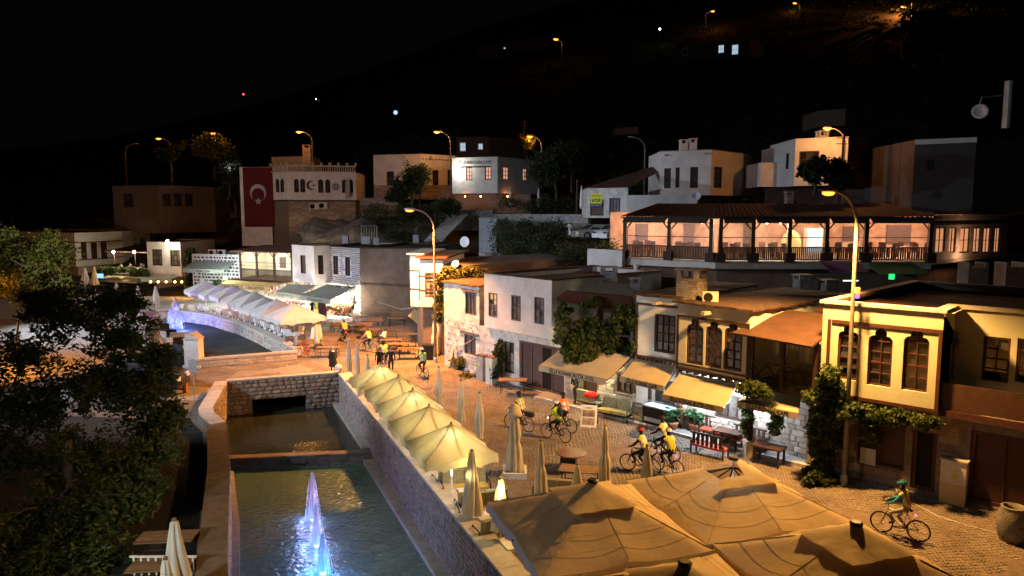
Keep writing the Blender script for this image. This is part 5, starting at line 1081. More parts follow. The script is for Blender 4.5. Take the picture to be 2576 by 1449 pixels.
bl=[xy(D(1205,600,74)),xy(D(1250,600,74)),xy(D(1252,600,80)),xy(D(1207,600,80))]; mb=MB().prism(bl,3,D(1230,548,74).z); tag(mb.build('utility_hut',mat('bluish_plaster',(.3,.33,.37),(.22,.25,.28),2)),'small bluish plastered hut beside the stone stairs','hut')
# rocky outcrop under flag house
def rock(name,label,cx,cyy,cz,rx,ry,rz_,m,seed):
    mb=MB().ball((0,0,0),1,28,18); V=[]
    for v in mb.v:
        q=Vector(v); d=1+.35*MN.noise(q*1.6+Vector((seed,0,0)))+.14*MN.noise(q*5+Vector((0,seed,0))); V.append((cx+q.x*rx*d,cyy+q.y*ry*d,cz+q.z*rz_*d))
    mb.v=V; return tag(mb.build(name,m),label,'rock')
M['rock']=mat('rock',(.13,.1,.075),(.06,.05,.04),1.2,.95,1.,bscale=4)
v=D(880,585,88); rock('rock_outcrop','rough brown rock outcrop under the white flag house',v.x,88,4.5,7.5,5,5.,M['rock'],2); v=D(1010,570,88); rock('rock_outcrop','bushy dark rock slope behind the brown building',v.x,88,4.,6.5,5,5.,M['rock'],5)
v=D(775,560,91); rock('rock_outcrop','lower left rock shoulder below the flag house stonework',v.x,91,3.,4.,3,4.,M['rock'],8)
# ================================================================ LAMPS
def lamp(label,head,baseY,armdir,pw,zb=0.,arm=1.3,r=.07,col=SOD,glow=None,group='street lamps',bulb=.13,lit=True,spot=None,tgt=None):
    """head: world point of the luminaire; pole stands arm metres away along -armdir"""
    h=Vector(head); ad=Vector((armdir[0],armdir[1],0)).normalized(); b=h-ad*arm; root=thing('street_lamp',label,'street lamp',(b.x,b.y,zb),group)
    zt=h.z-1.3; P=[Vector((b.x,b.y,zb)),Vector((b.x,b.y,zb+(zt-zb)*.5)),Vector((b.x,b.y,zt))]; R=[r*1.3,r*1.1,r]
    for i in range(1,8): a=i/7*math.pi/2; P.append(b+Vector((0,0,zt-h.z+b.z*0))+Vector((0,0,0)) if False else Vector((b.x+ad.x*arm*(1-math.cos(a)),b.y+ad.y*arm*(1-math.cos(a)),zt+1.3*math.sin(a)))); R.append(r*.8)
    MB().tube(P,R,8).build('pole',M['lamp_pole'],root,True); a=math.atan2(ad.y,ad.x); Rm=Matrix.Rotation(a,3,'Z')
    mb=MB().ball((0,0,0),1,10,6,(.42,.16,.09)); mb.v=[tuple(h+ad*.2+Rm@Vector(v)+Vector((0,0,.03))) for v in mb.v]; mb.build('lamp_head',M['galv'],root,True)
    if lit:
        mb=MB().ball((0,0,0),1,10,6,(bulb*2.2,bulb,bulb*.75)); mb.v=[tuple(h+ad*.25+Rm@Vector(v)-Vector((0,0,.07))) for v in mb.v]; mb.build('bulb',glow or M['e_orange'],root,True)
        if pw: light('lamp_light','SPOT',h+ad*.25-Vector((0,0,.25)),pw,col,size=.3,rot=Vector(tgt) if tgt else Vector((h.x+ad.x*2.5,h.y+ad.y*2.5,zb)),spot=math.radians(spot),blend=.35) if spot else light('lamp_light','POINT',h+ad*.25-Vector((0,0,.32)),pw,col,size=.14)
    MB().lathe((b.x,b.y,zb),[(r*2,0),(r*2,.25),(r*1.4,.4)],8).build('pole_base',M['galv'],root); return root
M['lamp_pole']=mat('lamp_pole_paint',(.2,.18,.15),(.15,.135,.11),3,.6)
h1=D(1040,527,47.6); lamp('tall curved street lamp glowing orange over the plaza in front of the corner house',h1,0,(-.75,-.2),26000,arm=1.35,spot=134,tgt=(-7.,47.5,0))
h2=D(2097,481,25.6); lamp('tall curved street lamp glowing orange in front of the yellow house',h2,0,(-.75,-.35),13500,col=SODW,arm=1.25,r=.075,spot=142)
bx2=Vector((h2.x+1.2,h2.y+.5,0)); t=thing('pole_box','small lit box with a violet light strapped to the near street lamp pole','box',(bx2.x,bx2.y,7.)); MB().box((bx2.x,bx2.y-.12,7.35),(.16,.1,.2)).build('case',M['cv_beige'],t); MB().box((bx2.x,bx2.y-.15,7.12),(.12,.08,.12)).build('violet_led',emat('violet',(.45,.1,1),2),t)
for (x,y,Y,d,pw,zb,lb,kw) in (
 (2088,321,63,(-1,-.2),900,7,'curved orange street lamp beside the leafy tree and the orange lit house',{}),
 (1104,331,96,(-1,-.2),900,9.5,'curved orange street lamp in front of the two part hillside house',{}),
 (757,331,104,(-1,-.2),420,10,'curved orange street lamp above the flag house roof',{}),
 (540,335,112,(-1,-.2),1600,12,'orange hill lamp right above the round lit tree',{}),
 (403,348,120,(-1,-.2),160,14,'small reddish hill lamp left of the round lit tree',{'col':SOD2}),
 (1400,99,232,(-1,-.5),1500,52,'lone bright orange lamp high on the black hill',{'bulb':.42}),
 (1791,28,250,(1,-.4),600,64,'hill lamp on a thin straight pole near the top middle of the photo',{'bulb':.3,'col':SOD2}),
 (2001,8,262,(-1,-.3),600,75,'hill lamp cut by the top edge of the photo, right of centre',{'bulb':.36}),
 (2273,17,240,(-1,-.2),16000,60,'rightmost hill lamp, reddish, lighting a patch of bare slope',{'bulb':.36,'col':SOD2}),
 (1337,343,106,(-1,-.2),420,10,'half hidden orange lamp inside the lit tree right of the cafe',{}),
 (338,362,120,(1,.1),0,14,'unlit bent lamp arm at the far left of the hill',{'lit':False}),
 (1592,345,84,(-1,-.2),0,7,'unlit grey lamp post behind the sale house',{'lit':False})):
    h=D(x,y,Y); lamp(lb,h,0,d,pw,zb,arm=1.5 if Y<150 else 2.,bulb=kw.get('bulb',.2 if Y>60 else .13),col=kw.get('col',SOD),lit=kw.get('lit',True),r=.08 if Y<150 else .14)
for x,y,Y,r,m_,lb,c,p in ((1660,73,240,.35,M['e_cool'],'tiny greenish white light on the dark hill',(.8,1,.9),60),(612,237,300,.3,M['e_red'],'tiny red mast light on the dark skyline',(1,.1,.1),0),(795,249,300,.18,M['e_white'],'tiny white dot of light on the dark skyline',COOLW,0),(995,283,170,.5,emat('dim_blue',(.35,.5,1),1.2),'bluish lit porch light on the mid hill',(.5,.6,1),60),(2116,50,255,.3,M['e_cool'],'small white light between the top right hill lamps',COOLW,0),(2164,66,255,.55,M['e_win'],'small lit opening right of the small white hill light',COOLW,0),(2228,12,262,.7,M['e_win'],'small bright window at the top edge beside the reddish lamp',COOLW,0),(587,424,108,.42,emat('globe_white',(.75,.9,1),7),'round white globe lamp left of the flag',COOLW,260)):
    v=D(x,y,Y); t=thing('hill_light',lb,'lamp',v,'small lights on the hill'); MB().ball(v,r,10,6).build('globe',m_,t); MB().tube([v-Vector((0,0,r)),v-Vector((0,0,3.2 if Y<200 else 8))],.06,5).build('pole',M['metal'],t)
    if p: light('hill_glow','POINT',v+Vector((0,-1.,0)),p,c,size=.3)
# flood lamps of the left cafes
for x,y,Y,lb,pw in((285,634,91,'left one of two glaring lamps over the roof terrace guests',420),(337,634,90,'right one of two glaring lamps over the roof terrace guests',420),(421,607,86,'glaring floodlight on top of the white bay house',300)):
    v=D(x,y,Y); t=thing('floodlight',lb,'floodlight',v,'white floodlights'); MB().ball(v,.16,8,6).build('bulb',M['e_white'],t); MB().box(v+Vector((0,.15,.12)),(.4,.12,.3)).build('housing',M['metal'],t); MB().tube([v+Vector((0,.2,0)),v+Vector((0,.25,-1.6 if pw>400 else -.3))],.05,5).build('post',M['wood'],t)
    light('flood','POINT',v+Vector((0,-.5,-.25)),pw,(1,.86,.62),size=.12)
# ================================================================ UMBRELLAS
def canopy(mb,h,zp,ze,sag=.06,N=16,inner=0.,wr=.004,seed=0,edge=.0,h2=None):
    k0=len(mb.v); idx={}
    h2=h2 or h
    for i in range(N+1):
        for j in range(N+1):
            x,y=-1+2*i/N,-1+2*j/N; d=max(abs(x),abs(y))
            th=math.atan2(y,x); z=ze+(zp-ze)*(1-d)**1.03-sag*abs(math.sin(4*th))*d-.02*math.sin(math.pi*d)
            z-=edge*d*d*abs(math.sin(2*th))**2*0+wr*MN.noise(Vector((x*4+seed,y*4,seed*2)))*6*d*.4
            sh=1-.035*abs(math.sin(2*th+math.pi/2))*d if d>.99 else 1
            mb.v.append((x*h*sh,y*h2*sh,z)); idx[i,j]=k0+i*(N+1)+j
    for i in range(N):
        for j in range(N):
            x,y=-1+2*(i+.5)/N,-1+2*(j+.5)/N
            if max(abs(x),abs(y))<inner: continue
            mb.f.append((idx[i,j],idx[i+1,j],idx[i+1,j+1],idx[i,j+1]))
    per=[(i,0) for i in range(N)]+[(N,j) for j in range(N)]+[(i,N) for i in range(N,0,-1)]+[(0,j) for j in range(N,0,-1)]
    return [idx[p] for p in per]
def valance(mb,per,drop,out=.03,wave=.25,seed=0):
    k=len(mb.v); n=len(per)
    for q,i in enumerate(per):
        x,y,z=mb.v[i]; r=math.hypot(x,y); f=1+out/r+.01*math.sin(q*2.3+seed); dd=drop*(1-wave*abs(math.sin(q*math.pi/4)))
        mb.v.append((x*f,y*f,z-dd))
    for q in range(n): mb.f.append((per[q],per[(q+1)%n],k+(q+1)%n,k+q))
def umbrella(name,label,group,h,zp,ze,m,drop=.22,vent=False,ribs=True,sag=.05,seed=0,cap=False,pole=True,openvent=False,mv=None):
    root=thing(name,label,'umbrella',(0,0,0),group); mb=MB(); per=canopy(mb,h,zp,ze,sag,seed=seed,inner=.26 if vent else 0,N=22 if vent else 16)
    c=mb.build('canopy',m,root,True); vb=MB(); vb.v=[mb.v[i] for i in per]; valance(vb,list(range(len(per))),drop,seed=seed); vb.build('valance',mv or m,root,True)
    if vent:
        cb=MB(); pz=zp+.07; 
        if openvent: pz=zp+.1
        p2=canopy(cb,h*.4,pz,ze+(zp-ze)*.62+.07,.03,N=10,seed=seed+3)
        if openvent: cb.f=[f for f in cb.f if not (cb.v[f[0]][1]<-.02 and cb.v[f[0]][0]<.45)]
        cb.build('vent_flap',m,root,True)
        sm=MB()
        for k in range(8):
            a=k*math.pi/4; L=h*(math.sqrt(2) if k%2 else 1); sm.tube([(L*t*math.cos(a),L*t*math.sin(a),ze+(zp-ze)*(1-t)**1.03-.02*math.sin(math.pi*t)+.001) for t in(.4,.55,.7,.85,.985)],.006,4)
        for q in(.62,.8): sm.tube([(h*q*sx,h*q*sy,ze+(zp-ze)*(1-q)-.018) for sx,sy in((-1,-1),(0,-1),(1,-1),(1,0),(1,1),(0,1),(-1,1),(-1,0),(-1,-1))],.005,3)
        sm.build('seam',mat('seam_tan',(.45,.33,.19)),root)
        MB().lathe((0,0,pz-.03),[(.13,0),(.14,.05),(.1,.08)],12).build('top_cap',M['black'],root)
    if ribs:
        for k in range(8):
            a=k*math.pi/4; L=h*(math.sqrt(2) if k%2 else 1)*.99; e=Vector((L*math.cos(a),L*math.sin(a),ze-.05-.09*vent)); MB().tube([(0,0,zp-.09-.06*vent),e],.024 if not vent else .022,4).build('rib',M['metal'] if vent else M['offwhite'],root)
            MB().tube([(0,0,zp-.95),Vector((0,0,zp-.06)).lerp(e,.5)],.011,4).build('strut',M['metal'] if vent else M['offwhite'],root)
    if pole: MB().tube([(0,0,0),(0,0,zp)],.035,8).build('pole',M['white'],root)
    if not vent: MB().lathe((0,0,zp-.01),[(.04,0),(.05,.03),(.02,.09)],8).build('finial',M['plank'],root)
    MB().box((0,0,.05),(.5,.5,.1)).build('base_block',M['concrete'],root); return root
ua_=math.radians(-67)
pos=[(-6.2,33.42),(-4.96,30.84),(-4.01,28.5),(-3.07,26.04),(-2.06,23.75)]
lbs=['farthest cream umbrella of the lit row along the canal','second cream umbrella from the far end of the canal row','middle cream umbrella of the canal row with two bright patches','fourth cream umbrella, second nearest in the canal row','nearest cream umbrella of the canal row, above set tables']
cu=umbrella('cafe_umbrella',lbs[0],'cream umbrellas along the canal wall',1.24,3.05,2.24,M['cv_cream'],.3,sag=.1)
for i,((x,y),lb) in enumerate(zip(pos,lbs)):
    dup(cu,(x,y,0),ua_+random.uniform(-.04,.04),lb)
    light('umbrella_lamp','SPOT',(x+.05,y-.05,1.25),210,(1,.84,.45),size=.15,rot=(x,y,3.5),spot=math.radians(120),blend=.7); light('umbrella_cool','POINT',(x-.7,y-.7,1.6),11,(.8,.9,1),size=.1); light('umbrella_cool','POINT',(x+1.15,y+.1,1.7),26,(.8,.9,1),size=.1); 
    if i in(0,2,4): light('umbrella_led','POINT',(x+.05,y-.25,2.6),9,(.9,1,.85),size=.05)
    for s_,sn in((-1,'left'),(1,'right')): v=Vector((x+.35*s_*math.cos(ua_+1.2),y+.35*s_*math.sin(ua_+1.2),2.5)); MB().box(v,(.06,.06,.04)).build('lamp',M['e_white'],None)['label']='small lamp clipped on the %s of the %s'%(sn,lb.split(' of the ')[0].split(', ')[0])
for o in [o for o in bpy.data.objects if o.type=='MESH' and o.name.split('.')[0]=='lamp' and o.parent is None]: o.name='clip_lamp'; o['category']='lamp'; o['group']='clip lamps under the cream umbrellas'
lp_=[(-30.2,70.5),(-27.9,68.3),(-25.7,65.9),(-23.8,63.4),(-22.0,61.0),(-20.3,58.6),(-18.5,56.2),(-16.3,53.3)]
ll=['farthest white umbrella of the curved row by the blue fountains','second white umbrella from the far end of the curved row','third white umbrella from the far end of the curved row','fourth white umbrella, mid way along the curved row','fifth white umbrella of the curved row by the shops','sixth white umbrella, third from the near end of the curved row','second nearest umbrella of the curved row, half orange lit','nearest umbrella of the curved row, mostly lit orange']
wu=umbrella('white_umbrella',ll[0],'white umbrellas in the curved row',1.72,3.3,2.38,M['cv_white'],.36,sag=.1)
for i,((x,y),lb) in enumerate(zip(lp_,ll)): dup(wu,(x,y,0),math.radians(-55)+random.uniform(-.08,.08),lb,sc=(1,1,random.uniform(.97,1.04)))
big=[((2.0,17.2),'large beige two tier umbrella at the left of the foreground cluster',0,False,-.0),((5.95,18.75),'large beige umbrella with its torn vent open, showing dark ribs',1,True,0),((7.35,14.75),'large beige two tier umbrella at the lower right corner',2,False,0),((3.3,13.1),'large beige umbrella cut by the bottom edge of the photo',3,False,-.05)]
for (x,y),lb,sd,ov,dz in big:
    u=umbrella('large_umbrella',lb,'large beige foreground umbrellas',2.12,3.5+dz,2.46+dz,M['cv_beige'],.3,vent=True,sag=.07,seed=sd*5+1,openvent=ov,mv=M['cv_beige'] if sd else mat('white_valance',(.6,.56,.55),(.5,.47,.46),2)); u.location=(x,y,0); u.rotation_euler=(0,0,math.radians(-72.5))
    if ov:
        for s_ in((-.5,-.1),(.55,.1)): 
            mb=MB().box((s_[0],s_[1],2.75),(.03,.5,.03)); k=mb.build('led_tube',M['e_cool'],None); k.parent=u; KIDS.setdefault(u.name,[]).append(k)
        light('led','POINT',(x-.3,y-.3,2.6),15,COOLW,size=.1)
def closed(label,tx,ty,by,zt,w=.2,m=None,tied=.45,group='closed parasols',base='block',lean=(0,0),cov=False,name='closed_parasol',folds=9):
    p=G(tx,ty,zt); Y=p.y; zb=max(.18,D(tx,by,Y).z); root=thing(name,label,'parasol',(p.x,Y,0),group); n=36; rings=18; mb=MB(); sd=random.uniform(0,6)
    for i in range(rings+1):
        t=i/rings; z=zt-.05-(zt-.05-zb)*t
        r=w*(.28+.55*min(1,t*2.2)) if t<tied else w*(.83-.25*math.exp(-((t-tied)/.06)**2)+.5*max(0,t-tied)**.8)
        if t<tied: r-=w*.25*math.exp(-((t-tied)/.08)**2)
        if tied<0: r=w*(.25+.75*t)
        for j in range(n):
            a=2*math.pi*j/n; f=1+(.18+.12*t)*math.cos(folds*a+sd+1.2*math.sin(t*3+sd))+.06*math.sin(3*a+t*5+sd); zz=z+(0.05*math.cos(folds*a/2+sd) if i==rings else 0)
            mb.v.append((p.x+lean[0]*(1-t)+r*f*math.cos(a),Y+lean[1]*(1-t)+r*f*math.sin(a),zz))
    for i in range(rings):
        for j in range(n): mb.f.append((i*n+j,i*n+(j+1)%n,(i+1)*n+(j+1)%n,(i+1)*n+j))
    mb.f.append(tuple(range(n))); mb.build('folded_canopy',m or M['cv_cream'],root,True)
    MB().tube([(p.x,Y,0),(p.x+lean[0]*.5,Y+lean[1]*.5,zt*.5),(p.x+lean[0],Y+lean[1],zt+.03)],.022,6).build('pole',M['white'],root)
    MB().lathe((p.x+lean[0],Y+lean[1],zt-.03),[(.05,0),(.06,.04),(.02,.08)],8).build('cap',M['plank'],root)
    MB().box((p.x,Y,.06),(.5,.5,.12)).build('base_block',M['concrete'],root) if base=='block' else None
    if cov:
        q=MB().lathe((p.x,Y,zt-.42),[(.3,0),(.27,.12),(.16,.38),(.04,.47)],14); q.build('cover_cap',m or M['cv_cream'],root,True)
        q=MB()
        for a in(-1,1): q.box((p.x+a*.42,Y,.12),(.08,.95,.24)); q.box((p.x,Y+a*.45,.12),(.76,.08,.24))
        q.build('planter_frame',M['white'],root)
    return root
CL=[(1295,1018,1195,2.8,.27,'stout closed parasol with a cap cover, standing in a white square frame',dict(cov=True,tied=.55,base='')),
(1361,1108,1245,2.6,.17,'tied slim closed parasol right of the framed parasol',{}),(1523,1070,1220,2.6,.17,'tied tall closed parasol in mid street right of the round table',{}),
(1628,1120,1260,2.6,.19,'pale straight closed parasol in front of the red helmeted cyclist',dict(tied=.95)),(1452,1167,1260,2.3,.17,'short closed parasol behind the large umbrella edge',dict(tied=.95)),
(1187,1133,1290,2.7,.3,'wide closed parasol glowing from within beside the canal coping',dict(tied=-1,folds=7)),(1259,1197,1330,2.5,.27,'small glowing closed parasol cut by the big umbrella edge',dict(tied=-1,folds=7)),
(1104,924,1020,2.6,.18,'tied closed parasol nearest the second cream umbrella',dict(tied=.75)),(1160,957,1060,2.6,.17,'tied closed parasol in the middle of the street trio',dict(tied=.7)),(1206,988,1102,2.6,.19,'straight closed parasol at the right of the street trio',dict(tied=.95)),
(877,848,948,2.6,.17,'left closed parasol of the pale pair beyond the cream row',dict(tied=.95)),(898,862,955,2.6,.16,'right closed parasol of the pale pair beyond the cream row',dict(tied=.95)),(924,893,960,2.4,.15,'greenish short closed parasol behind the farthest cream umbrella',dict(tied=.95)),
(794,776,876,3.0,.5,'wide half orange closed parasol at the canal bridge corner',dict(tied=-1,folds=6)),(1093,797,892,2.8,.24,'left closed parasol leaning in the cluster by the bin',{}),(1113,793,893,2.8,.25,'right closed parasol in the cluster by the bin, tied with cord',{}),(1104,786,880,3.,.2,'rear closed parasol of the cluster by the bin',dict(tied=.9)),
(1137,858,925,1.75,.28,'pale cloth bundled parasol slumped against the old stone house',dict(tied=-1,folds=5,lean=(.15,.1))),
(346,719,771,3.,.26,'white closed parasol left of the two at the far terrace rim',dict(tied=.95)),(391,719,771,3.,.28,'white closed parasol right of the two at the far terrace rim',dict(tied=.95)),(440,748,782,2.4,.3,'white wrapped post under the farthest white umbrella',dict(tied=.95)),
(292,710,742,2.8,.25,'small pale closed parasol in front of the dark cafe door',{}),(322,759,790,2.6,.45,'white wide closed parasol low behind the black tree',dict(tied=-1)),
(391,797,895,3.,.34,'tall rumpled closed parasol beside the dark sofas, left bank',{}),(372,812,868,2.6,.3,'second rumpled closed parasol half behind the tree, left bank',{}),(280,812,850,2.6,.3,'third closed parasol glimpsed through the tree, left bank',{}),(250,796,825,2.6,.3,'fourth closed parasol glimpsed through the tree, left bank',{}),
(212,673,714,3.4,.5,'tall draped pale parasol by the striped house wall',dict(tied=-1)),(236,669,716,3.6,.4,'tall brownish draped parasol by the striped house wall',dict(tied=-1,m=M['cv_beige'])),
(438,1307,1500,2.7,.34,'large closed parasol rising from the bottom edge, lower left',dict(tied=-1,folds=6)),(416,1404,1560,2.4,.26,'smaller closed parasol in front at the bottom left edge',dict(tied=-1,folds=6))]
for tx,ty,by,zt,w2,lb,kw in CL: closed(lb,tx,ty,by,zt,w2,**{**({'m':canvas('parasol_canvas',(.62,.55,.4),.15,(.52,.45,.32))} if ty>780 and tx>600 else {'m':M['offcanvas'] if 'offcanvas' in M else canvas('off_canvas',(.6,.57,.5),.2)}),**kw})
for (x,y,p) in((1187,1133,26),(1259,1197,26)): v=G(x,y,2.6); light('parasol_lamp','POINT',(v.x,v.y,2.15),p,(1,.82,.3),size=.04); light('parasol_lamp','POINT',(v.x-.05,v.y-.32,1.9),10,(1,.85,.4),size=.04)
# leaning folded parasols at the old house
t=thing('leaning_parasol','bundled folded parasols leaning against the old house shutter','parasol',G(1197,938)); a=G(1197,938); b=D(1218,845,a.y+1.0); MB().tube([a,a.lerp(b,.5),b],[.06,.17,.06],10).build('folded_canopy',M['cv_cream'],t,True); MB().tube([a+Vector((.3,.1,0)),a.lerp(b,.5)+Vector((.35,.1,0)),b+Vector((.1,.1,0))],[.06,.2,.07],10).build('folded_cover',M['cv_beige'],t,True)
# ================================================================ FURNITURE
G_=lambda x,y,z=0:G(x,y,z)
pt_=thing('picnic_table','x','table'); 
for k in range(5): MB().box((0,-.32+.16*k,.75),(1.6,.15,.035)).build('plank',M['plank'],pt_)
for sx in(-.65,.65):
    MB().tube([(sx,-.35,0),(sx,-.35,.72),(sx,.35,.72),(sx,.35,0)],.022,5).build('leg_frame',M['metal'],pt_)
MB().tube([(-.65,0,.35),(.65,0,.35)],.018,5).build('crossbar',M['metal'],pt_)
bn=thing('garden_bench','x','bench')
for k in range(3): MB().box((0,-.15+.15*k,.44),(1.5,.14,.03)).build('seat_plank',M['plank'],bn)
for k in range(3): MB().box((0,.27+.02*k,.6+.13*k),(1.5,.03,.115)).build('back_plank',M['plank'],bn)
for sx in(-.68,.68): MB().tube([(sx,-.22,0),(sx,-.22,.6),(sx,.22,.6)],.02,5).build('arm_frame',M['metal'],bn); MB().tube([(sx,.2,0),(sx,.24,.45),(sx,.33,.95)],.02,5).build('leg',M['metal'],bn)
rb=thing('rail_bench','x','bench')
for k in range(2): MB().box((0,-.1+.17*k,.44),(1.5,.16,.03)).build('seat_plank',M['wood'],rb)
MB().tube([(-.7,.2,0),(-.7,.2,.85),(.7,.2,.85),(.7,.2,0)],.02,5).build('back_frame',M['metal'],rb)
for k in range(7): MB().tube([(-.6+.2*k,.2,.5),(-.6+.2*k,.2,.85)],.01,4).build('spindle',M['metal'],rb)
for sx in(-.7,.7): MB().tube([(sx,-.15,0),(sx,-.15,.43)],.02,5).build('leg',M['metal'],rb)
ac=thing('cushioned_armchair','x','armchair')
MB().box((0,0,.42),(.6,.58,.14)).build('seat_cushion',M['white'],ac); MB().box((0,.27,.72),(.58,.14,.5),rotm(-.2)).build('back_cushion',M['white'],ac)
for sx in(-.33,.33): MB().tube([(sx,-.28,0),(sx,-.28,.6),(sx,.3,.62),(sx,.33,0)],.025,5).build('arm_frame',M['metal'],ac)
MB().box((0,0,.3),(.66,.56,.05)).build('seat_base',M['metal'],ac)
lt=thing('low_table','x','table'); MB().box((0,0,.56),(.8,.7,.04)).build('table_top',M['offwhite'],lt); [MB().box((x,y,.27),(.05,.05,.54)).build('leg',M['metal'],lt) for x in(-.34,.34) for y in(-.3,.3)]; MB().lathe((.1,.05,.58),[(.04,0),(.05,.1),(.03,.11)],8).build('glass',M['glass'],lt)
sf=thing('garden_sofa','x','sofa'); 
for sx in(-.4,.4): MB().box((sx,0,.42),(.76,.62,.14)).build('seat_cushion',mat('yellow_cushion',(.5,.4,.13),(.4,.32,.1),4),sf); MB().box((sx,.3,.72),(.76,.14,.5),rotm(-.18)).build('back_cushion',mat('olive_cushion',(.3,.27,.15),(.2,.18,.1),8),sf)
for sx in(-.85,.85): MB().tube([(sx,-.3,0),(sx,-.3,.6),(sx,.33,.62),(sx,.36,0)],.025,5).build('arm_frame',M['metal'],sf)
MB().box((0,0,.3),(1.66,.6,.05)).build('seat_base',M['metal'],sf)
ds=thing('dark_armchair','x','armchair'); MB().box((0,0,.4),(.75,.7,.2)).build('seat_cushion',mat('navy_cushion',(.035,.04,.06),(.025,.028,.04),5),ds); MB().box((0,.33,.68),(.75,.15,.55),rotm(-.12)).build('backrest',mat('navy_cushion',(0,0,0)),ds); [MB().box((x,y,.15),(.05,.05,.3)).build('leg',M['plank'],ds) for x in(-.32,.32) for y in(-.3,.3)]
def put(proto,x,y,rz,label,z=0,group=None,world=False): 
    v=Vector((x,y,0)) if world else G(x,y,z); return dup(proto,(v.x,v.y,0),rz,label,group)
ga_='wooden tables on the plaza'
for x,y,a,lb in((852,810,.1,'pale topped picnic table nearest the pottery display'),(908,799,.05,'pale topped picnic table against the brown shed wall'),(889,818,.1,'pale topped picnic table behind the yellow vested cyclist'),(983,855,.1,'farthest of three orange lit picnic tables in a slanted row'),(1004,864,.1,'middle of three orange lit picnic tables in a slanted row'),(1029,877,.1,'nearest of three orange lit picnic tables in a slanted row'),(930,829,.05,'picnic table in front of the pale backed bench'),(952,788,.0,'dark picnic table deepest in the shed shadow'),(826,873,.05,'picnic table behind the woman in the black coat'),(998,800,.1,'shadowed picnic table beside the slanted bench')): put(pt_,x,y,a,lb,.75,ga_)
for x,y,a,lb in((914,824,.1,'pale plank backed bench left of the centre tables'),(945,808,math.pi-.1,'tilted warm plank bench between the shaded tables'),(1000,797,0,'plank bench with a bright top rail by the shed'),(824,862,0,'bench behind the table near the black coated woman'),(860,822,math.pi,'dark bench before the pottery shop tables'),(1075,836,-1.2,'bench chair beside the corner house door'),(745,860,.4,'plank bench under the nearest white umbrella'),(765,870,.3,'second plank bench under the nearest white umbrella')): put(bn,x,y,a,lb,.5,'plank benches on the plaza')
for x,y,a,lb in((975,845,.1,'iron railed bench behind the farthest slanted table'),(1022,858,.1,'iron railed bench behind the nearest slanted tables'),(1018,888,math.pi+.1,'iron railed bench in front of the nearest slanted table'),(985,868,math.pi+.1,'iron railed bench in front of the middle slanted table'),(880,812,.1,'iron railed bench amid the pale topped tables'),(930,806,.1,'iron railed bench behind the shaded plaza tables'),(965,790,0,'iron railed bench at the shed wall')): put(rb,x,y,a,lb,.5,'iron railed benches')
# cafe seats below the cream umbrella row
cn=(math.cos(math.radians(23)),math.sin(math.radians(23))); cdn=(math.cos(ua_),math.sin(ua_))
names=['under the farthest cream umbrella','under the second cream umbrella','under the middle cream umbrella','under the fourth cream umbrella','under the nearest cream umbrella','just past the nearest cream umbrella','beside the glowing closed parasol']
pp_=pos+[(-1.35,21.75),(-.55,19.9)]
for i,((x,y),nm_) in enumerate(zip(pp_,names)):
    put(lt,x+.6,y+.25,ua_,'low set table '+nm_,world=True,group='low cafe tables')
    put(sf,x+cdn[0]*-.8+.72,y-cdn[1]*.8+.3,ua_+math.pi/2+math.pi/2-math.pi/2-.15+0,'olive cushioned sofa on the far side of the table '+nm_,world=True,group='olive garden sofas') if i!=6 else None
    put(sf,x+cdn[0]*.8+.72,y+cdn[1]*.8+.3,ua_-math.pi/2+math.pi/1-math.pi,'yellow seated sofa on the near side of the table '+nm_,world=True,group='olive garden sofas') if i in(1,3,4,5) else None
# white armchairs along the curved wall
pl_=[Vector((*p,0)) for p in pool]; cum=[0]
for i in range(len(pl_)-1): cum.append(cum[-1]+(pl_[i+1]-pl_[i]).length)
def pat(s):
    i=max(k for k in range(len(cum)) if cum[k]<=s); i=min(i,len(cum)-2); t=(s-cum[i])/(cum[i+1]-cum[i]); d=(pl_[i+1]-pl_[i]).normalized(); return pl_[i].lerp(pl_[i+1],t),d
ordn=['first','second','third','fourth','fifth','sixth','seventh','eighth','ninth','tenth','eleventh','twelfth','thirteenth','fourteenth','fifteenth','sixteenth','seventeenth','eighteenth','nineteenth','twentieth']
n=20
for i in range(n):
    s=3+(cum[-1]-6)*i/(n-1); p,d=pat(s); nn=Vector((-d.y,d.x,0)); 
    if nn.dot(Vector((1,1,0)))<0: nn=-nn
    q=p+nn*1.35+d*(.35 if i%2 else -.35)*0; rz=math.atan2(d.y,d.x)+(math.pi/2 if i%2 else -math.pi/2)+random.uniform(-.3,.3)
    put(ac,q.x,q.y,rz,'white cushioned armchair, %s from the far left along the curved wall'%ordn[i],world=True,group='white armchairs along the curved wall')
    if i%2==0: q=p+nn*1.4+d*(cum[-1]-6)/(n-1)*.5; put(lt,q.x,q.y,rz,'low table after the %s white armchair of the curved row'%ordn[i],world=True,group='low tables along the curved wall')
    if i%3==1: q=p+nn*2.6; put(ac,q.x,q.y,rz+math.pi/2,'white cushioned armchair in the back line, behind the %s front armchair'%ordn[i],world=True,group='white armchairs in the back line')
for x,y,a,lb in((415,832,.6,'dark armchair nearest the far fountains on the left bank'),(432,848,.4,'dark armchair left of the beige sofa on the left bank'),(447,869,.2,'dark armchair behind the table on the left bank'),(462,868,.2,'dark armchair beside the pale stone pillar, rear'),(451,885,math.pi,'near dark armchair with its back to the camera'),(425,884,1.2,'dark armchair beside the tall rumpled parasol'),(478,880,-1.4,'dark armchair squeezed against the pale pillar'),(345,860,.5,'dark armchair seen through the tree edge')): put(ds,x,y,a,lb,.4,'dark armchairs on the left bank')
put(lt,445,876,.2,'low table between the dark armchairs on the left bank',.56,'low cafe tables'); put(lt,435,858,.2,'low table behind the beige sofa on the left bank',.56,'low cafe tables')
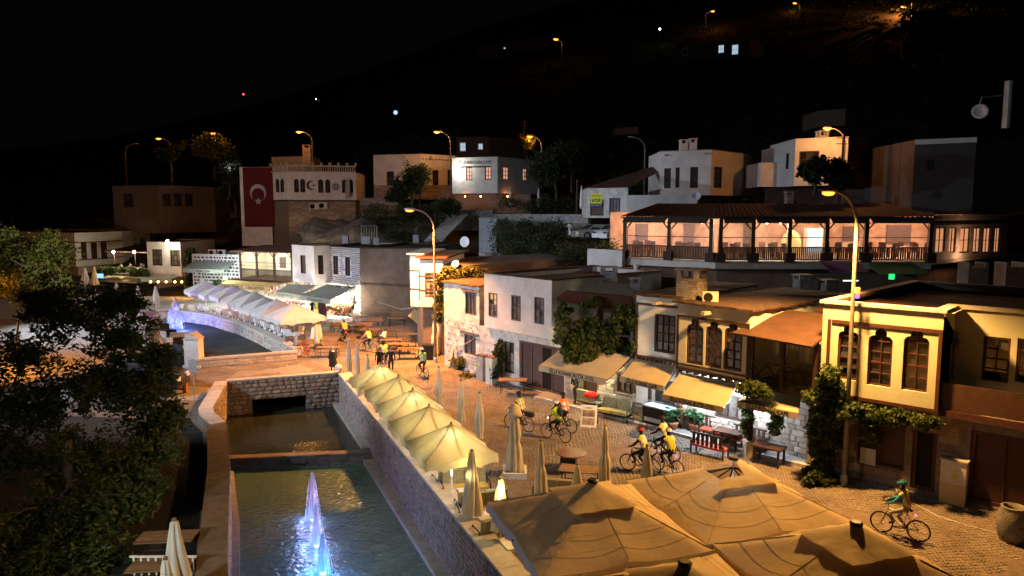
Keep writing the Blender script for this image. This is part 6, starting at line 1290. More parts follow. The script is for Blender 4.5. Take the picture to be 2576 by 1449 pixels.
v=G(452,858,.4); t=thing('beige_sofa','small beige cushioned sofa on the left bank','sofa',(v.x,v.y,0)); MB().box(v,(1.7,.8,.4)).build('seat',M['offwhite'],t); MB().box(v+Vector((0,.35,.35)),(1.7,.2,.5)).build('backrest',M['offwhite'],t)
# pale stone pillar with gabled cap, bins, planters, sign
a=G(498,925); t=thing('stone_pillar','pale marble pillar with gabled cap at the bridge end','pillar',a); MB().box(a+Vector((-.3,.2,.95)),(.95,.8,1.9)).build('shaft',M['offwhite'],t); MB().add([a+Vector(q) for q in((-.85,-.3,1.9),(.25,-.3,1.9),(.25,.7,1.9),(-.85,.7,1.9),(-.3,-.3,2.35),(-.3,.7,2.35))],[(0,1,4),(3,5,2),(0,4,5,3),(1,2,5,4)]).build('gabled_cap',M['coping'],t); MB().box(a+Vector((-.3,.2,.1)),(1.15,1.,.2)).build('plinth',M['offwhite'],t)
a=G(452,925); t=thing('hedge_planter','long dark box planter with low green hedge at the bridge corner','planter',a); MB().box(a+Vector((-.2,.3,.4)),(2.3,.5,.8)).build('box',M['metal'],t)
PLT=(a+Vector((-.2,.3,.95)),(1.1,.28,.22))
a=G(427,935); MB_=MB().lathe(a,[(.18,0),(.24,.45)],12); tag(MB_.build('blue_bucket',mat('blue_plastic',(.08,.2,.35),rough=.5)),'blue plastic bucket in front of the hedge planter','bucket')
for x,y,lb in((330,868,'left grey square planter on the left bank'),(355,880,'middle grey square planter on the left bank'),(383,893,'right grey square planter on the left bank')): a=G(x,y); t=thing('square_planter',lb,'planter',a,'grey square planters'); MB().box(a+Vector((0,0,.4)),(.6,.6,.8)).build('pot',M['metal'],t)
a=G(490,1010); t=thing('road_sign','back of a grey rectangular road sign on a thin post at the canal wall','sign',a); MB().tube([a,a+Vector((0,0,2.35))],.03,6).build('post',M['galv'],t); MB().box(a+Vector((0,-.06,1.95)),(.42,.02,.72)).build('plate',M['galv'],t)
a=G(466,988); t=thing('red_bollard','short brick red bollard left of the road sign','bollard',a); MB().box(a+Vector((0,0,.28)),(.22,.22,.56)).build('post',mat('red_bollard_paint',(.4,.12,.07)),t); MB().box(a+Vector((0,0,.6)),(.26,.26,.07)).build('cap',M['redwood'],t)
# lower left benches and rail beside the big tree
for x,y,lb in((420,1350,'dim wooden table on the dark bank left of the canal'),(405,1420,'dim wooden table nearest the bottom left parasol')): put(pt_,x,y,.1,lb,.75,'tables on the dark left bank')
a=G(410,1400,.9); t=thing('white_railing','short white slatted railing behind the dim tables','railing',(a.x,a.y,0)); MB().box(a,(1.8,.05,.05)).build('rail',M['white'],t); [MB().box(a+Vector((-.8+.2*k,0,-.28)),(.04,.03,.5)).build('slat',M['white'],t) for k in range(9)]
# hotel front: sofas, sandwich board, freezer, plants
w=G(1498,1020); put(sf,1490,1008,STRA+math.pi-.1,'yellow cushioned sofa under the first hotel awning',.4,'hotel front sofas')
put(sf,1545,1035,STRA+.1,'dark green backed sofa facing the stone wall',.4,'hotel front sofas'); put(lt,1518,1012,STRA,'table between the two hotel sofas',.56,'low cafe tables')
a=G(1490,1003,.75); tag(MB().ball(a+Vector((-.05,.2,.15)),1,12,8,(.38,.22,.17)).build('red_cushion',mat('red_cloth',(.6,.015,.02),(.45,.01,.015),4),smooth=True),'bright red blanket heaped on the hotel sofa','blanket')
a=G(1478,1075); t=thing('sandwich_board','white folding menu board with two food photos on the street','sandwich board',a); fs=Fr((a.x-.35,a.y+.05),(a.x+.4,a.y-.15)) 
def tilt(fr,u0,u1,z0,z1,n0,k=.28): return [fr.P(u0,z0,n0-k*z0),fr.P(u1,z0,n0-k*z0),fr.P(u1,z1,n0-k*z1),fr.P(u0,z1,n0-k*z1)]
MB().slab(tilt(fs,0,fs.L,0,1.02,.0),.03).build('front_panel',M['white'],t); MB().slab([fs.P(0,0,-.75),fs.P(fs.L,0,-.75),fs.P(fs.L,1.0,-.34),fs.P(0,1.0,-.34)],.03).build('rear_panel',M['greywood'],t)
MB().slab(tilt(fs,.1,fs.L-.1,.5,.8,.02),.012).build('food_photo',mat('photo_blue',(.06,.07,.14),(.5,.33,.1),3),t); MB().slab(tilt(fs,.1,fs.L-.1,.14,.44,.02),.012).build('food_photo',mat('photo_brown',(.2,.1,.07),(.45,.4,.35),7),t)
text('MENÜ',fs,fs.L/2,.9,.12,mat('sign_green',(.05,.2,.05)),t,n=-.225)
fzr=gf2[0].rect(1645,1708,1000,1058); t=thing('ice_cream_freezer','glass topped ice cream freezer glowing blue white below the cafe awning','freezer',gf2[0].P((door[0]+door[1])/2,.13,.4)); mb=MB(); fu0,fu1=door[0]+.0,door[1]+.35
gf2[0].box(mb,fu0,fu1,.14,.95,.1,.75); mb.build('cabinet',M['metal'],t); mb=MB(); gf2[0].box(mb,fu0,fu1,.953,1.0,.08,.78); mb.build('steel_rim',M['galv'],t); mb=MB(); gf2[0].box(mb,fu0+.06,fu1-.06,1.003,1.02,.14,.72); mb.build('ice_tray',mat('ice_tray',(.6,.7,.75),(.3,.35,.4),12,em=.5,emc=(.6,.8,1)),t)
mb=MB(); gf2[0].box(mb,fu0+.02,fu1-.02,1.02,1.3,.72,.735); mb.build('glass_screen',glassmat('clear_glass',(.8,.9,1),.8),t); mb=MB(); gf2[0].box(mb,fu0+.1,fu1-.1,.25,.45,.753,.765); mb.build('white_stripe',M['white'],t)
light('freezer_light','POINT',gf2[0].P((fu0+fu1)/2,1.55,.45),90,(.72,.85,1),size=.15)
light('awning_light','POINT',gf2[0].P(gf2[0].L*.12,2.25,.75),130,(1,.84,.42),size=.08); light('awning_light','POINT',gf2[0].P(gf2[0].L*.2,2.2,.5),90,(1,.85,.5),size=.08)
u_=gf2[0].hit(1480,900)[0]; light('awning_spill','POINT',gf2[0].P(u_,2.35,1.2),30,(1,.85,.4),size=.05)
light('cold_light','POINT',gf2[0].P(gf2[0].hit(1800,1050)[0],2.15,.75),420,(.75,.86,1),size=.1); light('cold_light','POINT',gf2[0].P(gf2[0].hit(1900,1070)[0],2.2,.9),340,(.72,.84,1),size=.1)
a=G(1712,1085); t=thing('ice_cream_statue','tall brown ice cream cone statue beside the freezer','statue',a); MB().lathe(a+Vector((0,0,.35)),[(.06,0),(.22,.75),(.26,.8)],12).build('cone',mat('waffle',(.35,.2,.09),(.25,.14,.06),20),t,True)
for k,(dx,z) in enumerate(((-.1,1.25),(.12,1.28),(0,1.45))): MB().ball(a+Vector((dx,0,z)),.19,10,8).build('scoop',(M['redwood'],M['offwhite'],M['redwood'])[k],t,True)
MB().lathe(a,[(.22,0),(.2,.06),(.05,.1),(.05,.4)],10).build('stand',M['metal'],t)
for x,y,lb in((1748,1090,'terracotta pot with a bushy plant beside the ice cream statue'),(1690,1085,'low leafy pot left of the ice cream statue')):
    a=G(x,y); t=thing('potted_plant',lb,'potted plant',a,'potted plants'); MB().lathe(a,[(.2,0),(.3,.4),(.33,.44)],12).build('pot',mat('terracotta',(.4,.17,.08),(.3,.13,.06),3),t,True)
# slatted benches by the stone wall
sb=thing('slatted_bench','x','bench'); 
for k in range(7): MB().box((-.6+.2*k,.24,.7),(.12,.03,.45)).build('back_slat',M['wood'],sb)
MB().box((0,0,.42),(1.45,.5,.08)).build('seat_cushion',mat('red_cushion',(0,0,0)),sb)
MB().box((0,.24,.96),(1.5,.05,.07)).build('top_rail',M['wood'],sb); [MB().box((x,y,.3),(.06,.06,.6)).build('leg',M['wood'],sb) for x in(-.72,.72) for y in(-.24,.24)]
put(sb,1785,1118,STRA+math.pi,'slatted dark bench with its back to the street under the hotel wall',.5,'slatted benches'); put(sb,1802,1080,STRA,'red cushioned striped bench against the stone wall',.5,'slatted benches'); put(sb,1880,1105,STRA,'white cushioned dark bench behind the stone footed post',.5,'slatted benches')
dt=thing('dark_table','x','table'); MB().box((0,0,.74),(1.2,.75,.05)).build('table_top',M['wood'],dt); [MB().box((x,y,.36),(.07,.07,.72)).build('leg',M['wood'],dt) for x in(-.5,.5) for y in(-.3,.3)]
put(dt,1832,1084,STRA,'dark wooden table between the slatted benches',.75,'dark tables'); put(dt,1935,1122,STRA,'dark oval table in the shade right of the post',.75,'dark tables')
a=G(1884,1148); t=thing('timber_post','dark timber post on a pale stone foot under the last awnings','post',a); MB().box(a+Vector((0,0,.35)),(.42,.42,.7)).build('stone_foot',M['stone_pale'],t); MB().box(a+Vector((0,0,1.8)),(.2,.2,2.2)).build('shaft',M['wood'],t)
a=G(1709,1085)+Vector((.3,.6,0)); t=thing('timber_post','dark timber post behind the ice cream statue','post',a); MB().box(a+Vector((0,0,1.3)),(.2,.2,2.6)).build('shaft',M['wood'],t); MB().box(a+Vector((0,0,.1)),(.3,.3,.2)).build('foot',M['stone_pale'],t)
# round dark table, wooden table, cafe chairs in street foreground
a=G(1430,1185); t=thing('round_table','round brown table on a black tub in the street','table',a); MB().lathe(a,[(.42,0),(.42,.62)],4,rotm(0,0,.6)).build('tub',M['black'],t); MB().lathe(a+Vector((.12,.05,.7)),[(.6,0),(.62,.02),(.6,.05)],24).build('table_top',mat('brown_top',(.18,.08,.04),(.12,.055,.03),4,.4),t)
put(pt_,1462,1180,-.25,'orange lit wooden table right of the round black table',.75,'street tables')
put(sf,1405,1222,math.pi-.2,'brown tufted sofa back just above the big umbrella edge',.6,'street sofas')
a=G(1262,975); put(pt_,1290,955,-.1,'small wooden topped table before the double doors',.75,'street tables')
ch=thing('metal_chair','x','chair'); MB().box((0,0,.45),(.42,.42,.03)).build('seat',M['metal'],ch); [MB().tube([(x,y,0),(x,y,.45 if y<0 else .9)],.016,4).build('leg',M['metal'],ch) for x in(-.2,.2) for y in(-.2,.2)]; [MB().tube([(-.2,.2,z),(.2,.2,z)],.014,4).build('back_bar',M['metal'],ch) for z in(.6,.72,.88)]
put(ch,1243,970,1.4,'thin black metal chair left of the small table',.0,'metal chairs'); put(ch,1325,960,-1.5,'thin black metal chair right of the small table',0,'metal chairs'); put(ch,1290,940,0,'thin black metal chair behind the small table',0,'metal chairs')
# meter cabinets and bins
for x,y,h_,m_,lb in((1212,958,1.5,M['galv'],'dark sided grey meter cabinet, left of two'),(1236,968,1.6,M['offwhite'],'tall white meter cabinet, right of two, with a yellow sticker')):
    a=G(x,y); t=thing('meter_cabinet',lb,'cabinet',a,'meter cabinets'); MB().box(a+Vector((0,.25,h_/2)),(.55,.45,h_),rotm(0,0,STRA)).build('case',m_,t); MB().box(a+Vector((0,.25,h_+.03)),(.62,.5,.06),rotm(0,0,STRA)).build('top',M['tile'],t); MB().box(a+Vector((-.16,.06,h_*.68)),(.16,.02,.2),rotm(0,0,STRA)).build('sticker',mat('sign_yellow',(0,0,0)),t)
cf_=gf[0].rect(2362,2428,1163,1262); t=thing('meter_cabinet','wide cream meter cabinet against the stone wall of the yellow house','cabinet',gf[0].P((cf_[0]+cf_[1])/2,0,.3),'meter cabinets')
r=gf[0].rect(2364,2430,1160,1262,.4); mb=MB(); gf[0].box(mb,r[0],r[1],0,.72,.06,.4); mb.build('lower_case',M['cv_beige'],t); mb=MB(); gf[0].box(mb,r[0],r[1],.74,r[3],.06,.42); mb.build('door',M['offwhite'],t); mb=MB(); gf[0].box(mb,r[0]-.04,r[1]+.04,r[3]+.003,r[3]+.06,.03,.46); mb.build('top',M['concrete'],t)
mb=MB(); um=(r[0]+r[1])/2; gf[0].box(mb,um-.05,um+.09,.95,1.1,.423,.43); mb.build('sticker',mat('sign_yellow',(0,0,0)),t)
a=G(1078,905); t=thing('litter_bin','black wheeled bin beside the closed parasol cluster','bin',a); MB().hexa([a+Vector(q) for q in((-.3,-.3,.05),(.3,-.3,.05),(.3,.3,.05),(-.3,.3,.05),(-.36,-.36,1),(.36,-.36,1),(.36,.36,1),(-.36,.36,1))]).build('body',M['black'],t); MB().box(a+Vector((0,0,1.04)),(.78,.78,.07)).build('lid',M['black'],t)
a=G(1040,862); t=thing('folding_table','small cross legged folding table under a pot plant','table',a); MB().box(a+Vector((0,0,.72)),(.85,.6,.04)).build('table_top',M['plank'],t)
for s_ in(-1,1): 
    for yy in(-.22,.22): MB().tube([a+Vector((-.38*s_,yy,0)),a+Vector((.38*s_,yy,.7))],.025,4).build('leg',M['wood'],t)
a=G(1052,860,0); t=thing('tilted_sign','tilted square sign board glowing orange on a thin post by the lamp','sign',a); v=D(1062,794,a.y); MB().tube([a,(a.x+.05,a.y,v.z)],.03,6).build('post',M['white'],t); MB().box((a.x-.1,a.y,v.z-.1),(1.1,.08,.75),rotm(0,.75,.2)).build('board',M['cv_cream'],t)
a=D(1119,777,50.9); fsn=Fr((a.x-.4,50.6),(a.x+.4,50.4)); t=thing('notice_sign','white notice with small blurred text hung on the vine covered corner','sign',a); mb=MB(); fsn.box(mb,0,.75,a.z-.65,a.z+.55,0,.03); mb.build('panel',M['white'],t)
for k in range(4): 
    mb=MB(); fsn.box(mb,.12,.62-.1*(k%2),a.z-.45+.25*k,a.z-.38+.25*k,.031,.036); mb.build('text_line',M['glass'],t)
# barrel
a=G(2545,1360); t=thing('clay_barrel','big weathered clay jar at the right edge of the street','jar',a); MB().lathe(a,[(.34,0),(.42,.25),(.45,.6),(.4,.95),(.33,1.06),(.36,1.1),(.3,1.12),(.26,.9)],20,cap=False).build('jar_body',mat('old_clay',(.2,.18,.15),(.12,.11,.09),4,.9,.5),t,True)
t=thing('loose_cable','thin pale cable lying across the earthen street','cable',G(2350,1250)); pts=[G(2440,1300),G(2455,1310),G(2400,1290)]
MB().tube([G(x,y)+Vector((0,0,.02)) for x,y in((2245,1210),(2258,1240),(2300,1268),(2360,1300),(2430,1322),(2520,1345),(2576,1372))],.014,5).build('cord',M['offwhite'],t)
# balloon
a=G(903,1157,WZ); tag(MB().ball(a+Vector((0,0,.12)),.17,14,10).build('balloon',mat('pink_rubber',(.55,.06,.07),rough=.3),smooth=True),'round pink red balloon floating by the weir','balloon')
# shop goods
cs=thing('display_counter','bright glass counter full of trinkets under the green awning','counter',G(830-20,790)); 
a=D(708,780,71.5); b=D(775,790,70.); dc=Fr((a.x,71.8),(b.x,70.6)); 
cs.location=dc.P(dc.L/2,0); mb=MB(); dc.box(mb,0,dc.L,0,.8,-.8,0); mb.build('cabinet',M['white'],cs); mb=MB()
for u in(0,dc.L-.06): dc.box(mb,u,u+.06,.8,1.35,-.05,0)
dc.box(mb,0,dc.L,1.35,1.4,-.05,0); mb.build('frame',M['white'],cs)
def goods(label,fr,u0,u1,z0,z1,n0,n,cols,group,s=(.06,.2),name='souvenir_display',cat='display'):
    t=thing(name,label,cat,fr.P((u0+u1)/2,z0,n0),group)
    for ci,c in enumerate(cols):
        mb=MB()
        for k in range(n//len(cols)):
            p=fr.P(random.uniform(u0,u1),random.uniform(z0,z1),n0+random.uniform(-.12,.12)); q=random.uniform(*s)
            if k%3: mb.box(p,(q,q*.7,q*random.uniform(.8,2)),rotm(0,random.uniform(-.4,.4),random.uniform(0,3)))
            else: mb.ball(p,q*.6,7,5)
        tag(mb.build('goods',mat('goods_%d%d%d'%tuple(int(v*20) for v in c),c,rough=.5),t),kind='stuff')
    return t
go=[(.6,.5,.4),(.5,.2,.12),(.08,.06,.06),(.6,.45,.15),(.25,.15,.3)]
goods('trinkets heaped on the bright counter',dc,.1,dc.L-.1,.82,1.25,-.35,130,go,'shop goods',(.05,.14))
sw=Fr((-24.6,78.6),(-20.6,75.3)); goods('hanging bags and clothes along the shop wall behind the counter',sw,0,sw.L,.6,2.7,0,190,go,'shop goods')
s2=Fr((-28.5,81.5),(-24.9,78.9)); goods('colourful craft goods hanging under the craft awning, left part',s2,0,s2.L,.7,2.7,0,180,go+[(.4,.3,.6)],'shop goods')
s3=Fr((-17.8,71.8),(-15.2,70.3)); goods('hats and necklaces hanging at the right end of the shop',s3,0,s3.L*.8,1.1,2.9,.1,150,[(.6,.5,.35),(.1,.08,.08),(.55,.5,.45)],'shop goods',(.06,.2)); goods('heap of red clay pots and jugs in front of the shop',s3,-.2,s3.L+.3,.2,1.15,1.0,130,[(.4,.15,.07),(.5,.22,.1),(.3,.12,.06)],'shop goods',(.12,.3))
for k,(x,y) in enumerate(((828,772),(834,775),(840,777),(846,778),(851,780),(823,778))):
    v=D(x,y,68.6); t=thing('clay_jug','round mouthed clay jug lying on its side, %s in the pottery row'%ordn[k],'jug',v,'clay jugs'); MB().lathe(v,[(.02,.3),(.16,.22),(.2,.1),(.13,0),(.12,-.04),(.07,.05)],10,rotm(math.pi/2),cap=False).build('jug_body',mat('terracotta',(0,0,0)),t,True)
t=thing('postcard_rack','tall yellow rack of small cards beside the shop keeper','rack',D(795,800,69)); v=D(795,800,69); [MB().box(v+Vector((x,0,.25+.13*k)),(.22,.16,.1)).build('card_pocket',mat('sign_yellow',(0,0,0)),t) for k in range(16) for x in(-.26,0,.26)]
v=D(803,808,68.4); t=thing('dark_cabinet','narrow dark wooden cabinet at the pottery stall','cabinet',(v.x,v.y,0)); MB().box((v.x+.35,v.y,.85),(.7,.5,1.7)).build('case',M['redwood'],t)
# shop awnings
def sawn(lb,c,val,txt,tmm,ts,tw,m_): awning(lb,*[D(x,y,Y) for x,y,Y in c],m_,val,txt,tmm,ts=ts,tw=tw)
tg=mat('lettering_teal',(.1,.2,.19)); tk=mat('lettering_dark',(.05,.05,.06))
sawn('pale lit awning lettered with craft words at the left of the stalls',[(572,702,79.5),(640,706,78.2),(553,714,76.5),(612,717,75.2)],.5,'EL SANATLARI',tk,.36,2.0,M['cv_cream'])
sawn('pale lit awning lettered with jewellery words below the veranda',[(641,706,78.1),(716,708,76.6),(614,716,75.1),(674,722,74)],.5,'TAKI & HEDİYELİK',tk,.36,2.1,M['cv_cream'])
sawn('smaller grey green awning below the white shop bay',[(725,714,75.3),(795,717,73),(695,733,72.8),(755,742,70.4)],.42,'Sille El Sanatları Aksesuar',tg,.3,2.1,M['cv_grey'])
sawn('larger grey green awning below the brick wall, nearest the plaza',[(821,715,73.6),(893,722,70.6),(755,742,69.6),(831,753,66.6)],.46,'Sille El Sanatları Aksesuar',tg,.32,2.5,M['cv_grey'])
for x,y,Y,p in((600,735,77,120),(650,738,76,150),(700,742,75,120),(740,752,72.5,170),(780,752,71.2,170),(830,752,70,200),(868,750,69.6,190),(580,735,79,60),(520,705,78.5,45),(690,770,70,80)): light('shop_light','POINT',D(x,y,Y),p*3.2,(1,.84,.66) if x>590 else (.75,1,.85),size=.12)
for x,y,Y,p,c in((470,735,84,70,(1,.5,.15)),(440,735,85,60,(1,.4,.1)),(315,722,84,60,(1,.9,.75)),(300,722,84,50,(1,.9,.75))): light('cafe_light','POINT',D(x,y,Y),p*1.6,c,size=.12)
for k,x in enumerate((379,398,418,440,457)): v=D(x,709,84.6); t=thing('hanging_lantern','small orange lantern, %s in the row under the narrow awning'%ordn[k],'lantern',v,'orange lanterns'); MB().ball(v,.13,8,6).build('shade',M['e_warm'],t); MB().tube([v+Vector((0,0,.1)),v+Vector((0,0,.4))],.01,4).build('cord',M['metal'],t)
v=D(249,694,88); t=thing('blue_sign','small glowing blue sign beside the tree','sign',v); MB().box(v,(1.,.1,.5)).build('panel',M['e_blue'],t)
# cars on the slope
def car(label,x,y,Y,rz,m_,front,z=None):
    p=D(x,y,Y); t=thing('parked_car',label,'car',p,'parked cars',rz); R=Matrix.Rotation(rz,3,'Z'); 
    prof=[(-2.2,.35),(-2.22,.75),(-1.95,.95),(-1.3,1.02),(-.75,1.42),(.55,1.45),(1.25,1.0),(2.0,.85),(2.2,.65),(2.22,.35)]
    mb=MB(); n=len(prof)
    for s_ in(-1,1):
        for (a,b) in prof: w2=.86 if b<1.1 else .68; mb.v.append(tuple(p+R@Vector((a,s_*w2,b-.15))))
    mb.f=[tuple(range(n))]+[tuple(range(n,2*n))[::-1]]+[(i,(i+1)%n,n+(i+1)%n,n+i) for i in range(n)]
    o=mb.build('body',m_,t); 
    for s_ in(-1,1):
        for wx in(-1.35,1.35): c=p+R@Vector((wx,s_*.8,.32)); w_=MB().lathe(c,[(.33,-.1),(.33,.1)],14,R@rotm(math.pi/2)).build('wheel',M['rubber'],t); MB().lathe(c,[(.2,-.12),(.2,.12)],10,R@rotm(math.pi/2)).build('rim',M['galv'],w_)
        q=[(-1.2,.98),(-.72,1.32),(.5,1.35),(1.1,1.0)]; mb=MB(); mb.add([p+R@Vector((a,s_*(.87 if b<1.1 else .7),b-.13)) for a,b in q]+[p+R@Vector((a,s_*(.85 if b<1.1 else .68),b-.13)) for a,b in q],[(0,1,2,3),(0,3,7,4),(4,7,6,5)]); mb.build('side_window',M['glass'],t)
        MB().box(p+R@Vector((2.17,s_*.62,.55)),(.12,.35,.16),R).build('headlight',M['white'],t); MB().box(p+R@Vector((-2.19,s_*.62,.65)),(.08,.35,.16),R).build('tail_light',M['redwood'],t)
    mb=MB(); mb.add([p+R@Vector(v) for v in((1.27,-.75,.87),(1.27,.75,.87),(.58,.62,1.28),(.58,-.62,1.28))],[(0,1,2,3)]); mb.build('windscreen',M['glass'],t)
    mb=MB(); mb.add([p+R@Vector(v) for v in((-1.34,-.75,.9),(-1.34,.75,.9),(-.8,.62,1.27),(-.8,-.62,1.27))],[(0,1,2,3)]); mb.build('rear_window',M['glass'],t)
    return t
car('silver car with its front towards the left beside the bushes',1500,600,66,math.radians(200),mat('silver_paint',(.45,.43,.42),rough=.3,metal=.3),0)
car('white sedan showing its rear beside the terrace restaurant',1552,603,62,math.radians(40),mat('white_paint_car',(.65,.64,.66),rough=.3),0)
car('dark van shape parked behind the black tree by the bridge',345,985,39.3,math.radians(5),mat('dark_brown_paint',(.025,.018,.016),rough=.35),0).scale=(1.15,1.15,1.5)
t=thing('bird_bath','small white pedestal light beside the silver car','pedestal',D(1433,590,68)); MB().lathe(D(1433,590,68),[(.1,0),(.12,.6),(.3,.75),(.05,1.1)],8).build('pedestal',M['white'],t)
for x,y,Y,h_,lb in((1449,560,76,9,'leaning timber utility pole left of the sale house'),(1055,470,98,6,'dark utility pole beside the tree at the hillside house'),(2113,480,62,9.5,'dark utility pole with insulators behind the leafy tree'),(1318,345,110,5,'thin utility pole on the slope beside the orange lit bush')):
    v=D(x,y,Y); t=thing('utility_pole',lb,'utility pole',(v.x,v.y,v.z-h_*.5),'utility poles'); MB().tube([v-Vector((0,0,h_*.5)),v+Vector((.1,0,h_*.5))],.11,6).build('pole',M['wood'],t); [MB().tube([v+Vector((.1-.6,0,h_*.5-z)),v+Vector((.1+.6,0,h_*.5-z))],.035,4).build('crossarm',M['wood'],t) for z in(.3,.8)]
for x,y,Y,lb in((1284,500,85,'grey closed parasol right of the panorama cafe'),(1355,500,84,'pale closed parasol in the dark garden'),(1463,500,72,'thin closed parasol beside the utility pole')):
    v=D(x,y,Y); t=thing('closed_parasol',lb,'parasol',v-Vector((0,0,1.3)),'closed parasols on the slope'); MB().lathe(v-Vector((0,0,1.)),[(.1,0),(.2,.3),(.14,1.6),(.04,2.3)],10).build('folded_canopy',M['offwhite'],t,True); MB().tube([v-Vector((0,0,1.8)),v-Vector((0,0,.9))],.03,5).build('pole',M['metal'],t)
dish('white satellite dish standing on the brown shed roof',D(1171,622,66.5),(-.5,-1,.1),.5,.5); dish('orange lit satellite dish above the corner house vine',D(1147,680,51),(-.2,-1,.6),.27,.4)
for x,y,w2,lb in((870,598,.6,'left bluish roof planter with dried plant'),(921,600,.9,'middle bluish roof planter before a wire frame'),(948,602,.6,'right bluish roof planter with dried plant'),(1047,596,.6,'far bluish roof planter near the lamp pole')):
    v=D(x,y+14,77); t=thing('rooftop_planter',lb,'planter',v,'bluish roof planters'); MB().box(v+Vector((0,0,.4)),(w2,.6,.8)).build('pot',mat('bluish_plaster',(0,0,0)),t); mb=MB(); [mb.tube([v+Vector((0,0,.7)),v+Vector((random.uniform(-.3,.3),random.uniform(-.2,.2),1.3+random.random()*.4))],.03,3) for _ in range(9)]; mb.build('dried_plant',M['bark'],t)
v=D(928,600,76); t=thing('wire_frame','rectangular white wire frame on the shed roof','frame',v); MB().tube([D(909,612,76),D(909,568,76),D(948,568,76),D(948,612,76)],.04,4).build('frame',M['galv'],t); [MB().tube([D(909+x,612,76),D(909+x,568,76)],.012,3).build('wire',M['galv'],t) for x in(7,13,20,26,33)]
# cables across walls
for pts,lb in(([(906,708,70.2),(950,760,66),(1010,778,60),(1050,772,53)],'sagging pale cable from the brick shop to the corner house'),([(1143,880,46.2),(1180,860,45),(1218,832,43.9)],'thin cable slanting across the old stone house')):
    P=[D(*q) for q in pts]; t=thing('cable',lb,'cable',P[0]); MB().tube(P,.025,4).build('wire',M['galv'],t)
# ================================================================ VEGETATION
def leaves(name,pts,rad,per,size,m,parent=None,asp=.5,flat=.5,seed=0):
    """pts Nx3 cluster centres; per leaves round each; small pointed leaf faces"""
    rg=np.random.default_rng(seed+11); pts=np.asarray(pts,float); N=len(pts)*per
    C=np.repeat(pts,per,0); d=rg.normal(size=(N,3)); d/=np.linalg.norm(d,axis=1)[:,None]; r=rg.random(N)**.5
    C=C+d*(r*rad)[:,None]*np.array([1,1,flat+.3])
    a=rg.normal(size=(N,3)); a[:,2]=a[:,2]*.6-.2; a/=np.linalg.norm(a,axis=1)[:,None]; b=rg.normal(size=(N,3)); b-=a*(a*b).sum(1)[:,None]; b/=np.linalg.norm(b,axis=1)[:,None]
    s=size*(.6+.8*rg.random(N))[:,None]; V=np.stack([C-a*s*.5,C+b*s*asp*.5-a*s*.05,C+a*s*.5,C-b*s*asp*.5-a*s*.05],1).reshape(-1,3)
    me=bpy.data.meshes.new(name); me.vertices.add(4*N); me.vertices.foreach_set('co',V.ravel()); me.loops.add(4*N); me.loops.foreach_set('vertex_index',np.arange(4*N,dtype=np.int32))
    me.polygons.add(N); me.polygons.foreach_set('loop_start',np.arange(0,4*N,4,dtype=np.int32)); me.polygons.foreach_set('loop_total',np.full(N,4,dtype=np.int32)); me.update(); me.validate(); me.materials.append(m)
    return link(name,me,parent)
def ell(c,r,n,rd,shell=.55):
    out=[]
    while len(out)<n:
        d=Vector((rd.gauss(0,1),rd.gauss(0,1),rd.gauss(0,1))).normalized(); k=rd.uniform(shell,1)*(1+.25*MN.noise(d*2+Vector(c)*.3)); out.append((c[0]+d.x*r[0]*k,c[1]+d.y*r[1]*k,c[2]+d.z*r[2]*k))
    return out
def tree(label,base,h,blobs,m,nc=30,per=40,size=.14,rad=.4,seed=1,tr=.18,name='tree',cat='tree',limbs=True,asp=.45,group=None,shell=.45,bark=None):
    rd=random.Random(seed); root=thing(name,label,cat,base,group); base=Vector(base); tb=MB(); top=base+Vector((0,0,h))
    pts=[base,base+Vector((rd.uniform(-.1,.1),rd.uniform(-.1,.1),h*.5)),top]; tb.tube(pts,[tr,tr*.8,tr*.6],8); tk=tb.build('trunk',bark or M['bark'],root,True)
    cl=[]; lm=MB(); nodes=[top]
    for (c,r) in sorted(blobs,key=lambda q:(Vector(q[0])-top).length):
        C=ell(c,r,nc,rd,shell); cl+=C; c=Vector(c)
        if limbs:
            nd=min(nodes,key=lambda q:(q-c).length); L_=(nd-c).length; mid=nd.lerp(c,.5)+Vector((rd.uniform(-.15,.15),rd.uniform(-.15,.15),rd.uniform(-.1,.2)))*L_; lm.tube([nd,nd.lerp(mid,.55)+Vector((0,rd.uniform(-.1,.1),.08*L_)),mid,c],[tr*.36,tr*.3,tr*.22,tr*.14],6); nodes+=[mid,c]
            for q in C[::3]:
                q=Vector(q); s_=c.lerp(mid,rd.random()*.6); m2=s_.lerp(q,.5)+Vector((rd.uniform(-.2,.2),rd.uniform(-.2,.2),rd.uniform(-.1,.25))); lm.tube([s_,m2,q],[tr*.16,tr*.1,tr*.04],4)
    if limbs: lm.build('limbs',bark or M['bark'],root,True)
    leaves('foliage',cl,rad,per,size,m,root,asp=asp,seed=seed); return root
# big foreground tree
B=(-13.6,21.4,0)
blobs=[]
for x,y,Y,r in((60,900,25,1.7),(180,800,25,1.5),(300,850,24.5,1.3),(250,960,24,1.6),(120,1020,23.5,1.7),(340,990,24,1.2),(385,1080,23.5,.85),(300,760,25.5,.9),(120,760,26,1.2),(40,1150,22.5,1.6),(200,1150,22,1.6),(320,1180,22,1.1),(90,1300,20.5,1.4),(230,1300,20.5,1.2),(310,1270,20.8,.8),(140,1410,19.3,1.2),(20,1430,19.3,1.2),(250,1400,19.8,.8),(40,1020,25,1.5),(400,900,24.5,.5),(395,1130,22.5,.75),(425,1040,23.5,.55),(365,1235,21.5,.6),(380,960,24,.7)):
    v=D(x,y,Y); blobs.append(((v.x,v.y,v.z),(r,r*1.1,r*.72)))
tree('huge dark tree filling the lower left, its leaves like feathers',B,3.2,blobs,M['leaf'],nc=52,per=40,size=.2,rad=.36,seed=3,tr=.2,asp=.36,shell=.1)
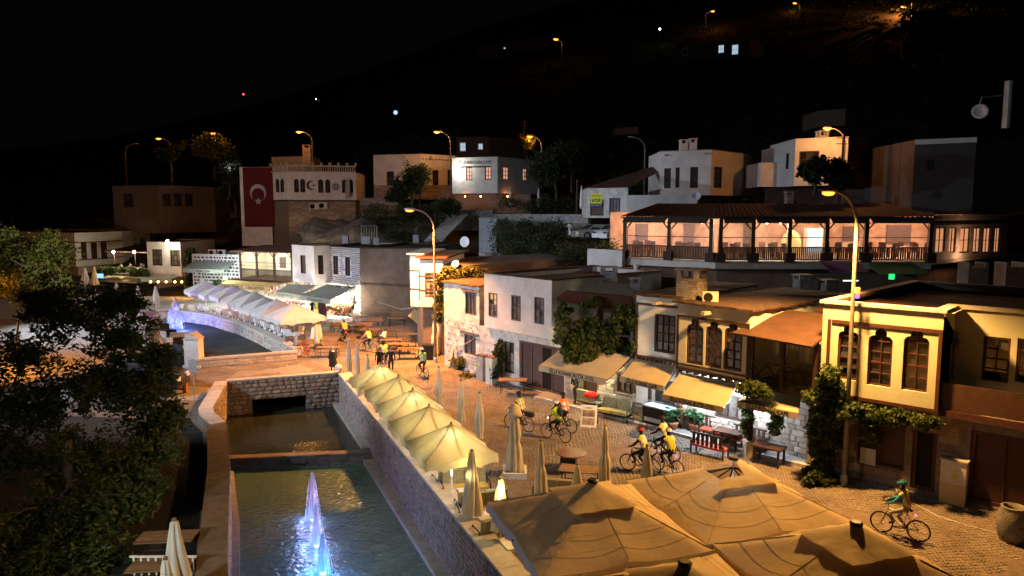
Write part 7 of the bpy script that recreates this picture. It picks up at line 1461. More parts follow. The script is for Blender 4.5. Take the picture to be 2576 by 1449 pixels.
# yellow tree at the left edge
B=tuple(D(40,800,44)); B=(B[0],44,0); bl=[]
for x,y,r in((10,600,1.1),(60,640,1.5),(110,690,1.5),(30,700,1.5),(150,640,1.),(160,730,1.),(60,740,1.3),(10,660,1.),(120,610,.8)): v=D(x,y,44+random.uniform(-2,2)); bl.append((tuple(v),(r,r,r*.8)))
tree('airy tree lit yellow green at the far left edge',B,2.6,bl,mat('leaf_golden',(.13,.12,.02),(.06,.075,.012),1.,.7,transl=.35,spec=.1),nc=40,per=26,size=.2,rad=.5,seed=5,tr=.2,asp=.5,shell=.1)
# hillside trees
def ht(label,x,y,Y,sz,m,seed,pw=0,n=3,per=40,size=.3,h=None,asp=.5,nc=26):
    v=D(x,y,Y); rd=random.Random(seed); bl=[((v.x+rd.uniform(-.5,.5)*sz,v.y+rd.uniform(-.4,.4)*sz,v.z+rd.uniform(-.4,.4)*sz),(sz*.7,sz*.7,sz*.6)) for _ in range(n)]
    tree(label,(v.x,v.y,v.z-sz*(h or 1.6)),sz*.8,bl,m,nc=nc,per=per,size=size,rad=sz*.3,seed=seed,tr=.14*sz**.5,asp=asp,group='trees on the slope',shell=.2)
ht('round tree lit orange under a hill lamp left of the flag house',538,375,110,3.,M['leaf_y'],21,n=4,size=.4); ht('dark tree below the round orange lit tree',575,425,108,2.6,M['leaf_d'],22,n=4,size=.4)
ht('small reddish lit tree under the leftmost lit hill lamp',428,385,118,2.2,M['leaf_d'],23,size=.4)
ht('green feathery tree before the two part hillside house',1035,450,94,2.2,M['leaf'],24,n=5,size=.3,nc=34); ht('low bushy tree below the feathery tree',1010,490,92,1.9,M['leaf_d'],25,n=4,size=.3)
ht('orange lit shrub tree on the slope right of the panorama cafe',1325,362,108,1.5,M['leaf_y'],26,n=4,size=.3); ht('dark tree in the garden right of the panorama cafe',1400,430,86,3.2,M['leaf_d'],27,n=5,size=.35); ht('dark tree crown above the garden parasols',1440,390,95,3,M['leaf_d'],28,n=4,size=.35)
ht('leafy fig tree in front of the orange lit house',2052,425,59,1.3,M['leaf_d'],29,n=6,size=.3,nc=30,asp=.7); ht('leafy tree crown behind the near street lamp head',2110,440,60,1.3,M['leaf_d'],30,n=5,size=.3,asp=.7); ht('bright green tree left of the panorama cafe stairs',1133,512,84,1.5,M['leaf'],31,n=4,size=.25)
ht('dark shrub tree on the bare slope under the reddish hill lamp',2330,60,235,7,M['leaf_d'],32,n=4,size=1.2); ht('dark trees far up the right slope',2440,90,230,8,M['leaf_d'],33,n=4,size=1.2)
ht('dark round tree behind the flag house wing',590,470,112,3,M['leaf_d'],34,n=4,size=.4)
# shrub masses on slopes: uncountable scrub
rd=random.Random(9); cl=[]
for (x0,x1,y0,y1,Y0,Y1,n) in((905,1110,520,600,80,90,150),(1240,1420,560,640,62,78,150),(1400,1560,618,660,56,60,60),(1560,1700,430,520,80,90,30),(1250,1450,500,530,80,86,60)):
    for _ in range(n): cl.append(tuple(D(rd.uniform(x0,x1),rd.uniform(y0,y1),rd.uniform(Y0,Y1))))
tag(leaves('scrub',cl,.9,60,.25,M['leaf_d'],None,seed=4,asp=.4),'dark scrub growing on the slope behind the roofs',kind='stuff')
cl=[]
for _ in range(2600):
    u=rd.uniform(-.75,.85); Y=rd.uniform(104,330)**1.0; z=hz(u*Y,Y); cl.append((u*Y,Y,z+.6))
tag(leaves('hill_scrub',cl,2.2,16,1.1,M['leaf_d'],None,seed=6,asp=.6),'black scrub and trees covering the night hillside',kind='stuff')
# vines
def vine(label,clusters,m,per=45,size=.13,rad=.3,stems=(),seed=1,name='climbing_vine',cat='vine'):
    c=clusters[0]; t=thing(name,label,cat,(c[0],c[1],max(0,c[2]-1))); leaves('foliage',clusters,rad,per,size,m,t,asp=.85,seed=seed)
    mb=MB(); 
    for s_ in stems: mb.tube(s_,.03,5)
    if stems: mb.build('stem',M['bark'],t)
    return t
def pxc(spec,n,rd,fr=None): # clusters scattered in pixel ellipses at given depth
    out=[]
    for (x,y,rx,ry,Y,k) in spec:
        for _ in range(k): a=rd.uniform(0,6.28); q=rd.random()**.5; out.append(tuple(D(x+rx*q*math.cos(a),y+ry*q*math.sin(a),Y+rd.uniform(-.35,.35))))
    return out
rd=random.Random(12)
hv=pxc([(1500,845,80,48,36.1,190),(1420,790,18,26,37.2,16),(1480,760,30,12,36.6,14),(1560,800,30,30,35.4,34),(1450,880,35,32,36.2,50),(1590,830,18,60,34.9,20)],0,rd)
for (x0,y0,x1,y1) in((1445,890,1425,905),(1470,890,1447,925),(1500,880,1478,932),(1540,875,1520,925),(1480,900,1490,925),(1415,800,1402,860),(1575,880,1600,890)):
    for k in range(7): hv.append(tuple(D(x0+(x1-x0)*k/6+rd.uniform(-4,4),y0+(y1-y0)*k/6,35.7)))
vine('big grape vine spilling from the terrace onto the first hotel awning',hv,M['leaf'],per=42,size=.15,rad=.26,stems=[[D(1560,900,35.5),D(1590,960,35.3),G(1592,1035)],[D(1430,870,36.5),D(1500,820,36.2),D(1570,790,35.2)]],seed=2)
vv=pxc([(2085,1010,42,60,26.4,95),(2075,1100,42,60,26.6,95),(2060,1190,36,30,26.8,50),(2090,950,22,28,26.2,26),(2170,1035,60,18,26.,55),(2250,1050,60,14,25,45),(2330,1065,30,12,24.3,16),(2190,1080,20,40,26.,26),(2045,1000,18,20,26.6,14)],0,rd)
vine('tall dark vine climbing the post and wall left of the yellow house',vv,M['leaf'],per=40,size=.13,rad=.24,stems=[[G(2100,1200),D(2090,1080,26.6),D(2088,960,26.4)],[D(2090,1010,26.4),D(2200,1030,26),D(2330,1060,24.4)]],seed=3)
vine('leafy vine between the last two hotel awnings',pxc([(1890,978,32,16,28.6,40),(1925,990,18,10,28.4,10),(1878,1060,10,50,29.2,26),(1950,1055,14,40,28.4,26)],0,rd),M['leaf'],per=36,size=.12,rad=.2,seed=4,stems=[[G(1884,1148)+Vector((.15,.1,0)),D(1884,1040,29.2),D(1890,980,28.7)]])
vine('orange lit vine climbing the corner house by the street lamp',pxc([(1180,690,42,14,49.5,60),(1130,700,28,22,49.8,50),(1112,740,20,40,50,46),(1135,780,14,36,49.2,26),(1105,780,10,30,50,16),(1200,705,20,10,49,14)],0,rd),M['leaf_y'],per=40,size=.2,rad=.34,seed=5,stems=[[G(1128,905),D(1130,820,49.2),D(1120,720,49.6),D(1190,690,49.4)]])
vine('dark ivy on the right side of the floodlit white bay',pxc([(482,655,10,28,87,26),(490,700,22,30,84,46),(540,720,24,12,80,10)],0,rd),M['leaf_d'],per=40,size=.28,rad=.5,seed=6)
vine('bright green creeper along the roof terrace parapet',pxc([(270,680,22,8,90,22),(305,678,36,5,89.6,20),(350,685,24,7,88.6,20),(368,698,8,14,87.6,12)],0,rd),M['leaf'],per=36,size=.26,rad=.4,seed=7)
vine('thin dark creeper beside the white meter cabinet',pxc([(1256,905,12,45,42.2,40),(1250,940,14,18,42,14),(1256,870,6,20,42.5,8)],0,rd),M['leaf_d'],per=30,size=.14,rad=.22,seed=8,stems=[[G(1256,975),D(1258,900,42.2),D(1256,850,42.4)]])
vine('low weeds and dried plants at the foot of the old stone house',pxc([(1165,915,18,14,45.6,24),(1150,905,12,8,46.2,8),(1190,945,30,6,43.6,12)],0,rd),M['leaf_y'],per=26,size=.15,rad=.25,seed=9,name='weeds',cat='weeds')
vine('dark bush at the foot of the tall vine by the yellow house',pxc([(2060,1215,34,22,26.2,50)],0,rd),M['leaf'],per=36,size=.14,rad=.24,seed=10,name='bush',cat='bush')
vine('low green hedge in the box planter at the bridge corner',[(PLT[0].x+rd.uniform(-1.1,1.1),PLT[0].y+rd.uniform(-.2,.2),PLT[0].z+rd.uniform(-.05,.1)) for _ in range(30)],M['leaf'],per=30,size=.1,rad=.16,seed=11,name='hedge',cat='hedge')
for x,y,lb,s in((1748,1090,'bushy fern growing in the terracotta pot',11),(1690,1085,'broad leaved plant in the low pot',12)):
    a=G(x,y); vine(lb,[(a.x+rd.uniform(-.3,.3),a.y+rd.uniform(-.3,.3),.55+rd.uniform(0,.45)) for _ in range(14)],mat('fern_green',(.05,.14,.06),(.03,.08,.04),2,transl=.3),per=30,size=.2,rad=.2,seed=s,name='fern',cat='plant')
v=D(1360-10,750,60)
vine('leafy pot plants before the dark cafe door on the far terrace',pxc([(335,745,8,8,82,8),(328,868-20,8,6,51,6),(355,862,8,6,50,6),(383,874,10,6,48.5,8)],0,rd),M['leaf'],per=30,size=.2,rad=.3,seed=13,name='potted_leaves',cat='plants')
tag(leaves('moss',[tuple(G(1640+rd.uniform(-60,330),1130+rd.uniform(-6,10)+ (0))+Vector((0,0,.03))) for _ in range(26)],.12,40,.05,M['leaf'],None,seed=15,flat=-.2),'moss and small weeds between the cobbles before the hotel',kind='stuff')
# ================================================================ PEOPLE AND BICYCLES
M['lime']=mat('lime_jacket',(.42,.6,.04),rough=.7); M['vest']=mat('yellow_vest',(.5,.46,.07),(.4,.37,.05),6,.6); M['vest_g']=mat('green_vest',(.3,.5,.12),rough=.6); M['vest_o']=mat('orange_vest',(.75,.15,.015),rough=.6)
M['refl']=mat('reflective_tape',(.6,.6,.58),rough=.3); M['grey_cl']=mat('grey_trousers',(.3,.27,.25),(.22,.2,.19),8,.9); M['teal']=mat('teal_shirt',(.04,.25,.32),rough=.8); M['jean']=mat('blue_jeans',(.04,.06,.12),(.03,.045,.09),8,.9); M['shoe']=mat('pale_shoe',(.4,.38,.36),rough=.7)
def human(label,J,loc,rz,top,legs,vest=None,hair=M['hair'],shoes=None,scale=1.,name='person',longcoat=False,bands=True,extra=None,beard=None,group=None):
    """J: joint -> local position; one continuous skinned body, clothing as children"""
    root=thing(name,label,'person' if name=='person' else 'statue',loc,group,0)
    E_=[('pelvis','spine'),('spine','chest'),('chest','neck'),('neck','head'),('head','crown')]
    for s in 'lr': E_+= [('chest','sh'+s),('sh'+s,'el'+s),('el'+s,'ha'+s),('ha'+s,'fi'+s),('pelvis','hip'+s),('hip'+s,'kn'+s),('kn'+s,'an'+s),('an'+s,'to'+s)]
    Rd=dict(pelvis=(.15,.115),spine=(.135,.1),chest=(.165,.115),neck=(.058,.058),head=(.088,.1),crown=(.07,.075))
    for s in 'lr': Rd.update({'sh'+s:(.066,.066),'el'+s:(.045,.045),'ha'+s:(.03,.03),'fi'+s:(.028,.018),'hip'+s:(.095,.095),'kn'+s:(.062,.062),'an'+s:(.042,.042),'to'+s:(.042,.03)})
    for s in 'lr':
        a,b=Vector(J['el'+s]),Vector(J['ha'+s]); J['fi'+s]=tuple(b+(b-a).normalized()*.07)
    ks=list(J.keys()); ix={k:i for i,k in enumerate(ks)}
    me=bpy.data.meshes.new('sk'); me.from_pydata([J[k] for k in ks],[(ix[a],ix[b]) for a,b in E_],[]); o=bpy.data.objects.new('sk',me); COL.objects.link(o)
    o.modifiers.new('s','SKIN'); sv=me.skin_vertices[0].data
    for k in ks: sv[ix[k]].radius=Rd[k]; sv[ix[k]].use_root=(k=='pelvis')
    m2=o.modifiers.new('b','SUBSURF'); m2.levels=1; m2.render_levels=1
    bpy.context.view_layer.update(); ev=bpy.data.meshes.new_from_object(o.evaluated_get(bpy.context.evaluated_depsgraph_get())); bpy.data.objects.remove(o)
    # five small fingers on each hand
    bm=bmesh.new(); bm.from_mesh(ev)
    for s in 'lr':
        h=Vector(J['fi'+s]); d=(h-Vector(J['ha'+s])).normalized(); sd_=d.cross(Vector((0,0,1))); sd_=sd_.normalized() if sd_.length>.1 else Vector((1,0,0)); dn=d.cross(sd_)
        for q,(of,ln) in enumerate(((-.03,.05),(-.01,.065),(.01,.07),(.028,.06),(.04,.045))):
            if q==4: P=[h-d*.05+sd_*.02,h-d*.03+sd_*.05,h-d*.0+sd_*.055]
            else: P=[h-d*.02+sd_*of,h+d*ln*.6+sd_*of,h+d*ln*.75+sd_*of-Vector((0,0,ln*.6))]
            mb=MB().tube(P,[.009,.008,.006],4); vs_=[bm.verts.new(v) for v in mb.v]; 
            for f in mb.f:
                try: bm.faces.new([vs_[i] for i in f])
                except Exception: pass
    segs=[(a,b) for a,b in E_]
    def reg(p):
        best=None;bd=9
        for a,b in segs:
            A,B_=Vector(J[a]),Vector(J[b]); t=max(0,min(1,(p-A).dot(B_-A)/max(1e-9,(B_-A).length_squared))); d=(p-A.lerp(B_,t)).length
            if b in('crown',): d-=.05
            if a=='chest' and b[:2]=='sh': d-=.0
            if d<bd: bd=d; best=(a,b,t)
        return best
    mats=[top,legs,M['skin'],shoes or M['cloth_k']]
    nose=Vector(J['head'])
    R=Matrix.Rotation(rz,3,'Z'); tor=[];hd=[];ft_=[]
    me=bpy.data.meshes.new('body')
    bm.faces.ensure_lookup_table(); bm.normal_update()
    for f in bm.faces:
        a,b,t=reg(f.calc_center_median()); 
        if a in('neck','head'): f.material_index=2; hd.append(f)
        elif a[:2] in('ha',): f.material_index=2
        elif b[:3]=='hip' or a[:3]=='hip' : f.material_index=1
        elif a[:2]=='kn': f.material_index=1
        elif a[:2]=='an': f.material_index=3; ft_.append(f)
        elif (a,b)==('pelvis','spine') and t<.25: f.material_index=1
        else:
            f.material_index=0
        if (a,b) in(('pelvis','spine'),('spine','chest')) or b[:2]=='sh' or (a,b)==('chest','neck') or (a[:2]=='sh' and t<.12) : tor.append((f,f.calc_center_median()))
    def shell(faces,push,nm,m_):
        V={};vv=[];ff=[]
        for f in faces:
            q=[]
            for v in f.verts:
                if v.index not in V: V[v.index]=len(vv); vv.append(v.co+v.normal*push)
                q.append(V[v.index])
            ff.append(q)
        mm_=bpy.data.meshes.new(nm); mm_.from_pydata([tuple(R@(v*scale)) for v in vv],[],ff); mm_.polygons.foreach_set('use_smooth',[True]*len(ff)); mm_.materials.append(m_); c=bpy.data.objects.new(nm,mm_); COL.objects.link(c); setpar(c,root); return c
    bm.verts.index_update()
    if vest: 
        shell([f for f,c in tor],.022,'vest',vest)
        if bands:
            zs=Vector(J['pelvis']); ax=(Vector(J['chest'])-zs); L=ax.length; ax.normalize()
            for lo in(.22,.6):
                fs_=[f for f,c in tor if lo*L<(c-zs).dot(ax)<(lo+.17)*L]
                if fs_: shell(fs_,.027,'reflective_band',M['refl'])
    hc=Vector(J['head']); cr=Vector(J['crown']); fwd=Vector(J['nose_dir'])if 'nose_dir' in J else Vector((1,0,0))
    if hair: 
        fs_=[f for f in hd if (f.calc_center_median()-hc).dot((cr-hc).normalized())>.0 or ((f.calc_center_median()-hc).dot(FW)<.0)]
        fs_=[f for f in fs_ if (f.calc_center_median()-hc).dot(FW)<.055 or (f.calc_center_median()-hc).dot((cr-hc).normalized())>.07]
        if fs_: shell(fs_,.014,'hair',hair)
    for v in bm.verts: v.co=R@(v.co*scale)
    # facial features joined to the body mesh
    def add(mb,mi):
        vs_=[bm.verts.new(R@(Vector(v)*scale)) for v in mb.v]
        for f in mb.f:
            try: q=bm.faces.new([vs_[i] for i in f]); q.material_index=mi
            except Exception: pass
    f0=hc+FW*.1+Vector((0,0,.015)); add(MB().tube([f0+Vector((0,0,.03)),f0+FW*.022-Vector((0,0,.01)),f0-Vector((0,0,.015))],[.008,.014,.01],5),2)
    for s_ in(-1,1): add(MB().ball(hc+Vector((0,s_*.092,.01)),.02,6,4,(.8,.4,1.3)),2); add(MB().ball(hc+FW*.092+Vector((0,s_*.034,.035)),.011,6,4),3)
    add(MB().box(hc+FW*.094+Vector((0,0,-.04)),(.01,.045,.008)),3)
    bm.to_mesh(me); bm.free(); me.polygons.foreach_set('use_smooth',[True]*len(me.polygons))
    for m_ in mats: me.materials.append(m_)
    c=bpy.data.objects.new('body',me); COL.objects.link(c); setpar(c,root)
    if extra: extra(root,J,R,scale)
    if beard: 
        mb=MB().ball((0,0,0),1,8,6,(.05,.06,.13)); mb.v=[tuple(R@((Vector(v)+hc+FW*.08-Vector((0,0,.14)))*scale)) for v in mb.v]; k=mb.build('beard',M['white'],None); k.parent=root
    return root
FW=Vector((1,0,0))
def child(mb,nm,m_,root,R,scale=1,smooth=False):
    mb.v=[tuple(R@(Vector(v)*scale)) for v in mb.v]; c=mb.build(nm,m_,None,smooth); setpar(c,root); return c
def helmet(col):
    def fn(root,J,R,sc):
        hc=Vector(J['head'])+Vector((-.005,0,.045)); mb=MB(); n,m=14,7
        for i in range(m+1):
            a=math.pi/2*i/m
            for j in range(n):
                t=2*math.pi*j/n; k=1+.03*math.cos(6*t); mb.v.append((hc.x+.15*math.cos(a)*math.cos(t)*k-.01,hc.y+.118*math.cos(a)*math.sin(t)*k,hc.z+.125*math.sin(a)))
        for i in range(m):
            for j in range(n): mb.f.append((i*n+j,i*n+(j+1)%n,(i+1)*n+(j+1)%n,(i+1)*n+j))
        h=child(mb,'helmet',col,root,R,sc,True); 
        for y in(-.05,0,.05): 
            mb=MB().tube([hc+Vector((.12,y,.07)),hc+Vector((.04,y,.122)),hc+Vector((-.06,y,.118)),hc+Vector((-.13,y,.06))],.011,4); child(mb,'helmet_vent',M['black'],root,R,sc)
    return fn
def pack(c,base):
    def fn(root,J,R,sc):
        base(root,J,R,sc); p=(Vector(J['chest'])+Vector(J['spine']))/2; ax=(Vector(J['chest'])-Vector(J['spine'])).normalized(); nb=Vector((-ax.z,0,ax.x)); mb=MB().ball((0,0,0),1,12,8,(.1,.14,.24)); Rm=ax.to_track_quat('Z','Y').to_matrix(); q=p+nb*.17
        mb.v=[tuple(q+(ax*v[2]+nb*v[0]+Vector((0,v[1],0)))) for v in [Vector(u) for u in mb.v]]; child(mb,'backpack',c,root,R,sc,True)
    return fn
def ride(lean=.35,hd=0,fold=0):
    # x forward, bicycle saddle at (-.22,0,.95), bars at (.42,0,1.02)
    P=Vector((-.2,0,1.0)); C=P+Vector((math.sin(lean)*.46,0,math.cos(lean)*.46)); S=P.lerp(C,.45); N=C+Vector((math.sin(lean)*.11,0,math.cos(lean)*.12)); H=N+Vector((.05,0,.13)); K=H+Vector((.0,0,.09))
    J=dict(pelvis=P,spine=S,chest=C,neck=N,head=H,crown=K)
    for s,y in(('l',1),('r',-1)):
        J['sh'+s]=C+Vector((.02,y*.19,.0)); ha=Vector((.4,y*.25,1.07)); el=J['sh'+s].lerp(ha,.5)+Vector((-.04,y*.07,-.07)); J['el'+s]=el; J['ha'+s]=ha
        ped=Vector((.02+.16*y*(1 if not fold else -1),y*.12,.3+.08*y)); J['hip'+s]=P+Vector((.02,y*.1,-.03)); kn=Vector((.2+.09*y,y*.12,.68+.07*y)); J['kn'+s]=kn; J['an'+s]=ped+Vector((-.04,0,.09)); J['to'+s]=ped+Vector((.13,0,.04))
    return {k:tuple(v) for k,v in J.items()}
def stand(h=1.72,arm=.1,step=.12,bend=0):
    k=h/1.72; J=dict(pelvis=(0,0,.95),spine=(.0,0,1.12),chest=(.01,0,1.34),neck=(.02,0,1.47),head=(.04,0,1.57),crown=(.035,0,1.66))
    for s,y in(('l',1),('r',-1)):
        J['sh'+s]=(.01,y*.18,1.38); J['el'+s]=(-.02+bend*.1,y*.24,1.12); J['ha'+s]=(.04+bend*.25+arm*y,y*.25-(bend*.1*y),.88+bend*.22); J['hip'+s]=(0,y*.09,.9); J['kn'+s]=(.03+step*y*.5,y*.1,.5); J['an'+s]=(step*y,y*.1,.08); J['to'+s]=(.14+step*y,y*.11,.04)
    return {a:tuple(Vector(b)*k) for a,b in J.items()}
def sit(arm=.25):
    J=dict(pelvis=(0,0,.55),spine=(-.01,0,.72),chest=(.0,0,.94),neck=(.02,0,1.07),head=(.04,0,1.17),crown=(.035,0,1.26))
    for s,y in(('l',1),('r',-1)):
        J['sh'+s]=(.0,y*.18,.97); J['el'+s]=(.06,y*.24,.72); J['ha'+s]=(.06+arm,y*.14,.76); J['hip'+s]=(.03,y*.1,.52); J['kn'+s]=(.42,y*.13,.5); J['an'+s]=(.4,y*.13,.08); J['to'+s]=(.52,y*.13,.04)
    return J
def bicycle(label,loc,rz,fm,bag=False,tail=False,fallen=False,head=False):
    t=thing('bicycle',label,'bicycle',loc,'bicycles on the street'); R=Matrix.Rotation(rz,3,'Z')
    if fallen: R=R@Matrix.Rotation(.28,3,'X')
    def c(mb,n,m,s=False): return child(mb,n,m,t,R,1,s)
    for x in(-.52,.53):
        w=c(MB().torus((x,0,.345),.325,.022,(0,1,0),24,6),'tyre',M['rubber'],True); c(MB().torus((x,0,.345),.3,.009,(0,1,0),20,4),'rim',M['galv'],True)
        mb=MB(); [mb.tube([(x,.015*(-1)**k,.345),(x+.3*math.cos(k*math.pi/7),0,.345+.3*math.sin(k*math.pi/7))],.0025,3,False) for k in range(14)]; mb.tube([(x,-.05,.345),(x,.05,.345)],.022,6); c(mb,'spokes',M['galv'])
    mb=MB()
    for a,b in(((-.06,0,.3),(-.2,0,.84)),((-.18,0,.78),(.36,0,.84)),((-.06,0,.3),(.37,0,.76)),((.36,0,.9),(.39,0,.72))): mb.tube([a,b],.019,6)
    for y in(-.05,.05): mb.tube([(-.06,y*.4,.3),(-.52,y,.345)],.011,5); mb.tube([(-.19,y*.3,.78),(-.52,y,.345)],.01,5)
    c(mb,'frame',fm); mb=MB(); [mb.tube([(.39,y*.5,.72),(.41,y,.66),(.53,y,.345)],.014,5) for y in(-.055,.055)]; c(mb,'fork',M['metal'])
    c(MB().tube([(.35,0,.9),(.37,0,1.0),(.4,0,1.03)],.015,6).tube([(.36,-.3,1.05),(.41,-.12,1.04),(.41,.12,1.04),(.36,.3,1.05)],.013,6),'handlebar',M['metal'])
    c(MB().hexa([Vector(q) for q in((-.34,-.07,.91),(-.34,.07,.91),(-.06,.02,.92),(-.06,-.02,.92),(-.34,-.08,.95),(-.34,.08,.95),(-.05,.02,.95),(-.05,-.02,.95))]).tube([(-.2,0,.8),(-.21,0,.92)],.014,6),'saddle',M['black'])
    c(MB().torus((-.06,.045,.3),.085,.008,(0,1,0),14,4).tube([(-.06,.07,.3),(.1,.08,.34)],.012,5).tube([(-.06,-.07,.3),(-.2,-.08,.24)],.012,5).box((.1,.13,.34),(.09,.09,.02)).box((-.2,-.13,.24),(.09,.09,.02)),'crankset',M['metal'])
    if bag: c(MB().box((-.58,0,.86),(.42,.2,.22)).tube([(-.3,0,.76),(-.75,0,.74)],.012,4),'rear_bag',M['black'])
    if tail: 
        c(MB().ball((-.42,0,.82),.035,8,6),'tail_light',M['e_red']); light('tail','POINT',Vector(loc)+R@Vector((-.5,0,.82)),1.5,(1,.02,.05),size=.03)
    if head: 
        p=Vector(loc)+R@Vector((.48,0,.95)); c(MB().ball((.46,0,.96),.03,8,6),'head_light',M['e_cool']); light('headlight','SPOT',p,head,(.85,.92,1),size=.03,rot=Vector(loc)+R@Vector((2.3,0,0)),spot=math.radians(42),blend=.9)
    return t
H_k,H_w,H_r,H_t=helmet(M['black']),helmet(M['white']),helmet(mat('red_helmet_paint',(.45,.03,.03),rough=.35)),helmet(mat('teal_helmet_paint',(.03,.25,.35),rough=.35))
HD=math.radians(141)
K=M['cloth_k']
RID=[((1306,1082),HD+.05,'cyclist in a dark jacket and olive yellow vest, black helmet, riding behind the framed parasol',K,K,M['vest'],H_k,dict(bag=True,head=60),'dark bicycle with a black rear bag behind the framed closed parasol'),
((1398,1108),HD-.05,'cyclist in a lime jacket with a black backpack and white helmet',M['lime'],K,None,pack(K,H_w),dict(head=90),'black bicycle ridden by the lime jacketed cyclist'),
((1416,1084),HD-.1,'cyclist in a bright orange vest and black helmet beside the lime jacket',K,K,M['vest_o'],H_k,{},'bicycle ridden by the orange vested cyclist'),
((1610,1190),HD+.1,'cyclist in a dark red helmet and yellow vest partly behind a closed parasol',K,K,M['vest'],H_r,{},'dark bicycle ridden by the red helmeted cyclist'),
((1664,1155),HD+.0,'cyclist in a black helmet and yellow vest, rear of the group of three',K,K,M['vest'],H_k,{},'bicycle ridden by the black helmeted cyclist at the rear of three'),
((1680,1192),HD-.3,'cyclist in a white helmet and printed yellow vest with a red tail light',K,K,M['vest'],H_w,dict(tail=True),'black bicycle with a glowing red tail light'),
((1063,948),math.radians(122),'small cyclist in a green vest and white helmet near the slanted tables',K,K,M['vest_g'],H_w,{},'bicycle ridden by the green vested cyclist on the orange plaza'),
((926,886),math.radians(150),'cyclist in an orange tinted vest with bare arms near the bridge',M['skin'],K,M['vest'],None,{},'green framed bicycle on the plaza'),
((867,860),math.radians(120),'cyclist in a yellow vest and jeans by the pale tables',K,M['jean'],M['vest'],None,dict(tail=True),'farthest bicycle by the pale topped tables'),
((966,925),math.radians(120),'cyclist in a green vest and dark helmet between two walkers',K,K,M['vest_g'],H_k,dict(head=25),'bicycle half hidden behind the two dark walkers'),
((2262,1350),math.radians(139),'child cyclist in a teal helmet, teal sleeves and loose lime vest',M['teal'],M['grey_cl'],M['vest'],H_t,dict(tail=True),'white forked bicycle ridden by the child at the lower right')]
for (px,py),rz,lb,tp,lg_,vs2,ex,kw,bl in RID:
    p=G(px,py); bicycle(bl,p,rz,M['white'] if 'white forked' in bl else (mat('green_frame',(.03,.2,.08),rough=.4) if 'green framed' in bl else M['metal']),**kw)
    human(lb,ride(.32 if 'child' not in lb else .3,fold=px%2),p,rz,tp,lg_,vs2,extra=ex,scale=1.,shoes=M['shoe'] if px%2 else None,bands='white helmet and' not in lb)
a=G(765,900); bicycle('bright orange bicycle parked against the bridge parapet',a,math.radians(165),mat('orange_frame',(.85,.1,.02),rough=.4),fallen=True)
WK=[((838,934),stand(1.6,step=.02),math.radians(-60),'woman in a long black coat with a pale scarf standing by the bridge',K,K,K),
((955,940),stand(1.68,step=.1),math.radians(-75),'woman in a dark patterned jacket walking, left of the dark pair',mat('pattern_cloth',(.04,.035,.03),(.01,.01,.01),20),K,None),
((984,942),stand(1.76,step=.12),math.radians(-80),'man in dark clothes walking, right of the dark pair',K,K,None),
((786,800),stand(1.75,bend=1),math.radians(-70),'shopkeeper in a black sweater standing with folded hands at the bright stall',K,K,None),
((318,735),stand(1.75),math.radians(-90),'waiter in dark clothes, left one at the dim cafe door',K,K,None),((306,733),stand(1.7),math.radians(-60),'waiter in dark clothes, right one at the dim cafe door',K,K,None)]
for (px,py),J,rz,lb,tp,lg_,vs2 in WK:
    r=human(lb,J,G(px,py),rz,tp,lg_,vs2,bands=False)
    if 'long black coat' in lb:
        Rr=Matrix.Rotation(rz,3,'Z'); child(MB().lathe((0,0,.35),[(.26,0),(.24,.3),(.2,.6),(.19,.9),(.12,1.02)],14,cap=False),'coat',K,r,Rr,1,True); child(MB().lathe((.03,0,1.26),[(.13,0),(.14,.06),(.08,.12)],12),'scarf',M['white'],r,Rr,1,True); child(MB().ball((.02,0,1.49),.115,10,8),'headscarf',M['grey_cl'],r,Rr,1,True)
a=G(852,938); tag(MB().ball(a+Vector((0,0,.28)),.26,10,8,(1,.8,1.15)).build('sack',M['offwhite'],smooth=True),'white sack standing beside the woman in the black coat','sack')
sp=gf2[0].P(gf2[0].hit(1465,985)[0],.13,.55); human('life size figure of a white bearded old man in black beside the hotel door',stand(1.7,bend=.6),sp,math.atan2(gf2[0].n.y,gf2[0].n.x),K,K,None,beard=True,hair=M['white'],name='figure')
# guests on the roof terrace and one at the plaza tables
rd=random.Random(4)
gl_=['guest in beige at the left end of the roof terrace','guest in black second from the left on the roof terrace','guest in grey near the left lamp of the roof terrace','guest in dark blue between the lamps on the roof terrace','guest in black right of centre on the roof terrace','guest in grey at the right end of the roof terrace']
for i,x in enumerate((283,295,307,322,340,356)):
    p=tf.P(tf.hit(x,680)[0],zf_-.88,-1.3-.7*(i%2)); human(gl_[i],sit(),p,rd.uniform(-2.5,-.5),(M['cv_beige'],K,M['grey_cl'],M['jean'],K,M['grey_cl'])[i],K,None,bands=False)
    put(lt,p.x+.6,p.y-.1,0,'low table beside the '+gl_[i].split(' on ')[0].split(' of the ')[0],world=True,group='low tables on the roof terrace').location.z=zf_-.88
p=G(968,868); human('man in a white shirt sitting at the slanted plaza tables',sit(),p,math.radians(150),M['white'],M['cloth_k'],None,bands=False)
p=G(748,893)+Vector((-.2,.5,0)); human('person in a grey hooded top sitting at the near edge of the curved row',sit(),p,math.radians(60),M['grey_cl'],K,None,bands=False,hair=M['grey_cl'])
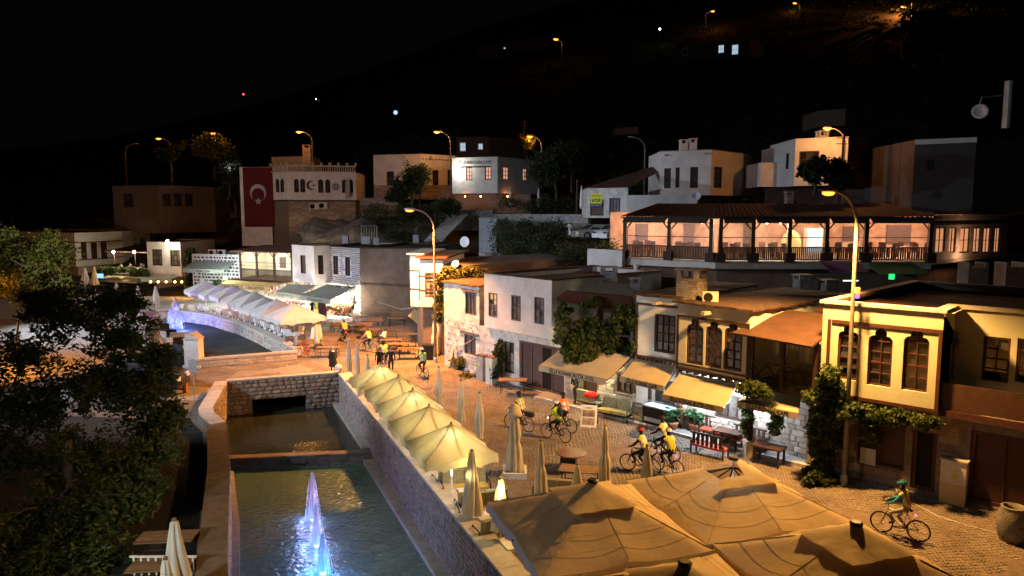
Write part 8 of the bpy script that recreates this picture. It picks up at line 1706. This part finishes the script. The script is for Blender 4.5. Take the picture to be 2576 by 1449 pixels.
# prototypes that were placed lose nothing; drop helper keys
for o in bpy.data.objects:
    if '_used' in o: del o['_used']
# ================================================================ unseen lamps inferred on the left bank, then added fill lights
def mast(label,p,targets,pw,col,spot=78):
    t=thing('floodlight_mast',label,'floodlight mast',(p[0],p[1],0),'floodlight masts'); P=Vector(p); MB().tube([(p[0],p[1],0),P],.12,8).build('mast',M['galv'],t)
    MB().box(P,(1,.4,.5)).build('housing',M['metal'],t); MB().box(P+Vector((.2,-.25,-.1)),(.8,.05,.4)).build('lens',M['e_cool'],t)
    for tg_,s_ in targets: light('flood','SPOT',P+Vector((.3,-.4,-.2)),pw*s_,col,size=.25,rot=tg_,spot=math.radians(spot),blend=.6)
mast('floodlight mast on the left bank behind the trees',(-52,58,14),[((-22,68,0),1.)],42000,(.7,.83,1))
mast('second floodlight mast on the left bank lighting the slope houses',(-30,25,15),[((-6,95,12),2.6),((15,62,8),1.),((-15,46,0),1.2)],26000,(.82,.87,1),62)
mast('third floodlight mast near the viewpoint lighting the white house',(-17,12,12),[((2,40,3.5),1.),((2.5,19,2),.13)],14000,(.95,.9,.85),30)  # weak second beam is added fill on the large umbrellas
lamp('orange street lamp standing outside the photo beside the yellow green tree',Vector((-35.5,40,9)),0,(-.3,.2),16000,arm=1.3,spot=150,tgt=(-39,45,4))
mast('fourth, unseen floodlight added on the left bank to brighten the long canal wall',(-12,8,6),[((-3.5,26,-1),1.),((-7,33,0),.7),((-13.5,20,3),1.5)],2000,(1,.78,.62),44)  # added lamp, lifts the dark canal wall and the tree's lower leaves
light('terrace_flood','POINT',(-31,77,4.2),450,(.85,.95,.9),size=.2)  # added fill over the far terrace seats, no lamp body there
light('canal_fill','SPOT',(-11.6,8.2,6),3000,(.85,1,.93),size=.2,rot=(-6,25,-2),spot=math.radians(46),blend=.8)  # added fill without a lamp, lifts the water's teal and the canal wall
v=D(2450,650,50); light('wall_fill','POINT',(v.x,50,7.3),90,(1,.5,.25),size=.2)  # added fill without a lamp, keeps the restaurant side wall from going black
